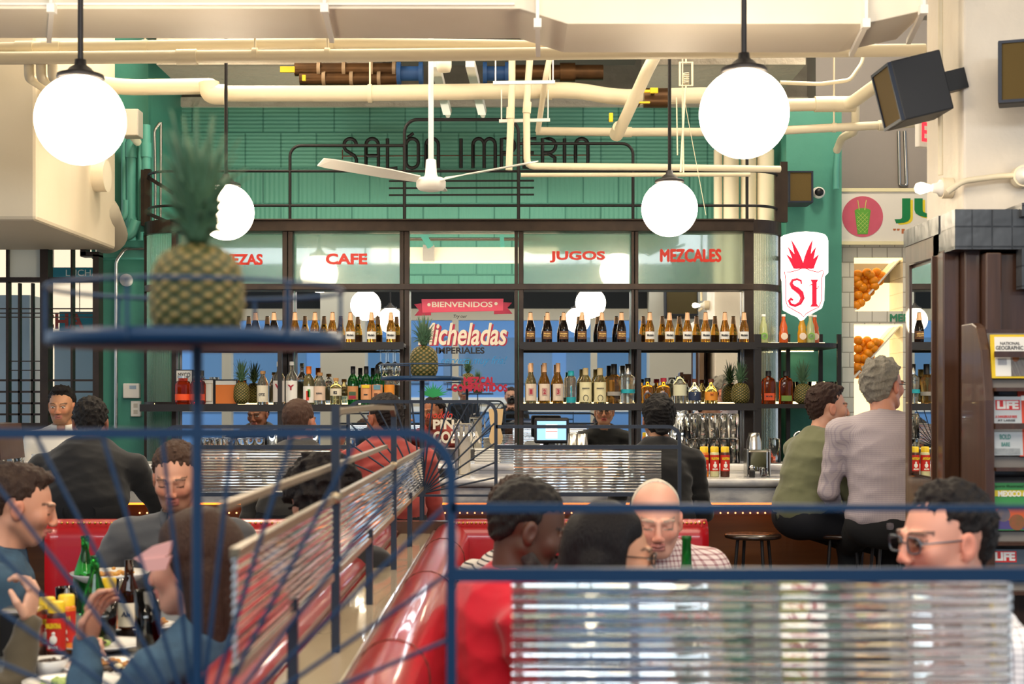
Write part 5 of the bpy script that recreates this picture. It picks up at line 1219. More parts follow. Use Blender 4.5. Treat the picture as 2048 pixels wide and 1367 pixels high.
t = thing('exit_sign', 'white exit sign with red letters, half hidden behind the column', 'exit sign', W(1853, 262, 6.6)); t.rotation_euler = (0, R(0), R(30))
obj('case', MB().box(-.045, 0, -.075, .20, .03, .055), M['white'], t, bevel=.004)
obj('hanger', MB().cyl((.08, .015, .05), (.08, .015, 4.45 - t.location.z), .006), M['white'], t)
obj('lettering', text_mb('EXIT', -.03, .18, -.05, .04, -.001, .002, bold=.02), mat('exit_red', '#f02a3a', .4, emit='#ff2a3a', estr=1.2), t)
bf = None
for i, (px, py, Y, dr) in enumerate(((1889, 376, 5.75, 0), (2046, 352, 5.56, 1))):
    t = thing('bulb_fixture', ['porcelain socket with bare bulb pointing left on the column', 'porcelain socket on the front of the column at the photo edge'][i], 'lamp', W(px, py, Y))
    A = Matrix.Rotation(R(-90), 4, 'Y') if i == 0 else Matrix.Rotation(R(90), 4, 'X')
    obj('box', MB().cyl((0, 0, -.03), (0, 0, .012), .042, n=24).xf(A), M['cream'], t)
    obj('socket', MB().lathe([(.034, .012), (.034, .02), (.022, .028), (.018, .05), (.0005, .05)], n=24).xf(A), M['white'], t)
    obj('bulb', MB().lathe([(.010, .048), (.013, .06), (.022, .085), (.024, .098), (.018, .115), (.0005, .122)], n=20).xf(A), mat('bulb_glow', '#ffffff', emit='#ffe6b8', estr=9), t)
pipe('cream conduit linking the two bulb sockets on the column', [(1895, 384, 5.58), (1925, 362, 5.56), (2000, 352, 5.56), (2046, 350, 5.56)], .012, name='conduit', cat='conduit')
pipe('cream conduit running up the column to the ceiling', [(1881, 350, 5.7), (1881, -150, 5.7)], .010, name='conduit', cat='conduit')

# ================================================================ STOOLS
st = None
for i, (x, y, lab) in enumerate(((WX(1506, 7.0), 7.0, 'empty round bar stool right of the bald man'), (WX(1690, 7.0), 7.05, 'bar stool under the man in the green sweater'), (WX(1762, 6.9), 6.75, 'bar stool under the gray haired man'), (WX(598, 7.1), 7.1, 'bar stool under the man in the dark jacket'), (WX(772, 7.05), 7.02, 'bar stool under the man in the red sweater'), (WX(1318, 7.05), 7.12, 'bar stool under the woman in black'))):
    if st is None:
        st = thing('bar_stool', lab, 'stool', (x, y, 0), 0, 'bar stools')
        obj('seat', MB().lathe([(.001, .770), (.12, .770), (.138, .775), (.140, .785), (.135, .792), (.001, .790)], n=32), mat('stool_seat', '#2c1c14', .25, coat=.5), st)
        for k in range(4):
            a = R(20 + 90 * k); obj('leg', MB().cyl((.085 * math.cos(a), .085 * math.sin(a), .77), (.16 * math.cos(a), .16 * math.sin(a), 0), .008), M['steel2'], st)
        obj('foot_ring', MB().tube([(.14 * math.cos(a), .14 * math.sin(a), .25) for a in np.linspace(0, 2 * PI, 24, endpoint=False)], .006, closed=True), M['steel2'], st)
    else: dup(st, (x, y, 0), R(13 * i), lab)

# ================================================================ MAGAZINE RACK
rk = thing('magazine_rack', 'dark wooden magazine rack before the paneled column', 'magazine rack', (1.9, 5.0, 0))
obj('side_panel', MB().prism([(4.78, 0), (5.06, 0), (5.06, WZ(646, 4.95)), (4.95, WZ(646, 4.95)), (4.90, WZ(655, 4.95)), (4.85, WZ(700, 4.9)), (4.81, WZ(800, 4.8))], 1.598, 1.632, plane='yz'), M['wood'], rk, world=True, bevel=.004)
obj('back_panel', MB().box(1.632, 5.02, 0, 3.0, 5.06, 1.70), M['wood'], rk, world=True)
for k, (pt, pb, pr) in enumerate(((670, 757, 708), (795, 915, 852), (962, 1062, 0), (1096, 1160, 0))):
    zt_, zb_ = WZ(pt, 4.85), WZ(pb + 18, 4.85)
    obj('pocket_back', MB().prism([(4.92, zt_ + .01), (4.83, zb_), (4.845, zb_), (4.935, zt_ + .01)], 1.632, 3.0, plane='yz'), mat('rack_gray', '#6f6a66', .6), rk, world=True)
    if pr: obj('front_rail', MB().box(1.632, 4.80, WZ(pr + 6, 4.8), 3.0, 4.815, WZ(pr - 6, 4.8)), M['wood'], rk, world=True)
    obj('pocket_shelf', MB().box(1.632, 4.79, zb_ - .012, 3.0, 4.86, zb_), M['wood'], rk, world=True)
def magz(x0, x1, pt, pb, lab, cov, parts):
    Y = 4.826
    a0, a1 = WX(x0, Y), WX(x1, Y); zt_, zb_ = WZ(pt, Y), WZ(pb, Y)
    t = thing('magazine', lab, 'magazine', ((a0 + a1) / 2, Y, zb_)); w_ = (a1 - a0) / 2; h_ = zt_ - zb_
    t.rotation_euler = (R(-6), 0, R(0))
    obj('cover', MB().box(-w_, -.002, 0, w_, .006, h_), cov, t)
    fx = lambda px: (px - (x0 + x1) / 2) / FP * Y; fz = lambda py: (pb - py) / FP * Y
    for p in parts:
        if p[0] == 'box': obj('cover_print', MB().box(fx(p[1]), -.0035, fz(p[4]), fx(p[3]), -.0021, fz(p[2])), p[5], t)
        elif p[0] == 'disc': obj('cover_picture', MB().cyl((fx(p[1]), -.0040, fz(p[2])), (fx(p[1]), -.0022, fz(p[2])), p[3] / FP * Y, n=20), p[4], t)
        else: obj('title', text_mb(p[5], fx(p[1]), fx(p[3]), fz(p[4]), fz(p[2]), -.0040, .001, bold=p[7] if len(p) > 7 else .02), p[6], t)
gy = mat('cover_grey', '#bfc4c6', .5); lr = mat('life_red', '#d32a2a', .5); pic = mat('cover_photo', '#8a6a52', .5, noise=(30, '#2e4a6a', .2)); pic2 = mat('cover_photo_green', '#b04a32', .5, noise=(28, '#3a5a2a', .2))
magz(1984, 2062, 668, 756, 'magazine with yellow border and small sculpture picture, top of the rack', mat('mag_yellow', '#e8c520', .5), [('box', 1991, 673, 2056, 752, W_), ('t', 2002, 683, 2042, 689, 'NATIONAL', ink), ('t', 1993, 691, 2048, 699, 'GEOGRAPHIC', ink), ('box', 2022, 710, 2050, 752, pic), ('disc', 2032, 716, 7, pic2), ('box', 1996, 716, 2014, 730, mat('print_lines', '#c9c9cc', .7))])
magz(1986, 2046, 792, 910, 'gray magazine with red title block, middle pocket of the rack', gy, [('box', 1994, 799, 2043, 819, lr), ('t', 1997, 801, 2040, 817, 'LIFE', W_, .05), ('t', 1993, 830, 2036, 835, 'A DANGEROUS RIDE', lr), ('t', 1997, 838, 2032, 842, 'AT LARGE', ink), ('t', 2000, 868, 2022, 878, 'BOLD', mat('tealtext', '#4f8f86')), ('t', 2003, 884, 2020, 892, 'BARE', MATS['tealtext']), ('box', 1990, 896, 2040, 908, mat('cover_stone', '#a9aeb0', .6, noise=(60, '#7d8386', .3)))])
magz(2040, 2070, 780, 912, 'orange red magazine at the photo edge in the middle pocket', mat('mag_red', '#d8452a', .5), [('box', 2046, 790, 2066, 800, W_)])
magz(1985, 2068, 965, 1060, 'rainbow striped sports magazine with round pictures, lower pocket of the rack', mat('mag_green', '#3a8f4a', .5), [('box', 1986, 980, 2067, 992, mat('mag_yel2', '#d8c22a')), ('box', 1986, 1014, 2067, 1040, mat('mag_orange', '#c8562a')), ('box', 1986, 1040, 2067, 1058, mat('mag_purple', '#4a3f7a')), ('t', 1998, 981, 2060, 993, 'MEXICO 68', W_, .04), ('t', 1990, 969, 2050, 976, 'Sports Illustrated', mat('dark_green_ink', '#1f5a2a')), ('disc', 2007, 1029, 14, pic), ('disc', 2034, 1044, 16, pic2)])
magz(1986, 2066, 1098, 1160, 'dark magazine with red title block, lowest pocket of the rack', mat('mag_dark', '#4a5560', .5), [('box', 1988, 1102, 2034, 1124, lr), ('t', 1991, 1104, 2031, 1121, 'LIFE', W_, .05), ('box', 1990, 1128, 2060, 1150, pic)])

# ================================================================ HOST STAND at left
t = thing('menu_stand', 'dark slanted wooden stand before the steel framed window', 'host stand', (-2.75, 7.3, 0))
obj('cabinet', MB().box(-.5, 0, 0, .02, .4, WZ(905, 7.3)), M['wood'], t, bevel=.01)
obj('slanted_top', MB().tube([(-.40, .0, WZ(885, 7.3)), (.05, .0, WZ(838, 7.3))], .02, sq=True).prism([(-.45, WZ(920, 7.3)), (.12, WZ(920, 7.3)), (.10, WZ(848, 7.3)), (.02, WZ(846, 7.3)), (-.4, WZ(890, 7.3))], .02, .38), M['wood'], t)

# ================================================================ TABLES AND FOOD
def table(lab, x, y, sx, sy, rz=0):
    t = thing('dining_table', lab, 'table', (x, y, 0), rz)
    obj('tabletop', MB().box(-sx, -sy, .715, sx, sy, .75), mat('table_laminate', '#8f959c', .25, coat=.3), t, bevel=.01)
    obj('edge_band', MB().tube([(-sx, -sy, .732), (sx, -sy, .732), (sx, sy, .732), (-sx, sy, .732)], .012, closed=True, sq=True), M['stainless'], t)
    obj('pedestal', MB().cyl((0, 0, .03), (0, 0, .72), .04), M['steel2'], t); obj('base', MB().cyl((0, 0, 0), (0, 0, .03), .25, n=28), M['steel2'], t)
    return t
table('dining table covered with plates and bottles at lower left', -1.28, 4.15, .34, .62)
table('dining table in the red booth, hidden behind the near panel', .62, 3.9, .20, .60)
TZ = .7505
def tp3(px, py):
    """point on the table top seen at photo position"""
    Y = (CAMZ - TZ) * FP / (py - 800); return Vector(((px - 1024) / FP * Y, Y, TZ))
wprof = [(.036, .003), (.038, .01), (.038, .12), (.034, .14), (.014, .20), (.0125, .21), (.0125, .245), (.0145, .246), (.0145, .255)]
tallg = [(.046, .003), (.048, .01), (.048, .05), (.016, .20), (.0135, .27), (.0155, .272), (.0155, .285)]
BK['water'] = dict(p=wprof, g=gmat('green_water', '#2f9a3f'))
BK['water_tall'] = dict(p=tallg, g=mat('green_water_dark', '#157a2e', .05, trans=.75, ior=1.3))
p_ = tp3(190, 1283); bottle('water_bottle', 'water', p_, 'front green glass water bottle on the food table', group='green water bottles')
LAB['water'].scale = (1, 1, .98)
p_ = tp3(170, 1222); p_.z = TZ; bottle('water_bottle', 'water', p_, 'rear green glass water bottle on the food table', group='green water bottles')
b = bottle('water_bottle', 'water_tall', (WX(1373, 4.35), 4.35, TZ), 'dark green cone shaped water bottle by the bald man')
BK['brown'] = dict(p=[(.030, .003), (.031, .01), (.031, .12), (.028, .14), (.014, .175), (.0125, .225)], g=gmat('brown_glass', '#5a2a10'), lab=(.03, .10, cream_l), txt=[('Ale', .014, .06, .075, ink)])
p_ = tp3(258, 1270); bottle('beer_bottle', 'brown', p_, 'brown beer bottle on the food table beside the orange drink')
fg = 'sauce bottles on the food table'
for px, py, m_, nm in ((94, 1312, sb, 'left'), (113, 1322, sb, 'nearest'), (133, 1305, so, 'right'), (218, 1262, so, 'single far')):
    p_ = tp3(px, py); sauce(p_, m_, '%s red labelled sauce bottle with yellow cap on the food table' % nm, fg)
def plate(px, py, r_, lab, z=0, food=(), seed=0):
    p_ = tp3(px, py); p_.z += z
    if z: p_ = W(px, py, p_.y) if False else p_
    t = thing('plate', lab, 'plate', p_)
    obj('dish', MB().lathe([(.0005, .004), (r_ * .6, .004), (r_ * .92, .016), (r_, .02), (r_, .023), (r_ * .9, .02), (r_ * .6, .009), (.0005, .009)], n=40, sx=1.25), M['plate'], t)
    rnd = random.Random(seed)
    for nm, c_, n, s in food:
        mb = MB()
        ox, oy = rnd.uniform(-.5, .5) * r_, rnd.uniform(-.35, .35) * r_
        for i in range(n): mb.ell((ox + rnd.gauss(0, s), oy + rnd.gauss(0, s * .7), .014 + rnd.random() * s * .55), (rnd.uniform(.005, .016), rnd.uniform(.005, .014), rnd.uniform(.003, .009)), n=7)
        f = obj(nm, mb, c_, t); f['kind'] = 'stuff'
    return t
lettuce = mat('lettuce', '#7fa34a', .6, noise=(60, '#c9d08a', .3)); tort = mat('tortilla', '#c98f4e', .7, noise=(40, '#8a5a2a', .3)); beans = mat('beans', '#4a3a30', .6); cheese = mat('cheese', '#f0e2b8', .6); tomato = mat('tomato', '#c84a24', .5)
plate(200, 1300, .105, 'oval plate of shredded greens in the middle of the food table', food=(('greens', lettuce, 40, .025), ('filling', beans, 12, .02)), seed=1)
plate(270, 1262, .10, 'plate of tacos with egg slices at the far side of the food table', food=(('tacos', tort, 22, .03), ('egg_slices', cheese, 8, .02), ('greens', lettuce, 10, .02)), seed=2)
plate(245, 1345, .12, 'near oval plate with browned tortilla pieces', food=(('tortilla', tort, 22, .03), ('beans', beans, 22, .025), ('crumbs', cheese, 14, .03)), seed=3)
plate(150, 1378, .10, 'nearest plate of greens at the photo edge', food=(('greens', lettuce, 26, .03),), seed=4)
# raised platter
pf = W(220, 1150, 4.75)
t = thing('cake_stand', 'raised white platter holding food above the table', 'platter stand', (pf.x, 4.75, TZ))
hh = pf.z - TZ
obj('platter', MB().lathe([(.0005, hh - .02), (.10, hh - .015), (.125, hh + .005), (.13, hh + .012), (.10, hh - .005), (.0005, hh - .01)], n=40), M['plate'], t)
obj('stem', MB().lathe([(.06, 0), (.05, .008), (.014, .02), (.012, hh - .03), (.03, hh - .018)], n=20), M['stainless'], t)
mb = MB(); rnd = random.Random(9)
for i in range(40): mb.ell((rnd.gauss(0, .04), rnd.gauss(0, .03), hh + .0 + rnd.random() * .012), (rnd.uniform(.006, .018), .008, .005), n=7)
f = obj('food', mb, mat('platter_food', '#d8b04a', .6, noise=(50, '#a3502a', .3)), t); f['kind'] = 'stuff'
# bowl
p_ = tp3(97, 1352); t = thing('bowl', 'white bowl of black beans at the lower left', 'bowl', p_)
obj('dish', MB().lathe([(.0005, 0), (.03, 0), (.052, .045), (.049, .045), (.028, .008), (.0005, .008)], n=32), M['plate'], t)
mb = MB()
for i in range(50): mb.ell((rnd.gauss(0, .02), rnd.gauss(0, .02), .03 + rnd.random() * .012), (.006, .005, .004), n=6)
f = obj('beans', mb, beans, t); f['kind'] = 'stuff'
# glasses on the food table
for px, py, lab in ((133, 1258, 'empty water glass at the left of the food table'), (212, 1290, 'water glass beside the front green bottle'), (243, 1240, 'tall clear glass behind the brown bottle')):
    p_ = tp3(px, py); t = thing('water_glass', lab, 'glass', p_)
    obj('glass_wall', MB().lathe([(.0005, .0), (.026, .0), (.033, .13), (.030, .13), (.024, .008), (.0005, .008)], n=20), M['glass'], t)
    obj('water', MB().cyl((0, 0, .0085), (0, 0, .06), .0235, .026, n=18), mat('water', '#e8f2f4', .0, trans=1, ior=1.33), t)
p_ = W(296, 1205, 3.75); t = thing('orange_drink', 'tall glass of orange drink beside the woman with long brown hair', 'glass', (p_.x, 3.75, TZ))
obj('glass_wall', MB().lathe([(.0005, .0), (.028, .0), (.036, .20), (.034, .20), (.026, .01), (.0005, .01)], n=20), M['glass'], t)
obj('juice', MB().cyl((0, 0, .011), (0, 0, .185), .0255, .033, n=18), mat('juice', '#e07a1a', .2, trans=.3), t)
t = thing('napkin_holder', 'dark napkin dispenser beside the sauce bottles on the food table', 'napkin holder', tp3(45, 1320))
obj('shell', MB().box(-.05, -.05, 0, .05, .05, .145), M['stainless'], t, bevel=.01); obj('face', MB().box(-.042, -.052, .02, .042, -.05, .13), blk, t)
t = thing('paper_napkin', 'crumpled pink napkin in the raised hand of the long haired woman', 'napkin', W(318, 1112, 3.02))
mb = MB().prism([(-.052, -.004), (-.012, .022), (.030, .034), (.022, .004), (-.02, -.012)], -.012, .010)
obj('fold', mb, mat('napkin_pink', '#d8a8a4', .8), t); obj('tip', MB().prism([(-.045, -.006), (.028, .002), (.018, -.026), (-.02, -.03)], -.016, .004), MATS['napkin_pink'], t)
for px, c_, nm in ((1475, '#2f9a78', 'green'), (1590, '#e3e05a', 'yellow')):
    t = thing('drinking_cup', '%s drinking cup on the right booth table, blurred behind the fluted panel' % nm, 'cup', (WX(px, 3.6), 3.6, TZ))
    obj('cup_wall', MB().lathe([(.0005, 0), (.030, 0), (.040, .17), (.037, .17), (.028, .006), (.0005, .006)], n=24), mat('cup_' + nm + '_plastic', c_, .4), t)
    obj('straw', MB().cyl((0, 0, .01), (.025, 0, .20), .003), W_, t)
# metal pot / small caddy on far right booth table
p_ = (.93, 4.3, TZ)
t = thing('table_glass', 'small clear glass beside the dark green bottle', 'glass', (WX(1400, 4.3), 4.3, TZ))
obj('glass_wall', MB().lathe([(.0005, .0), (.026, .0), (.033, .13), (.030, .13), (.024, .008), (.0005, .008)], n=20), M['glass'], t)
# ================================================================ PEOPLE
def surface_nets(xs, ys, zs, D):
    nx, ny, nz = D.shape
    ins = D < 0
    c = [ins[i:nx - 1 + i, j:ny - 1 + j, k:nz - 1 + k] for i in (0, 1) for j in (0, 1) for k in (0, 1)]
    anyi = c[0].copy(); alli = c[0].copy()
    for q in c[1:]: anyi |= q; alli &= q
    act = anyi & ~alli
    I, J, K = np.nonzero(act); n = len(I)
    idx = -np.ones(act.shape, dtype=np.int64); idx[I, J, K] = np.arange(n)
    acc = np.zeros((n, 3)); cnt = np.zeros(n)
    cr = [(i, j, k) for i in (0, 1) for j in (0, 1) for k in (0, 1)]
    for a in range(8):
        for ax in range(3):
            if cr[a][ax] == 0:
                b = list(cr[a]); b[ax] = 1
                ia = (I + cr[a][0], J + cr[a][1], K + cr[a][2]); ib = (I + b[0], J + b[1], K + b[2])
                da, db = D[ia], D[ib]; m = (da < 0) != (db < 0)
                t = np.where(m, da / np.where(m, da - db, 1), 0)
                pa = np.stack([xs[ia[0]], ys[ia[1]], zs[ia[2]]], 1); pb = np.stack([xs[ib[0]], ys[ib[1]], zs[ib[2]]], 1)
                acc += np.where(m[:, None], pa + (pb - pa) * t[:, None], 0); cnt += m
    V = acc / cnt[:, None]
    F = []
    for ax in range(3):
        sl0 = [slice(None)] * 3; sl1 = [slice(None)] * 3; sl0[ax] = slice(0, -1); sl1[ax] = slice(1, None)
        a, b = ins[tuple(sl0)], ins[tuple(sl1)]
        m = a != b; P_, Q_, S_ = np.nonzero(m)
        g = [P_, Q_, S_]; o1, o2 = [(1, 2), (2, 0), (0, 1)][ax]
        ok = (g[o1] > 0) & (g[o2] > 0) & (g[o1] < idx.shape[o1]) & (g[o2] < idx.shape[o2])
        g = [x[ok] for x in g]; flip = a[g[0], g[1], g[2]]
        def cell(d1, d2):
            h = [x.copy() for x in g]; h[o1] -= d1; h[o2] -= d2; return idx[h[0], h[1], h[2]]
        q = np.stack([cell(1, 1), cell(0, 1), cell(0, 0), cell(1, 0)], 1)
        q = np.where(flip[:, None], q, q[:, ::-1]); F.append(q)
    F = np.concatenate(F); F = F[(F >= 0).all(1)]
    return V, F

def axis_pts(lo, hi, coarse, fine):
    out = [lo]; x = lo
    while x < hi:
        h = coarse
        for a, b, f in fine:
            if a - coarse * 0.5 <= x <= b: h = min(h, f)
        x += h; out.append(x)
    return np.array(out)

class Field:
    def __init__(s, lo, hi, coarse, fines=()):
        s.ax = [axis_pts(lo[i], hi[i], coarse, [(f[0][i], f[1][i], f[2]) for f in fines]) for i in range(3)]
        s.D = np.full([len(a) for a in s.ax], 0.5)
    def sub(s, lo, hi):
        sl = []
        for i in range(3):
            a = max(0, np.searchsorted(s.ax[i], lo[i]) - 1); b = min(len(s.ax[i]), np.searchsorted(s.ax[i], hi[i]) + 1)
            sl.append(slice(a, max(a, b)))
        g = np.meshgrid(*[s.ax[i][sl[i]] for i in range(3)], indexing='ij', sparse=True)
        return tuple(sl), g
    @staticmethod
    def smin(a, b, k):
        h = np.clip(0.5 + 0.5 * (b - a) / k, 0, 1); return b * (1 - h) + a * h - k * h * (1 - h)
    def put(s, sl, d, k, op='add'):
        if s.D[sl].size == 0: return
        if op == 'add': s.D[sl] = s.smin(s.D[sl], d, k)
        else: s.D[sl] = -s.smin(-s.D[sl], d, k)
    def cap(s, a, b, ra, rb=None, k=.02, op='add', sc=(1, 1, 1)):
        rb = ra if rb is None else rb; a = np.array(a, float); b = np.array(b, float); m = max(ra, rb) * max(1, 1) + k * 1.5 + .02
        sl, (X, Y, Z) = s.sub(np.minimum(a, b) - m, np.maximum(a, b) + m)
        d = b - a; L = max(d @ d, 1e-9)
        t = np.clip(((X - a[0]) * d[0] + (Y - a[1]) * d[1] + (Z - a[2]) * d[2]) / L, 0, 1)
        dist = np.sqrt(((X - a[0] - t * d[0]) / sc[0]) ** 2 + ((Y - a[1] - t * d[1]) / sc[1]) ** 2 + ((Z - a[2] - t * d[2]) / sc[2]) ** 2) - (ra + (rb - ra) * t)
        s.put(sl, dist, k, op)
    def ell(s, c, r, Rm=None, k=.02, op='add'):
        m = max(r) + k * 1.5 + .02; c = np.array(c, float)
        sl, (X, Y, Z) = s.sub(c - m, c + m)
        x, y, z = X - c[0], Y - c[1], Z - c[2]
        if Rm is not None:
            Rm = np.array(Rm); x, y, z = (Rm[0, 0] * x + Rm[1, 0] * y + Rm[2, 0] * z, Rm[0, 1] * x + Rm[1, 1] * y + Rm[2, 1] * z, Rm[0, 2] * x + Rm[1, 2] * y + Rm[2, 2] * z)
        k0 = np.sqrt((x / r[0]) ** 2 + (y / r[1]) ** 2 + (z / r[2]) ** 2); k1 = np.sqrt((x / r[0] ** 2) ** 2 + (y / r[1] ** 2) ** 2 + (z / r[2] ** 2) ** 2)
        s.put(sl, k0 * (k0 - 1) / np.maximum(k1, 1e-6), k, op)
    def noise(s, amp, freq, seed=0, stretch=(1, 1, 1), ridge=False):
        rng = np.random.RandomState(seed); X, Y, Z = np.meshgrid(*s.ax, indexing='ij', sparse=True)
        n = 0
        for i in range(7):
            v = rng.normal(size=3); v = v / np.linalg.norm(v) * freq * rng.uniform(.6, 1.6) * np.array(stretch)
            q = np.sin(X * v[0] + Y * v[1] + Z * v[2] + rng.uniform(0, 6.28) + 1.3 * np.sin(Y * v[2] * .6 + X * v[1] * .5 + i))
            n = n + ((np.abs(q) ** .6 * 2 - 1.3) if ridge else q)
        near = np.abs(s.D) < .06
        s.D = s.D + np.where(near, n * (amp / 3), 0)
    def mesh(s): return surface_nets(*s.ax, s.D)

def np_mesh(name, V, F, cols=None):
    me = bpy.data.meshes.new(name); me.vertices.add(len(V)); me.vertices.foreach_set('co', V.astype(np.float32).ravel())
    me.loops.add(F.size); me.polygons.add(len(F)); me.loops.foreach_set('vertex_index', F.astype(np.int32).ravel())
    me.polygons.foreach_set('loop_start', np.arange(0, F.size, 4, dtype=np.int32))
    me.update(calc_edges=True); me.polygons.foreach_set('use_smooth', np.ones(len(F), bool))
    if cols is not None: color_attr(me, cols)
    me.validate(); return me

def ss(a, b, x): t = np.clip((x - a) / (b - a), 0, 1); return t * t * (3 - 2 * t)
skinm = mat('skin', '#c98f70', 0.48, attr='col', sss=0.06)
def hairm(c):
    n = 'hair_' + c.strip('#')
    h = c.lstrip('#'); rgb = [min(255, int(int(h[i:i + 2], 16) * 1.45 + 4)) for i in (0, 2, 4)]
    return mat(n, c, 0.55, spec=.3, noise=(60, '#%02x%02x%02x' % tuple(rgb), .2, (3, 3, .35)), bump=(110, 1.0, .006, (3, 3, .4)))

def head_parts(F, hc, Rh, s, fem=False, eyes='open', jaw=1.0, nose=1.0):
    """adds a head to a field; hc centre, Rh 3x3 rotation, s scale"""
    P = lambda x, y, z: hc + Rh @ (np.array([x, y, z]) * s)
    E = lambda c, r, k=.015, op='add': F.ell(P(*c), [q * s for q in r], Rh, k, op)
    C = lambda a, b, ra, rb=None, k=.01, op='add': F.cap(P(*a), P(*b), ra * s, (rb if rb is None else rb * s), k, op)
    E((0, -.018, .032), (.074, .094, .086)); E((0, .02, -.012), (.064, .068, .086), .02)
    E((0, .052, -.078), (.030 * jaw, .030, .026), .03)
    for q in (-1, 1):
        C((q * .054 * jaw, -.004, -.045), (q * .026 * jaw, .055, -.085), .017, .015, .025)
        E((q * .038, .060, -.018), (.024, .022, .024), .02)
        E((q * .033, .098, .008), (.017, .017, .011), .010, 'sub')
        E((q * .032, .074, .006), (.0135, .0135, .012), .002)
        C((q * .018, .086, .014), (q * .046, .078, .013), .0035, .003, .004)
        C((q * .018, .085, -.002), (q * .044, .078, .000), .003, .0025, .004)
        C((q * .014, .089, .026), (q * .048, .078, .026), .007, .005, .012)
        E((q * .012, .098, -.030), (.009, .010, .007), .006)
        E((q * .077, -.006, -.004), (.009, .019, .030), .006); E((q * .086, .000, -.002), (.006, .010, .017), .004, 'sub')
        E((q * .073, .0, -.026), (.008, .010, .010), .006)
    C((0, .088, .018), (0, .096 + .011 * nose, -.022), .0070, .0105, .010)
    E((0, .094 + .011 * nose, -.025), (.012, .010, .009), .006)
    C((-.018, .086, -.053), (0, .097, -.050), .0045, .006, .006); C((.018, .086, -.053), (0, .097, -.050), .0045, .006, .006)
    C((-.015, .085, -.063), (.015, .085, -.063), .0065, .0065, .008)
    E((0, .092, -.0575), (.022, .008, .0018), .002, 'sub')

def face_cols(V, hc, Rh, s, skin, lips, brow, iris='#3a2416', stub=None, stubamt=0.0, beard=None, look=(0, 0), closed=False, blush=None):
    q = (V - hc) @ Rh / s; x, y, z = q[:, 0], q[:, 1], q[:, 2]
    sk = np.array(srgb(skin)); cols = np.tile(sk, (len(V), 1))
    inh = (np.abs(x) < .1) & (np.abs(y) < .14) & (np.abs(z) < .14)
    def mixc(c, w): 
        nonlocal cols
        w = np.clip(w * inh, 0, 1)[:, None]; cols = cols * (1 - w) + np.array(srgb(c)) * w
    # warmer nose, cheeks, ears
    bl = blush or tuple(min(1, v * w_) for v, w_ in zip([int(skin.lstrip('#')[i:i + 2], 16) / 255 for i in (0, 2, 4)], (1.04, .84, .80)))
    mixc(bl, .55 * np.exp(-((np.abs(x) - .038) ** 2 + (z + .02) ** 2) / .0005) * (y > .03))
    mixc(bl, .6 * np.exp(-(x ** 2 + (z + .025) ** 2) / .00025) * (y > .09)); mixc(bl, .5 * (np.abs(x) > .074) * (np.abs(z) < .045))
    if stub:
        w = ss(.02, -.035, z) * ss(-.04, .0, y) * (1 - np.exp(-((np.abs(x) - .032) ** 2 + (z + .012) ** 2) / .0006))
        w = np.clip(ss(-.028, -.040, z) * ss(.0, .03, y) + w * ss(.045, .06, np.abs(x)) * ss(-.03, -.01, y), 0, 1)
        mixc(stub, w * stubamt * (z > -.125))
    mixc(lips, ((np.abs(x) < .023) & (z < -.0445 - .0 * x) & (z > -.0705) & (y > .078)) * .75)
    arch_ = .0285 - 5 * (np.abs(x) - .030) ** 2
    mixc(brow, ((np.abs(x) > .014) & (np.abs(x) < .052) & (np.abs(z - arch_) < .0036) & (y > .055)) * .8)
    for sg_ in (-1, 1):
        dx = x - sg_ * .032; r2 = dx ** 2 + (z - .006) ** 2
        on = (np.abs(dx) < .0135) & (y > .07)
        if closed: mixc(brow, on * (np.abs(z + .0005) < .003) * .9)
        else:
            mixc('#cfc5ba', on * (np.abs(z - .0055) < .0046 * (1 - (dx / .015) ** 2)))
            mixc(iris, on * ((dx - look[0]) ** 2 + (z - .006 - look[1]) ** 2 < .0052 ** 2))
            mixc(brow, on * (np.abs(z - .0135 + 14 * dx ** 2) < .0022) * .9)
    cols[:, 3] = 1
    return cols

def hair_field(hc, Rh, s, line, thick=.012, prims=(), noise=(.003, 90), seed=0, lo=None, hi=None, res=.0045, cutface=True, stretch=(1, 1, 1), fade=.009):
    lo = np.array(hc) - .16 * s if lo is None else np.array(lo); hi = np.array(hc) + .17 * s if hi is None else np.array(hi)
    F = Field(lo, hi, res)
    P = lambda x, y, z: hc + Rh @ (np.array([x, y, z]) * s)
    F.ell(P(0, -.020, .034), [(.074 + thick) * s, (.094 + thick) * s, (.086 + thick * 1.15) * s], Rh, .01)
    F.ell(P(0, -.030, -.02), [(.062 + thick) * s, (.066 + thick) * s, (.07 + thick) * s], Rh, .02)
    # cut by the hair line
    sl, (X, Y, Z) = F.sub(lo, hi)
    dx, dy, dz = X - hc[0], Y - hc[1], Z - hc[2]
    x = (Rh[0, 0] * dx + Rh[1, 0] * dy + Rh[2, 0] * dz) / s; y = (Rh[0, 1] * dx + Rh[1, 1] * dy + Rh[2, 1] * dz) / s; z = (Rh[0, 2] * dx + Rh[1, 2] * dy + Rh[2, 2] * dz) / s
    az = np.degrees(np.arctan2(np.abs(x), y + .02))
    zl_ = np.interp(az, [p[0] for p in line], [p[1] for p in line])
    cut = (zl_ - z) * .8 * s
    F.D = F.D + np.clip(.040 - (z - zl_), 0, .04) / .04 * fade * s + ss(.01, .09, y) * fade * .7 * s
    k_ = .006; h_ = np.clip(.5 + .5 * (F.D - cut) / k_, 0, 1); F.D = cut * (1 - h_) + F.D * h_ + k_ * h_ * (1 - h_)
    for p in prims:
        if p[0] == 'c': F.cap(P(*p[1]), P(*p[2]), p[3] * s, p[4] * s, p[5] if len(p) > 5 else .015)
        else: F.ell(P(*p[1]), [q * s for q in p[2]], Rh, p[3] if len(p) > 3 else .015)
    F.noise(noise[0] * s, noise[1], seed, stretch, ridge=noise[0] > .0055)
    return F.mesh()
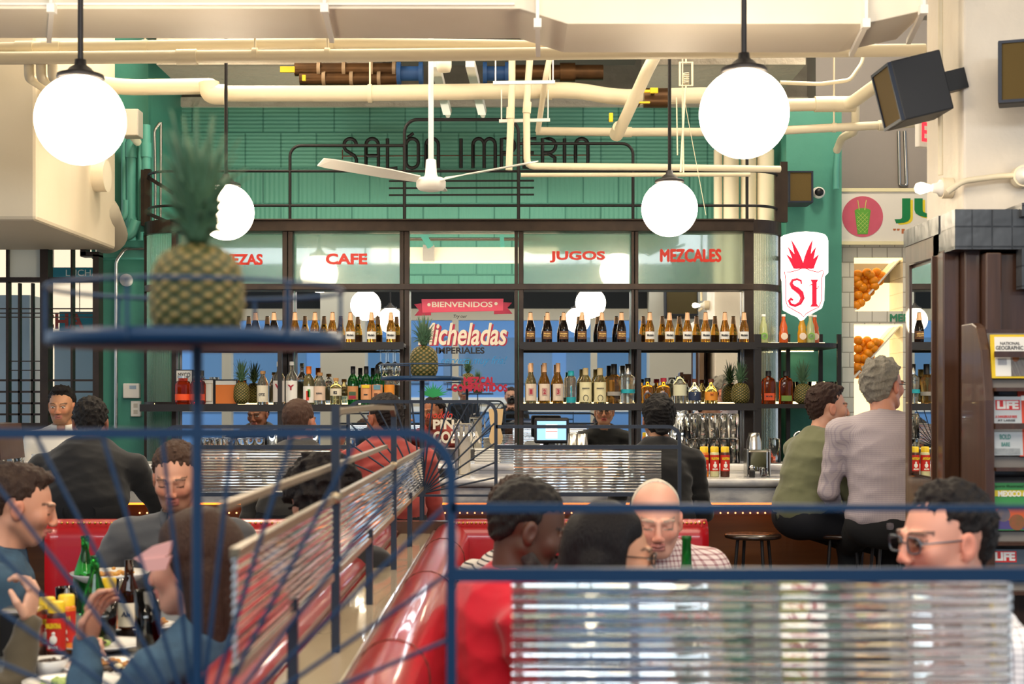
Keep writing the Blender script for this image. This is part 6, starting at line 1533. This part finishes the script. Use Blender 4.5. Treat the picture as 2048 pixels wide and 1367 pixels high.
SHORT = [(0, .066), (35, .062), (55, .050), (68, .035), (74, -.005), (82, -.005), (90, .020), (105, .018), (115, -.03), (140, -.055), (180, -.062)]
BALD = [(0, .30), (60, .30), (85, .06), (95, .035), (105, .02), (120, -.03), (150, -.055), (180, -.06)]
LONG = [(0, .064), (40, .050), (60, .030), (70, -.03), (80, -.08), (100, -.11), (180, -.12)]

def ry(a): c, s_ = math.cos(a), math.sin(a); return np.array([[c, 0, s_], [0, 1, 0], [-s_, 0, c]])
def rx(a): c, s_ = math.cos(a), math.sin(a); return np.array([[1, 0, 0], [0, c, -s_], [0, s_, c]])
def rzm(a): c, s_ = math.cos(a), math.sin(a); return np.array([[c, -s_, 0], [s_, c, 0], [0, 0, 1]])

def hand(F, w, d, n, s=1.0, curl=.5, side=1, spread=.0):
    """hand at wrist w, pointing along d, palm facing n"""
    w = np.array(w, float); d = np.array(d, float); d /= np.linalg.norm(d); n = np.array(n, float); n -= d * (n @ d); n /= np.linalg.norm(n)
    u = np.cross(d, n) * side
    pc = w + d * .05 * s
    Rm = np.stack([u, d, n], 1)
    F.ell(pc, (.040 * s, .052 * s, .015 * s), Rm, .012)
    for i, (off, L) in enumerate(((.030, .068), (.010, .076), (-.010, .071), (-.028, .055))):
        b = w + d * .092 * s + u * off * s; dirv = d + u * (off * spread * 12); dirv /= np.linalg.norm(dirv)
        th = 0
        for L_, r0, r1 in ((.45, .0088, .0080), (.32, .0080, .0074), (.25, .0074, .0064)):
            th += curl * (.9 if L_ > .4 else 1.0); v = dirv * math.cos(th) + n * math.sin(th)
            e = b + v * L * L_ * s; F.cap(b, e, r0 * s, r1 * s, .003); b = e
    b = w + d * .025 * s + u * .032 * s; v = d * .7 + u * .65 + n * .35; v /= np.linalg.norm(v)
    e = b + v * .042 * s; F.cap(b, e, .0115 * s, .0095 * s, .006); v2 = d * .9 + u * .1 + n * (.3 + curl * .5); v2 /= np.linalg.norm(v2)
    F.cap(e, e + v2 * .032 * s, .0095 * s, .0075 * s, .004)

NP_ = [0]
def person(label, head, yaw, skin='#c98f70', s=1.0, sit=True, hyaw=0, hpitch=0, hroll=0, lean=0.0, side_lean=0.0, seat=.46, line=SHORT, hair='#1d1512', thick=.012, fade=None, nose=.7, hunch=0.0, hprims=(), hnoise=(.0062, 115), hstretch=(1, 1, 1),
           haircard=None, shirt='#333333', shirtmat=None, wide=1.0, deep=1.0, armR=None, armL=None, handR=None, handL=None, sleeves=True, collar=None, trousers='#1a1b20', legs='sit', fem=False,
           lips=None, brow=None, beardmesh=None, stub=None, stubamt=0, closed=False, look=(0, 0), glasses=None, extra=None, fine=.0042, wr=.0045, jaw=1.0, undershirt=None, iris='#3a2416', legdir=None, hres=.0045, cuff=.0, long_hair=None, turtle=False, forward=.0, hairout=None):
    NP_[0] += 1; seed = NP_[0]
    hp = W(*head) if len(head) == 3 and not isinstance(head, Vector) else head
    ca, sa = math.cos(yaw), math.sin(yaw)
    hx, hy = side_lean, .06 + lean
    # root so that the head lands on its place
    rxw = hp[0] - (ca * hx - sa * hy); ryw = hp[1] - (sa * hx + ca * hy)
    t = thing('person', label, 'person', (rxw, ryw, 0), yaw)
    hc = np.array([hx, hy, hp[2]])
    Rh = rzm(R(hyaw)) @ rx(R(hpitch)) @ ry(R(hroll))
    nb = hc + np.array([0, -.045 - lean * .12 - hunch, -.165 * s + hunch * .9])              # base of the neck
    pz = seat + .10 if sit else .93 * s
    pel = np.array([0, 0 - forward, pz])
    sp = nb - pel; up = sp / np.linalg.norm(sp); tilt = math.atan2(-up[1], up[2]); rolla = math.asin(max(-1, min(1, up[0])))
    Rt = rx(tilt) @ ry(rolla); Lx = Rt @ np.array([1, 0, 0])
    ch = pel + sp * .70; be = pel + sp * .36
    sw = .175 * s * wide
    S = {1: nb + Lx * sw + np.array([0, 0, -.055 * s]), -1: nb - Lx * sw + np.array([0, 0, -.055 * s])}
    dflt = lambda q: (S[q] + np.array([q * .06, .02, -.27 * s]), S[q] + np.array([q * .02, .22 * s, -.36 * s]))
    A = {}
    for q, a in ((1, armR), (-1, armL)):
        if a is None: A[q] = dflt(q)
        else: A[q] = (S[q] + np.array(a[0]), S[q] + np.array(a[1]))
    hd = {}
    for q, h in ((1, handR), (-1, handL)):
        e, w_ = A[q]; dd = (w_ - e); dd /= np.linalg.norm(dd)
        hd[q] = dict(d=dd, n=np.array([-q * .6, 0, -.8]), curl=.5, **{}) if h is None else h
    # legs
    kn = {}; an = {}
    for q in (1, -1):
        hip = pel + np.array([q * .09, 0, -.02])
        if sit:
            ld = np.array(legdir if legdir else (0, 1, 0)); k_ = hip + ld * .42 * s + np.array([q * .06, 0, -.02 if seat < .6 else -.16]); a_ = np.array([k_[0], k_[1] - .02, .09 if seat < .6 else .30])
        else: k_ = hip + np.array([q * .02, .04, -.44 * s]); a_ = np.array([k_[0] + q * .01, k_[1] - .05, .09])
        kn[q], an[q] = k_, a_
    pts = [hc - .15, hc + .15] + [p for q in (1, -1) for p in (A[q][0], A[q][1] + hd[q]['d'] * .2, S[q] + np.array([q * .1, 0, 0]), kn[q], an[q])]
    lo = np.min(np.array(pts), 0) - .12; hi = np.max(np.array(pts), 0) + .12; lo[2] = 0.0
    lo[1] = min(lo[1], -.25); 
    # ---- body: one continuous skin surface
    fines = [(hc - .135 * s, hc + .135 * s, fine)]
    for q in (1, -1):
        if hd[q].get('fine'): fines.append((A[q][1] - .1, A[q][1] + .13, .0045))
    Fd = Field(lo, hi, .014, fines)
    head_parts(Fd, hc, Rh, s, fem, jaw=jaw, nose=nose)
    Fd.cap(hc + Rh @ np.array([0, -.025, -.05]) * s, nb + np.array([0, 0, .0]), .052 * s * (.9 if fem else 1), .056 * s, .02)
    Fd.cap(nb, ch, .06 * s, .10 * s, .04); Fd.cap(ch, pel, .10 * s, .10 * s, .04, sc=(1.1, .8, 1))
    for q in (1, -1):
        Fd.cap(nb, S[q], .045 * s, .045 * s, .03); Fd.cap(S[q], A[q][0], .038 * s, .032 * s, .02); Fd.cap(A[q][0], A[q][1], .034 * s, .024 * s, .012)
        hh = hd[q]; hand(Fd, A[q][1], hh['d'], hh['n'], s * .95, hh.get('curl', .5), q, hh.get('spread', .5))
        Fd.cap(pel + np.array([q * .09, 0, 0]), kn[q], .06, .045, .03); Fd.cap(kn[q], an[q], .045, .03, .02); Fd.cap(an[q], an[q] + np.array([0, .14, -.05]), .03, .025, .02)
    V, Fc = Fd.mesh()
    lips = lips or '#b0645a'; brow = brow or hair
    cols = face_cols(V, hc, Rh, s, skin, lips, brow, iris, stub, stubamt, closed=closed, look=look)
    body = link('body', np_mesh('body', V, Fc, cols), skinm, t)
    # ---- hair
    if line is not None:
        V, Fc = hair_field(hc, Rh, s, line, thick, hprims, hnoise, seed, res=hres, stretch=hstretch, fade=min(thick * .75, .011) if fade is None else fade, lo=(hc - np.array([.2, .2, .42]) * s) if long_hair else None, hi=(hc + np.array([.2, .2, .2]) * s) if long_hair else None)
        link('hair', np_mesh('hair', V, Fc), hairm(hair), t)
    # ---- shirt
    m_ = shirtmat or mat('cloth_' + shirt.strip('#'), shirt, .85, sheen=.2, bump=(60, .15, .002))
    slo = np.array([min(S[1][0], S[-1][0], A[1][0][0], A[-1][0][0], A[1][1][0], A[-1][1][0]) - .12, min(-.2, S[1][1], A[1][0][1], A[-1][0][1], A[1][1][1], A[-1][1][1], ch[1] - .1) - .12, pel[2] - .16])
    shi = np.array([max(S[1][0], S[-1][0], A[1][0][0], A[-1][0][0], A[1][1][0], A[-1][1][0]) + .12, max(.2, A[1][0][1], A[-1][0][1], A[1][1][1], A[-1][1][1], nb[1]) + .12, max(nb[2], A[1][1][2], A[-1][1][2], A[1][0][2]) + .14])
    Fs = Field(slo, shi, .010)
    Fs.ell(ch, (.165 * s * wide, .115 * s * deep, .19 * s), Rt, .05); Fs.ell(be, (.15 * s * wide, .115 * s * deep, .18 * s), Rt, .06)
    Fs.ell(pel + np.array([0, 0, .02]), (.165 * s * wide, .12 * s * deep, .12), None, .05)
    Fs.cap(nb + np.array([0, -.01, -.0]), ch, .06 * s, .11 * s, .05)
    for q in (1, -1):
        Fs.cap(nb + np.array([0, -.01, -.005]), S[q], .052 * s, .066 * s * min(wide, 1.1), .04)
        Fs.cap(S[q], A[q][0], .060 * s * min(wide, 1.15), .050 * s, .03)
        if sleeves: Fs.cap(A[q][0], A[q][1] - hd[q]['d'] * .0, .049 * s, .036 * s, .02)
        else:
            pass
    if not sleeves:
        for q in (1, -1): Fs.cap(S[q] + (A[q][0] - S[q]) * .3, S[q] + (A[q][0] - S[q]) * .78, .066 * s, .062 * s, .02)
    Fs.noise(wr * 1.3, 17, seed, (1, 1, 2.2), ridge=True)
    # openings: neck
    Fs.cap(nb + np.array([0, .012, .02]), hc + np.array([0, 0, -.02]), .057 * s, .07 * s, .006, 'sub')
    V, Fc = Fs.mesh(); sh = link('shirt' if not extra or 'garment' not in extra else extra['garment'], np_mesh('shirt', V, Fc), m_, t)
    # collar
    if collar:
        cmn = MB(); cc = nb + np.array([0, .012, .022]); ax = (hc - nb); ax = ax / np.linalg.norm(ax)
        vs = []; n = 28
        g0 = .0 if turtle else .42
        for i in range(n + 1):
            a = PI / 2 + g0 + (2 * PI - 2 * g0) * i / n; ca_, sa_ = math.cos(a), math.sin(a)
            front = max(0, sa_)
            for (r_, z_) in ((.060, -.012 - front * .03), (.062, .030 - front * .012), (.066, .032 - front * .012), (.078, -.004 - front * .04), (.074, -.008 - front * .04)):
                vs.append(cc + np.array([ca_ * r_ * s, sa_ * r_ * s, z_ * s]))
        fs = [(i * 5 + j, i * 5 + (j + 1) % 5, i * 5 + 5 + (j + 1) % 5, i * 5 + 5 + j) for i in range(n) for j in range(5)] + [(0, 1, 2, 3, 4), tuple(n * 5 + k for k in (4, 3, 2, 1, 0))]
        cmn.add(vs, fs, 0, True); obj('collar', cmn, collar if not isinstance(collar, str) else mat('collar_' + collar.strip('#'), collar, .8), t)
    # trousers
    tl_ = np.min(np.array([pel, kn[1], kn[-1], an[1], an[-1]]), 0) - .13; th_ = np.max(np.array([pel, kn[1], kn[-1], an[1], an[-1]]), 0) + .13; tl_[2] = .03
    th_[2] = pel[2] + .06
    Ft = Field(tl_, th_, .016)
    Ft.ell(pel + np.array([0, 0, -.03]), (.155 * s * wide, .118 * s * deep, .12), None, .04)
    for q in (1, -1): Ft.cap(pel + np.array([q * .09, 0, -.03]), kn[q], .088 * s, .062 * s, .04); Ft.cap(kn[q], an[q], .062 * s, .048 * s, .02)
    Ft.noise(.005, 20, seed + 5)
    V, Fc = Ft.mesh(); link('trousers', np_mesh('trousers', V, Fc), mat('cloth_' + trousers.strip('#'), trousers, .85), t)
    for q in (1, -1):
        a = an[q]; obj('shoe', MB().ell((a[0], a[1] + .07, a[2] - .045), (.048, .135, .045), n=12), mat('shoe_dark', '#1c1815', .4), t)
    # glasses
    if glasses:
        gm_ = glasses; P = lambda x, y, z: hc + Rh @ (np.array([x, y, z]) * s); mb = MB()
        for q in (-1, 1):
            mb.tube([P(q * .033 + .023 * math.copysign(abs(math.cos(a)) ** .6, math.cos(a)), .1 - abs(.023 * math.cos(a)) * .2, .004 + .0165 * math.copysign(abs(math.sin(a)) ** .6, math.sin(a))) for a in np.linspace(0, 2 * PI, 24, endpoint=False)], .0018 * s, closed=True)
            mb.tube([P(q * .056, .096, .010), P(q * .070, .085, .010), P(q * .079, .0, .010), P(q * .080, -.012, .0)], .0018 * s)
        mb.tube([P(-.010, .1, .008), P(0, .104, .011), P(.010, .1, .008)], .0018 * s)
        g = obj('glasses', mb, gm_, t)
        mb = MB()
        for q in (-1, 1): mb.add([P(q * .033 + .022 * math.cos(a), .098, .004 + .0155 * math.sin(a)) for a in np.linspace(0, 2 * PI, 16, endpoint=False)] + [P(q * .033 + .022 * math.cos(a), .0965, .004 + .0155 * math.sin(a)) for a in np.linspace(0, 2 * PI, 16, endpoint=False)], [tuple(range(16)), tuple(range(16, 32))[::-1]] + [(i, (i + 1) % 16, 16 + (i + 1) % 16, 16 + i) for i in range(16)])
        obj('lenses', mb, mat('lens_glass', '#ffffff', 0, trans=1, ior=1.02, spec=.2), g)
    if beardmesh:
        c_, L_, am = beardmesh
        Fb = Field(hc - .16 * s, hc + .14 * s, .004); P = lambda x, y, z: hc + Rh @ (np.array([x, y, z]) * s)
        for q in (1, -1): Fb.cap(P(q * .060, .004, -.030), P(q * .052, .02, -.07), .008 * s, .015 * s, .02); Fb.cap(P(q * .052, .02, -.07), P(q * .02, .062, -.094), .018 * s, .020 * s, .02); Fb.cap(P(q * .026, .082, -.056), P(q * .022, .07, -.085), .007 * s, .012 * s, .015); Fb.cap(P(q * .024, .086, -.052), P(0, .096, -.040), .005 * s, .005 * s, .008)
        Fb.cap(P(-.018, .070, -.094), P(.018, .070, -.094), .020 * s, .020 * s, .02)
        Fb.noise(.003, 160, seed + 9)
        V, Fc = Fb.mesh(); link('beard', np_mesh('beard', V, Fc), hairm(c_), t)
    if extra and 'fn' in extra: extra['fn'](t, hc, Rh, s, nb, S, A, pel)
    return t
PI_ = PI
A_ = np.array
# ---- at the bar, left to right
person('server in a white shirt facing the room, black quiff hair', (123, 812, 8.45), PI + .15, skin='#c08a66', s=.93, sit=False, hpitch=-8, hyaw=-6, hair='#14100f', hprims=(('e', (0, .032, .112), (.052, .045, .028)),), shirt='#e9e3d8', collar='#f0ebe0', stub='#2a1c16', stubamt=.45, look=(.001, -.003), lips='#a8645a')
person('man in a black overcoat with gray collar leaning on the left of the bar', (181, 847, 7.0), .10, skin='#8a5a42', s=1.02, sit=False, hyaw=8, hpitch=-12, lean=.10, hair='#15110f', wide=1.22, deep=1.25, shirt='#111114', collar='#6f6d6a', turtle=True, armR=((.14, .10, -.24), (.10, .38, -.20)), armL=((-.10, .02, -.27), (-.04, .28, -.30)), extra={'garment': 'overcoat'}, trousers='#101013')
person('man with cropped brown hair and dark gray jacket seen from behind at the bar', (600, 845, 7.15), -.12, skin='#b98468', s=.97, sit=True, seat=.79, hyaw=-12, hair='#3d2a20', thick=.006, hnoise=(.002, 200), wide=1.12, deep=1.1, shirt='#43413f', collar='#2c2a2a', turtle=True, extra={'garment': 'jacket'}, lean=.08)
person('man in a brick red sweater at the bar holding his hand to his face', (768, 838, 7.10), .30, skin='#a86a4c', s=1.0, sit=True, seat=.79, hyaw=18, hpitch=-6, hair='#1a1210', thick=.012, collar='#8c332e', turtle=True, wide=1.1, shirt='#9c3a34', lean=.10, armL=((-.12, .12, -.20), (-.02, .22, .06)), handL=dict(d=A_([.35, -.3, .9]), n=A_([.6, -.6, 0]), curl=.5), extra={'garment': 'sweater'})
def bun(t, hc, Rh, s, nb, S, A, pel): pass
person('woman in black with hair in a low bun, back to the room, wearing glasses', (1316, 838, 7.20), .02, skin='#a97a5c', s=.96, sit=True, seat=.79, hyaw=4, hair='#0f0c0c', thick=.016, line=[(0, .064), (50, .05), (70, .02), (80, -.01), (95, -.03), (120, -.07), (180, -.09)], hprims=(('e', (0, -.115, -.055), (.035, .028, .03)),), wide=1.0, shirt='#0e0e10', fem=True, glasses=M['black'], lean=.08, extra={'garment': 'dress'}, lips='#b04a4a')
person('smiling man with dark swept hair and olive green sweater on a bar stool', (1657, 816, 7.15), R(-68), skin='#cf9a80', s=.98, sit=True, seat=.80, hyaw=-14, hpitch=-2, hair='#2a1a14', hprims=(('e', (0, .032, .102), (.052, .045, .022)),), shirt='#66694c', collar='#4b5560', wide=1.12, deep=1.15, lean=.10, armR=((.03, .05, -.27), (.05, .26, -.38)), armL=((-.06, .12, -.26), (0, .34, -.32)), trousers='#12141c', stub='#5a4036', stubamt=.2, look=(0, 0), extra={'garment': 'sweater'}, lips='#b8695f')
person('man with curly gray hair and glasses in a pale checked shirt, back to the room', (1768, 772, 6.78), R(-12), skin='#c98f78', s=1.02, sit=True, seat=.80, hyaw=-42, hpitch=-2, hair='#6b675f', thick=.020, hnoise=(.009, 70), line=[(0, .068), (35, .064), (55, .06), (68, .05), (80, .02), (95, -.01), (115, -.06), (140, -.085), (180, -.09)], shirtmat=check_mat('pale_check_cloth', '#b3a8ac', '#958b98', .009, .3), wide=1.12, deep=1.1, lean=.03, trousers='#15161a', collar='#aca2a8', glasses=M['steel2'], armR=((.08, .10, -.26), (-.02, .30, -.30)))
# ---- right booth
person('man with short hair and gray beard in a bright red polo shirt, in profile', (1060, 1058, 3.85), R(-78), skin='#4f3326', s=1.06, sit=True, hyaw=-8, hpitch=-20, hair='#141110', thick=.008, hnoise=(.003, 200), line=[(0, .062), (35, .060), (55, .055), (66, .045), (72, .0), (82, -.01), (92, .015), (105, .012), (115, -.03), (140, -.05), (180, -.058)], shirt='#c8102a', sleeves=False, wide=1.28, deep=1.35, collar='#b80e26', lips='#6b3f3a', brow='#120d0c', beardmesh=('#2f2b29', 0, 0), lean=.06, closed=True, armR=((.07, .05, -.26), (.02, .28, -.34)), extra={'garment': 'polo_shirt'}, wr=.006)
person('person in a black and white striped shirt behind the man in red', (1046, 1035, 4.45), R(-60), skin='#8a5f48', s=1.0, sit=True, hyaw=-5, hpitch=-10, hair='#2a1c16', shirtmat=check_mat('striped_cloth', '#dedad2', '#3a3a3e', .014, .32, True, False), wide=1.15, lean=.05, armR=((.05, .03, -.27), (.04, .26, -.32)))
person('woman with long straight black hair and dark glasses in the right booth', (1226, 1112, 3.35), R(-62), skin='#c48f70', s=.95, sit=True, hyaw=-22, hpitch=-6, hair='#0e0b0c', thick=.016, long_hair=True, line=LONG, hprims=(('c', (-.055, -.05, -.02), (-.07, -.05, -.26), .045, .04), ('c', (.055, -.05, -.02), (.07, -.04, -.26), .045, .04), ('c', (0, -.085, -.0), (0, -.10, -.27), .05, .05), ('c', (-.068, .02, .02), (-.075, .01, -.20), .02, .022), ('c', (.068, .0, .02), (.075, .0, -.20), .02, .022)), hnoise=(.002, 90), hstretch=(1, 1, .2), shirt='#6a97c4', glasses=M['black'], fem=True, lips='#c07870')
person('bald older man in a red and white checked shirt facing the camera', (1312, 1040, 4.55), PI + .12, skin='#d9a08a', s=1.03, sit=True, hyaw=-8, hpitch=-14, hair='#b9a898', thick=.003, hunch=.06, line=BALD, hnoise=(.001, 100), shirtmat=check_mat('red_check_cloth', '#dccac6', '#8f5a60', .016, .34), collar=check_mat('red_check_cloth', '', '', 1), wide=1.1, lean=.12, closed=True, brow='#9a8878', lips='#b86f68', armL=((-.14, .06, -.24), (-.10, .22, -.36)), armR=((.10, .1, -.24), (.04, .3, -.34)))
person('man with rimless glasses and short black hair in a white checked shirt, in profile', (1888, 1082, 3.12), R(100), nose=.45, skin='#d99c86', s=1.04, sit=True, hyaw=8, hpitch=-4, hair='#171312', thick=.011, hprims=(('e', (0, -.01, .100), (.062, .06, .022)),), shirtmat=check_mat('white_check_cloth', '#e6e4e8', '#8a8a96', .012, .18), collar='#e9e7ec', wide=1.12, lean=.04, glasses=mat('glasses_metal', '#5a6470', .3, .8), lips='#b86a62', brow='#1a1412', look=(-.002, -.002), fine=.0035)
# ---- left booth
person('man with swept back brown hair in a blue denim jacket, in profile', (42, 1014, 4.25), R(-72), skin='#cc9478', s=1.0, sit=True, hyaw=-2, hpitch=-14, hair='#2e211a', hprims=(('e', (0, .02, .102), (.055, .055, .024)),), shirtmat=mat('denim', '#2c4459', .85, noise=(30, '#405f78', .3), bump=(60, .3, .003)), collar=mat('denim_dark', '#22364a', .85), wide=1.15, deep=1.1, lean=.10, armR=((.04, .06, -.26), (.0, .30, -.30)), armL=((-.05, .1, -.26), (0, .3, -.3)), stub='#4a3428', stubamt=.3, lips='#b4665c', closed=True, extra={'garment': 'denim_jacket'}, wr=.006)
person('man with curly light brown hair and beard in a gray shirt looking down', (352, 956, 5.1), PI - .08, skin='#cb9478', s=1.0, sit=True, hyaw=6, hpitch=-18, hair='#3a2a20', thick=.014, hnoise=(.006, 130), shirt='#4b4c4f', collar='#55565a', wide=1.15, lean=.08, closed=True, stub='#5a3a2a', stubamt=.55, lips='#b0645a', armR=((.16, .03, -.25), (.14, .22, -.33)), armL=((-.16, .03, -.25), (-.14, .22, -.33)))
person('woman with long brown hair seen from behind the near post, raising a pink napkin', (385, 1132, 3.2), R(62), skin='#c9947c', s=.97, sit=True, hyaw=14, hpitch=-6, hair='#2e1d15', thick=.016, long_hair=True, line=LONG, hprims=(('c', (-.055, -.05, -.02), (-.07, -.06, -.28), .045, .045), ('c', (.055, -.05, -.02), (.07, -.06, -.28), .045, .045), ('c', (0, -.085, -.0), (0, -.11, -.30), .05, .055), ('c', (.068, .02, .02), (.075, .02, -.18), .02, .025)), hnoise=(.0025, 90), hstretch=(1, 1, .2), shirtmat=MATS['denim'], fem=True, closed=True, armL=((-.06, .16, -.20), (.06, .26, .03)), handL=dict(d=A_([.3, .0, .95]), n=A_([.2, -1, 0]), curl=.45, fine=True), armR=((.1, .12, -.25), (.02, .34, -.25)), handR=dict(d=A_([0, 1, .1]), n=A_([-.9, 0, -.3]), curl=.5, fine=True), extra={'garment': 'denim_vest'})
person('person with a big mass of curly black hair behind the divider', (640, 1003, 4.75), R(28), skin='#b98468', s=1.0, sit=True, hyaw=30, hpitch=-8, hair='#120d0c', thick=.048, fade=.0, hnoise=(.016, 60), hres=.0055, line=[(0, .03), (50, .02), (70, -.02), (90, -.08), (180, -.11)], shirt='#1b1a1c')
def beard_hand(t, *a): pass
person('person in a dark sweater at the left edge resting the chin on a hand', (-120, 1062, 3.6), R(-75), skin='#d3a48c', s=1.0, sit=True, hyaw=0, hpitch=-8, hair='#3a2c22', shirt='#4a4232', lean=.08, armR=((.0, .24, -.20), (-.08, .27, -.01)), handR=dict(d=A_([-.15, .15, .95]), n=A_([-.3, -.9, 0]), curl=.75, fine=True), armL=((-.05, .2, -.28), (-.02, .42, -.22)), handL=dict(d=A_([.2, .3, .8]), n=A_([0, -1, 0]), curl=.7))
# ---- behind the camera, seen in the mirrors
pcam = person('photographer in a black coat holding a camera, seen in the centre mirror', Vector((-.015, -.24, 1.50)), 0.0, skin='#c0937c', s=1.0, sit=False, hair='#2a2220', shirt='#101114', lean=.0, armR=((.06, .12, -.22), (-.10, .20, .02)), armL=((-.06, .12, -.22), (.10, .20, .02)), handR=dict(d=A_([-.5, .4, .6]), n=A_([-.6, .3, 0]), curl=.4), handL=dict(d=A_([.5, .4, .6]), n=A_([.6, .3, 0]), curl=.4), extra={'garment': 'coat'})
t = thing('photo_camera', 'black camera with orange strap held up by the photographer, seen in the mirror', 'camera', (0, -.08, 1.45))
obj('camera_body', MB().box(-.065, -.03, -.045, .065, .005, .04).box(-.025, -.03, .04, .025, 0, .062), blk, t, bevel=.006)
obj('lens_barrel', MB().lathe([(.036, 0), (.036, .03), (.034, .05), (.031, .05), (.028, .02), (.0005, .018)], n=24).xf(Matrix.Rotation(R(-90), 4, 'X')), M['steel2'], t)
obj('strap', MB().tube([(.065, -.01, .03), (.12, -.08, .02), (.15, -.14, -.06), (.12, -.2, -.1)], .006), mat('strap_orange', '#d8702a', .7), t)
person('man with curly dark hair standing by the window, seen in the centre mirror', Vector((-.72, -2.6, 1.56)), -.1, skin='#b08468', s=1.0, sit=False, hair='#17110f', thick=.025, hnoise=(.01, 70), shirt='#1a1c22', hpitch=-10)
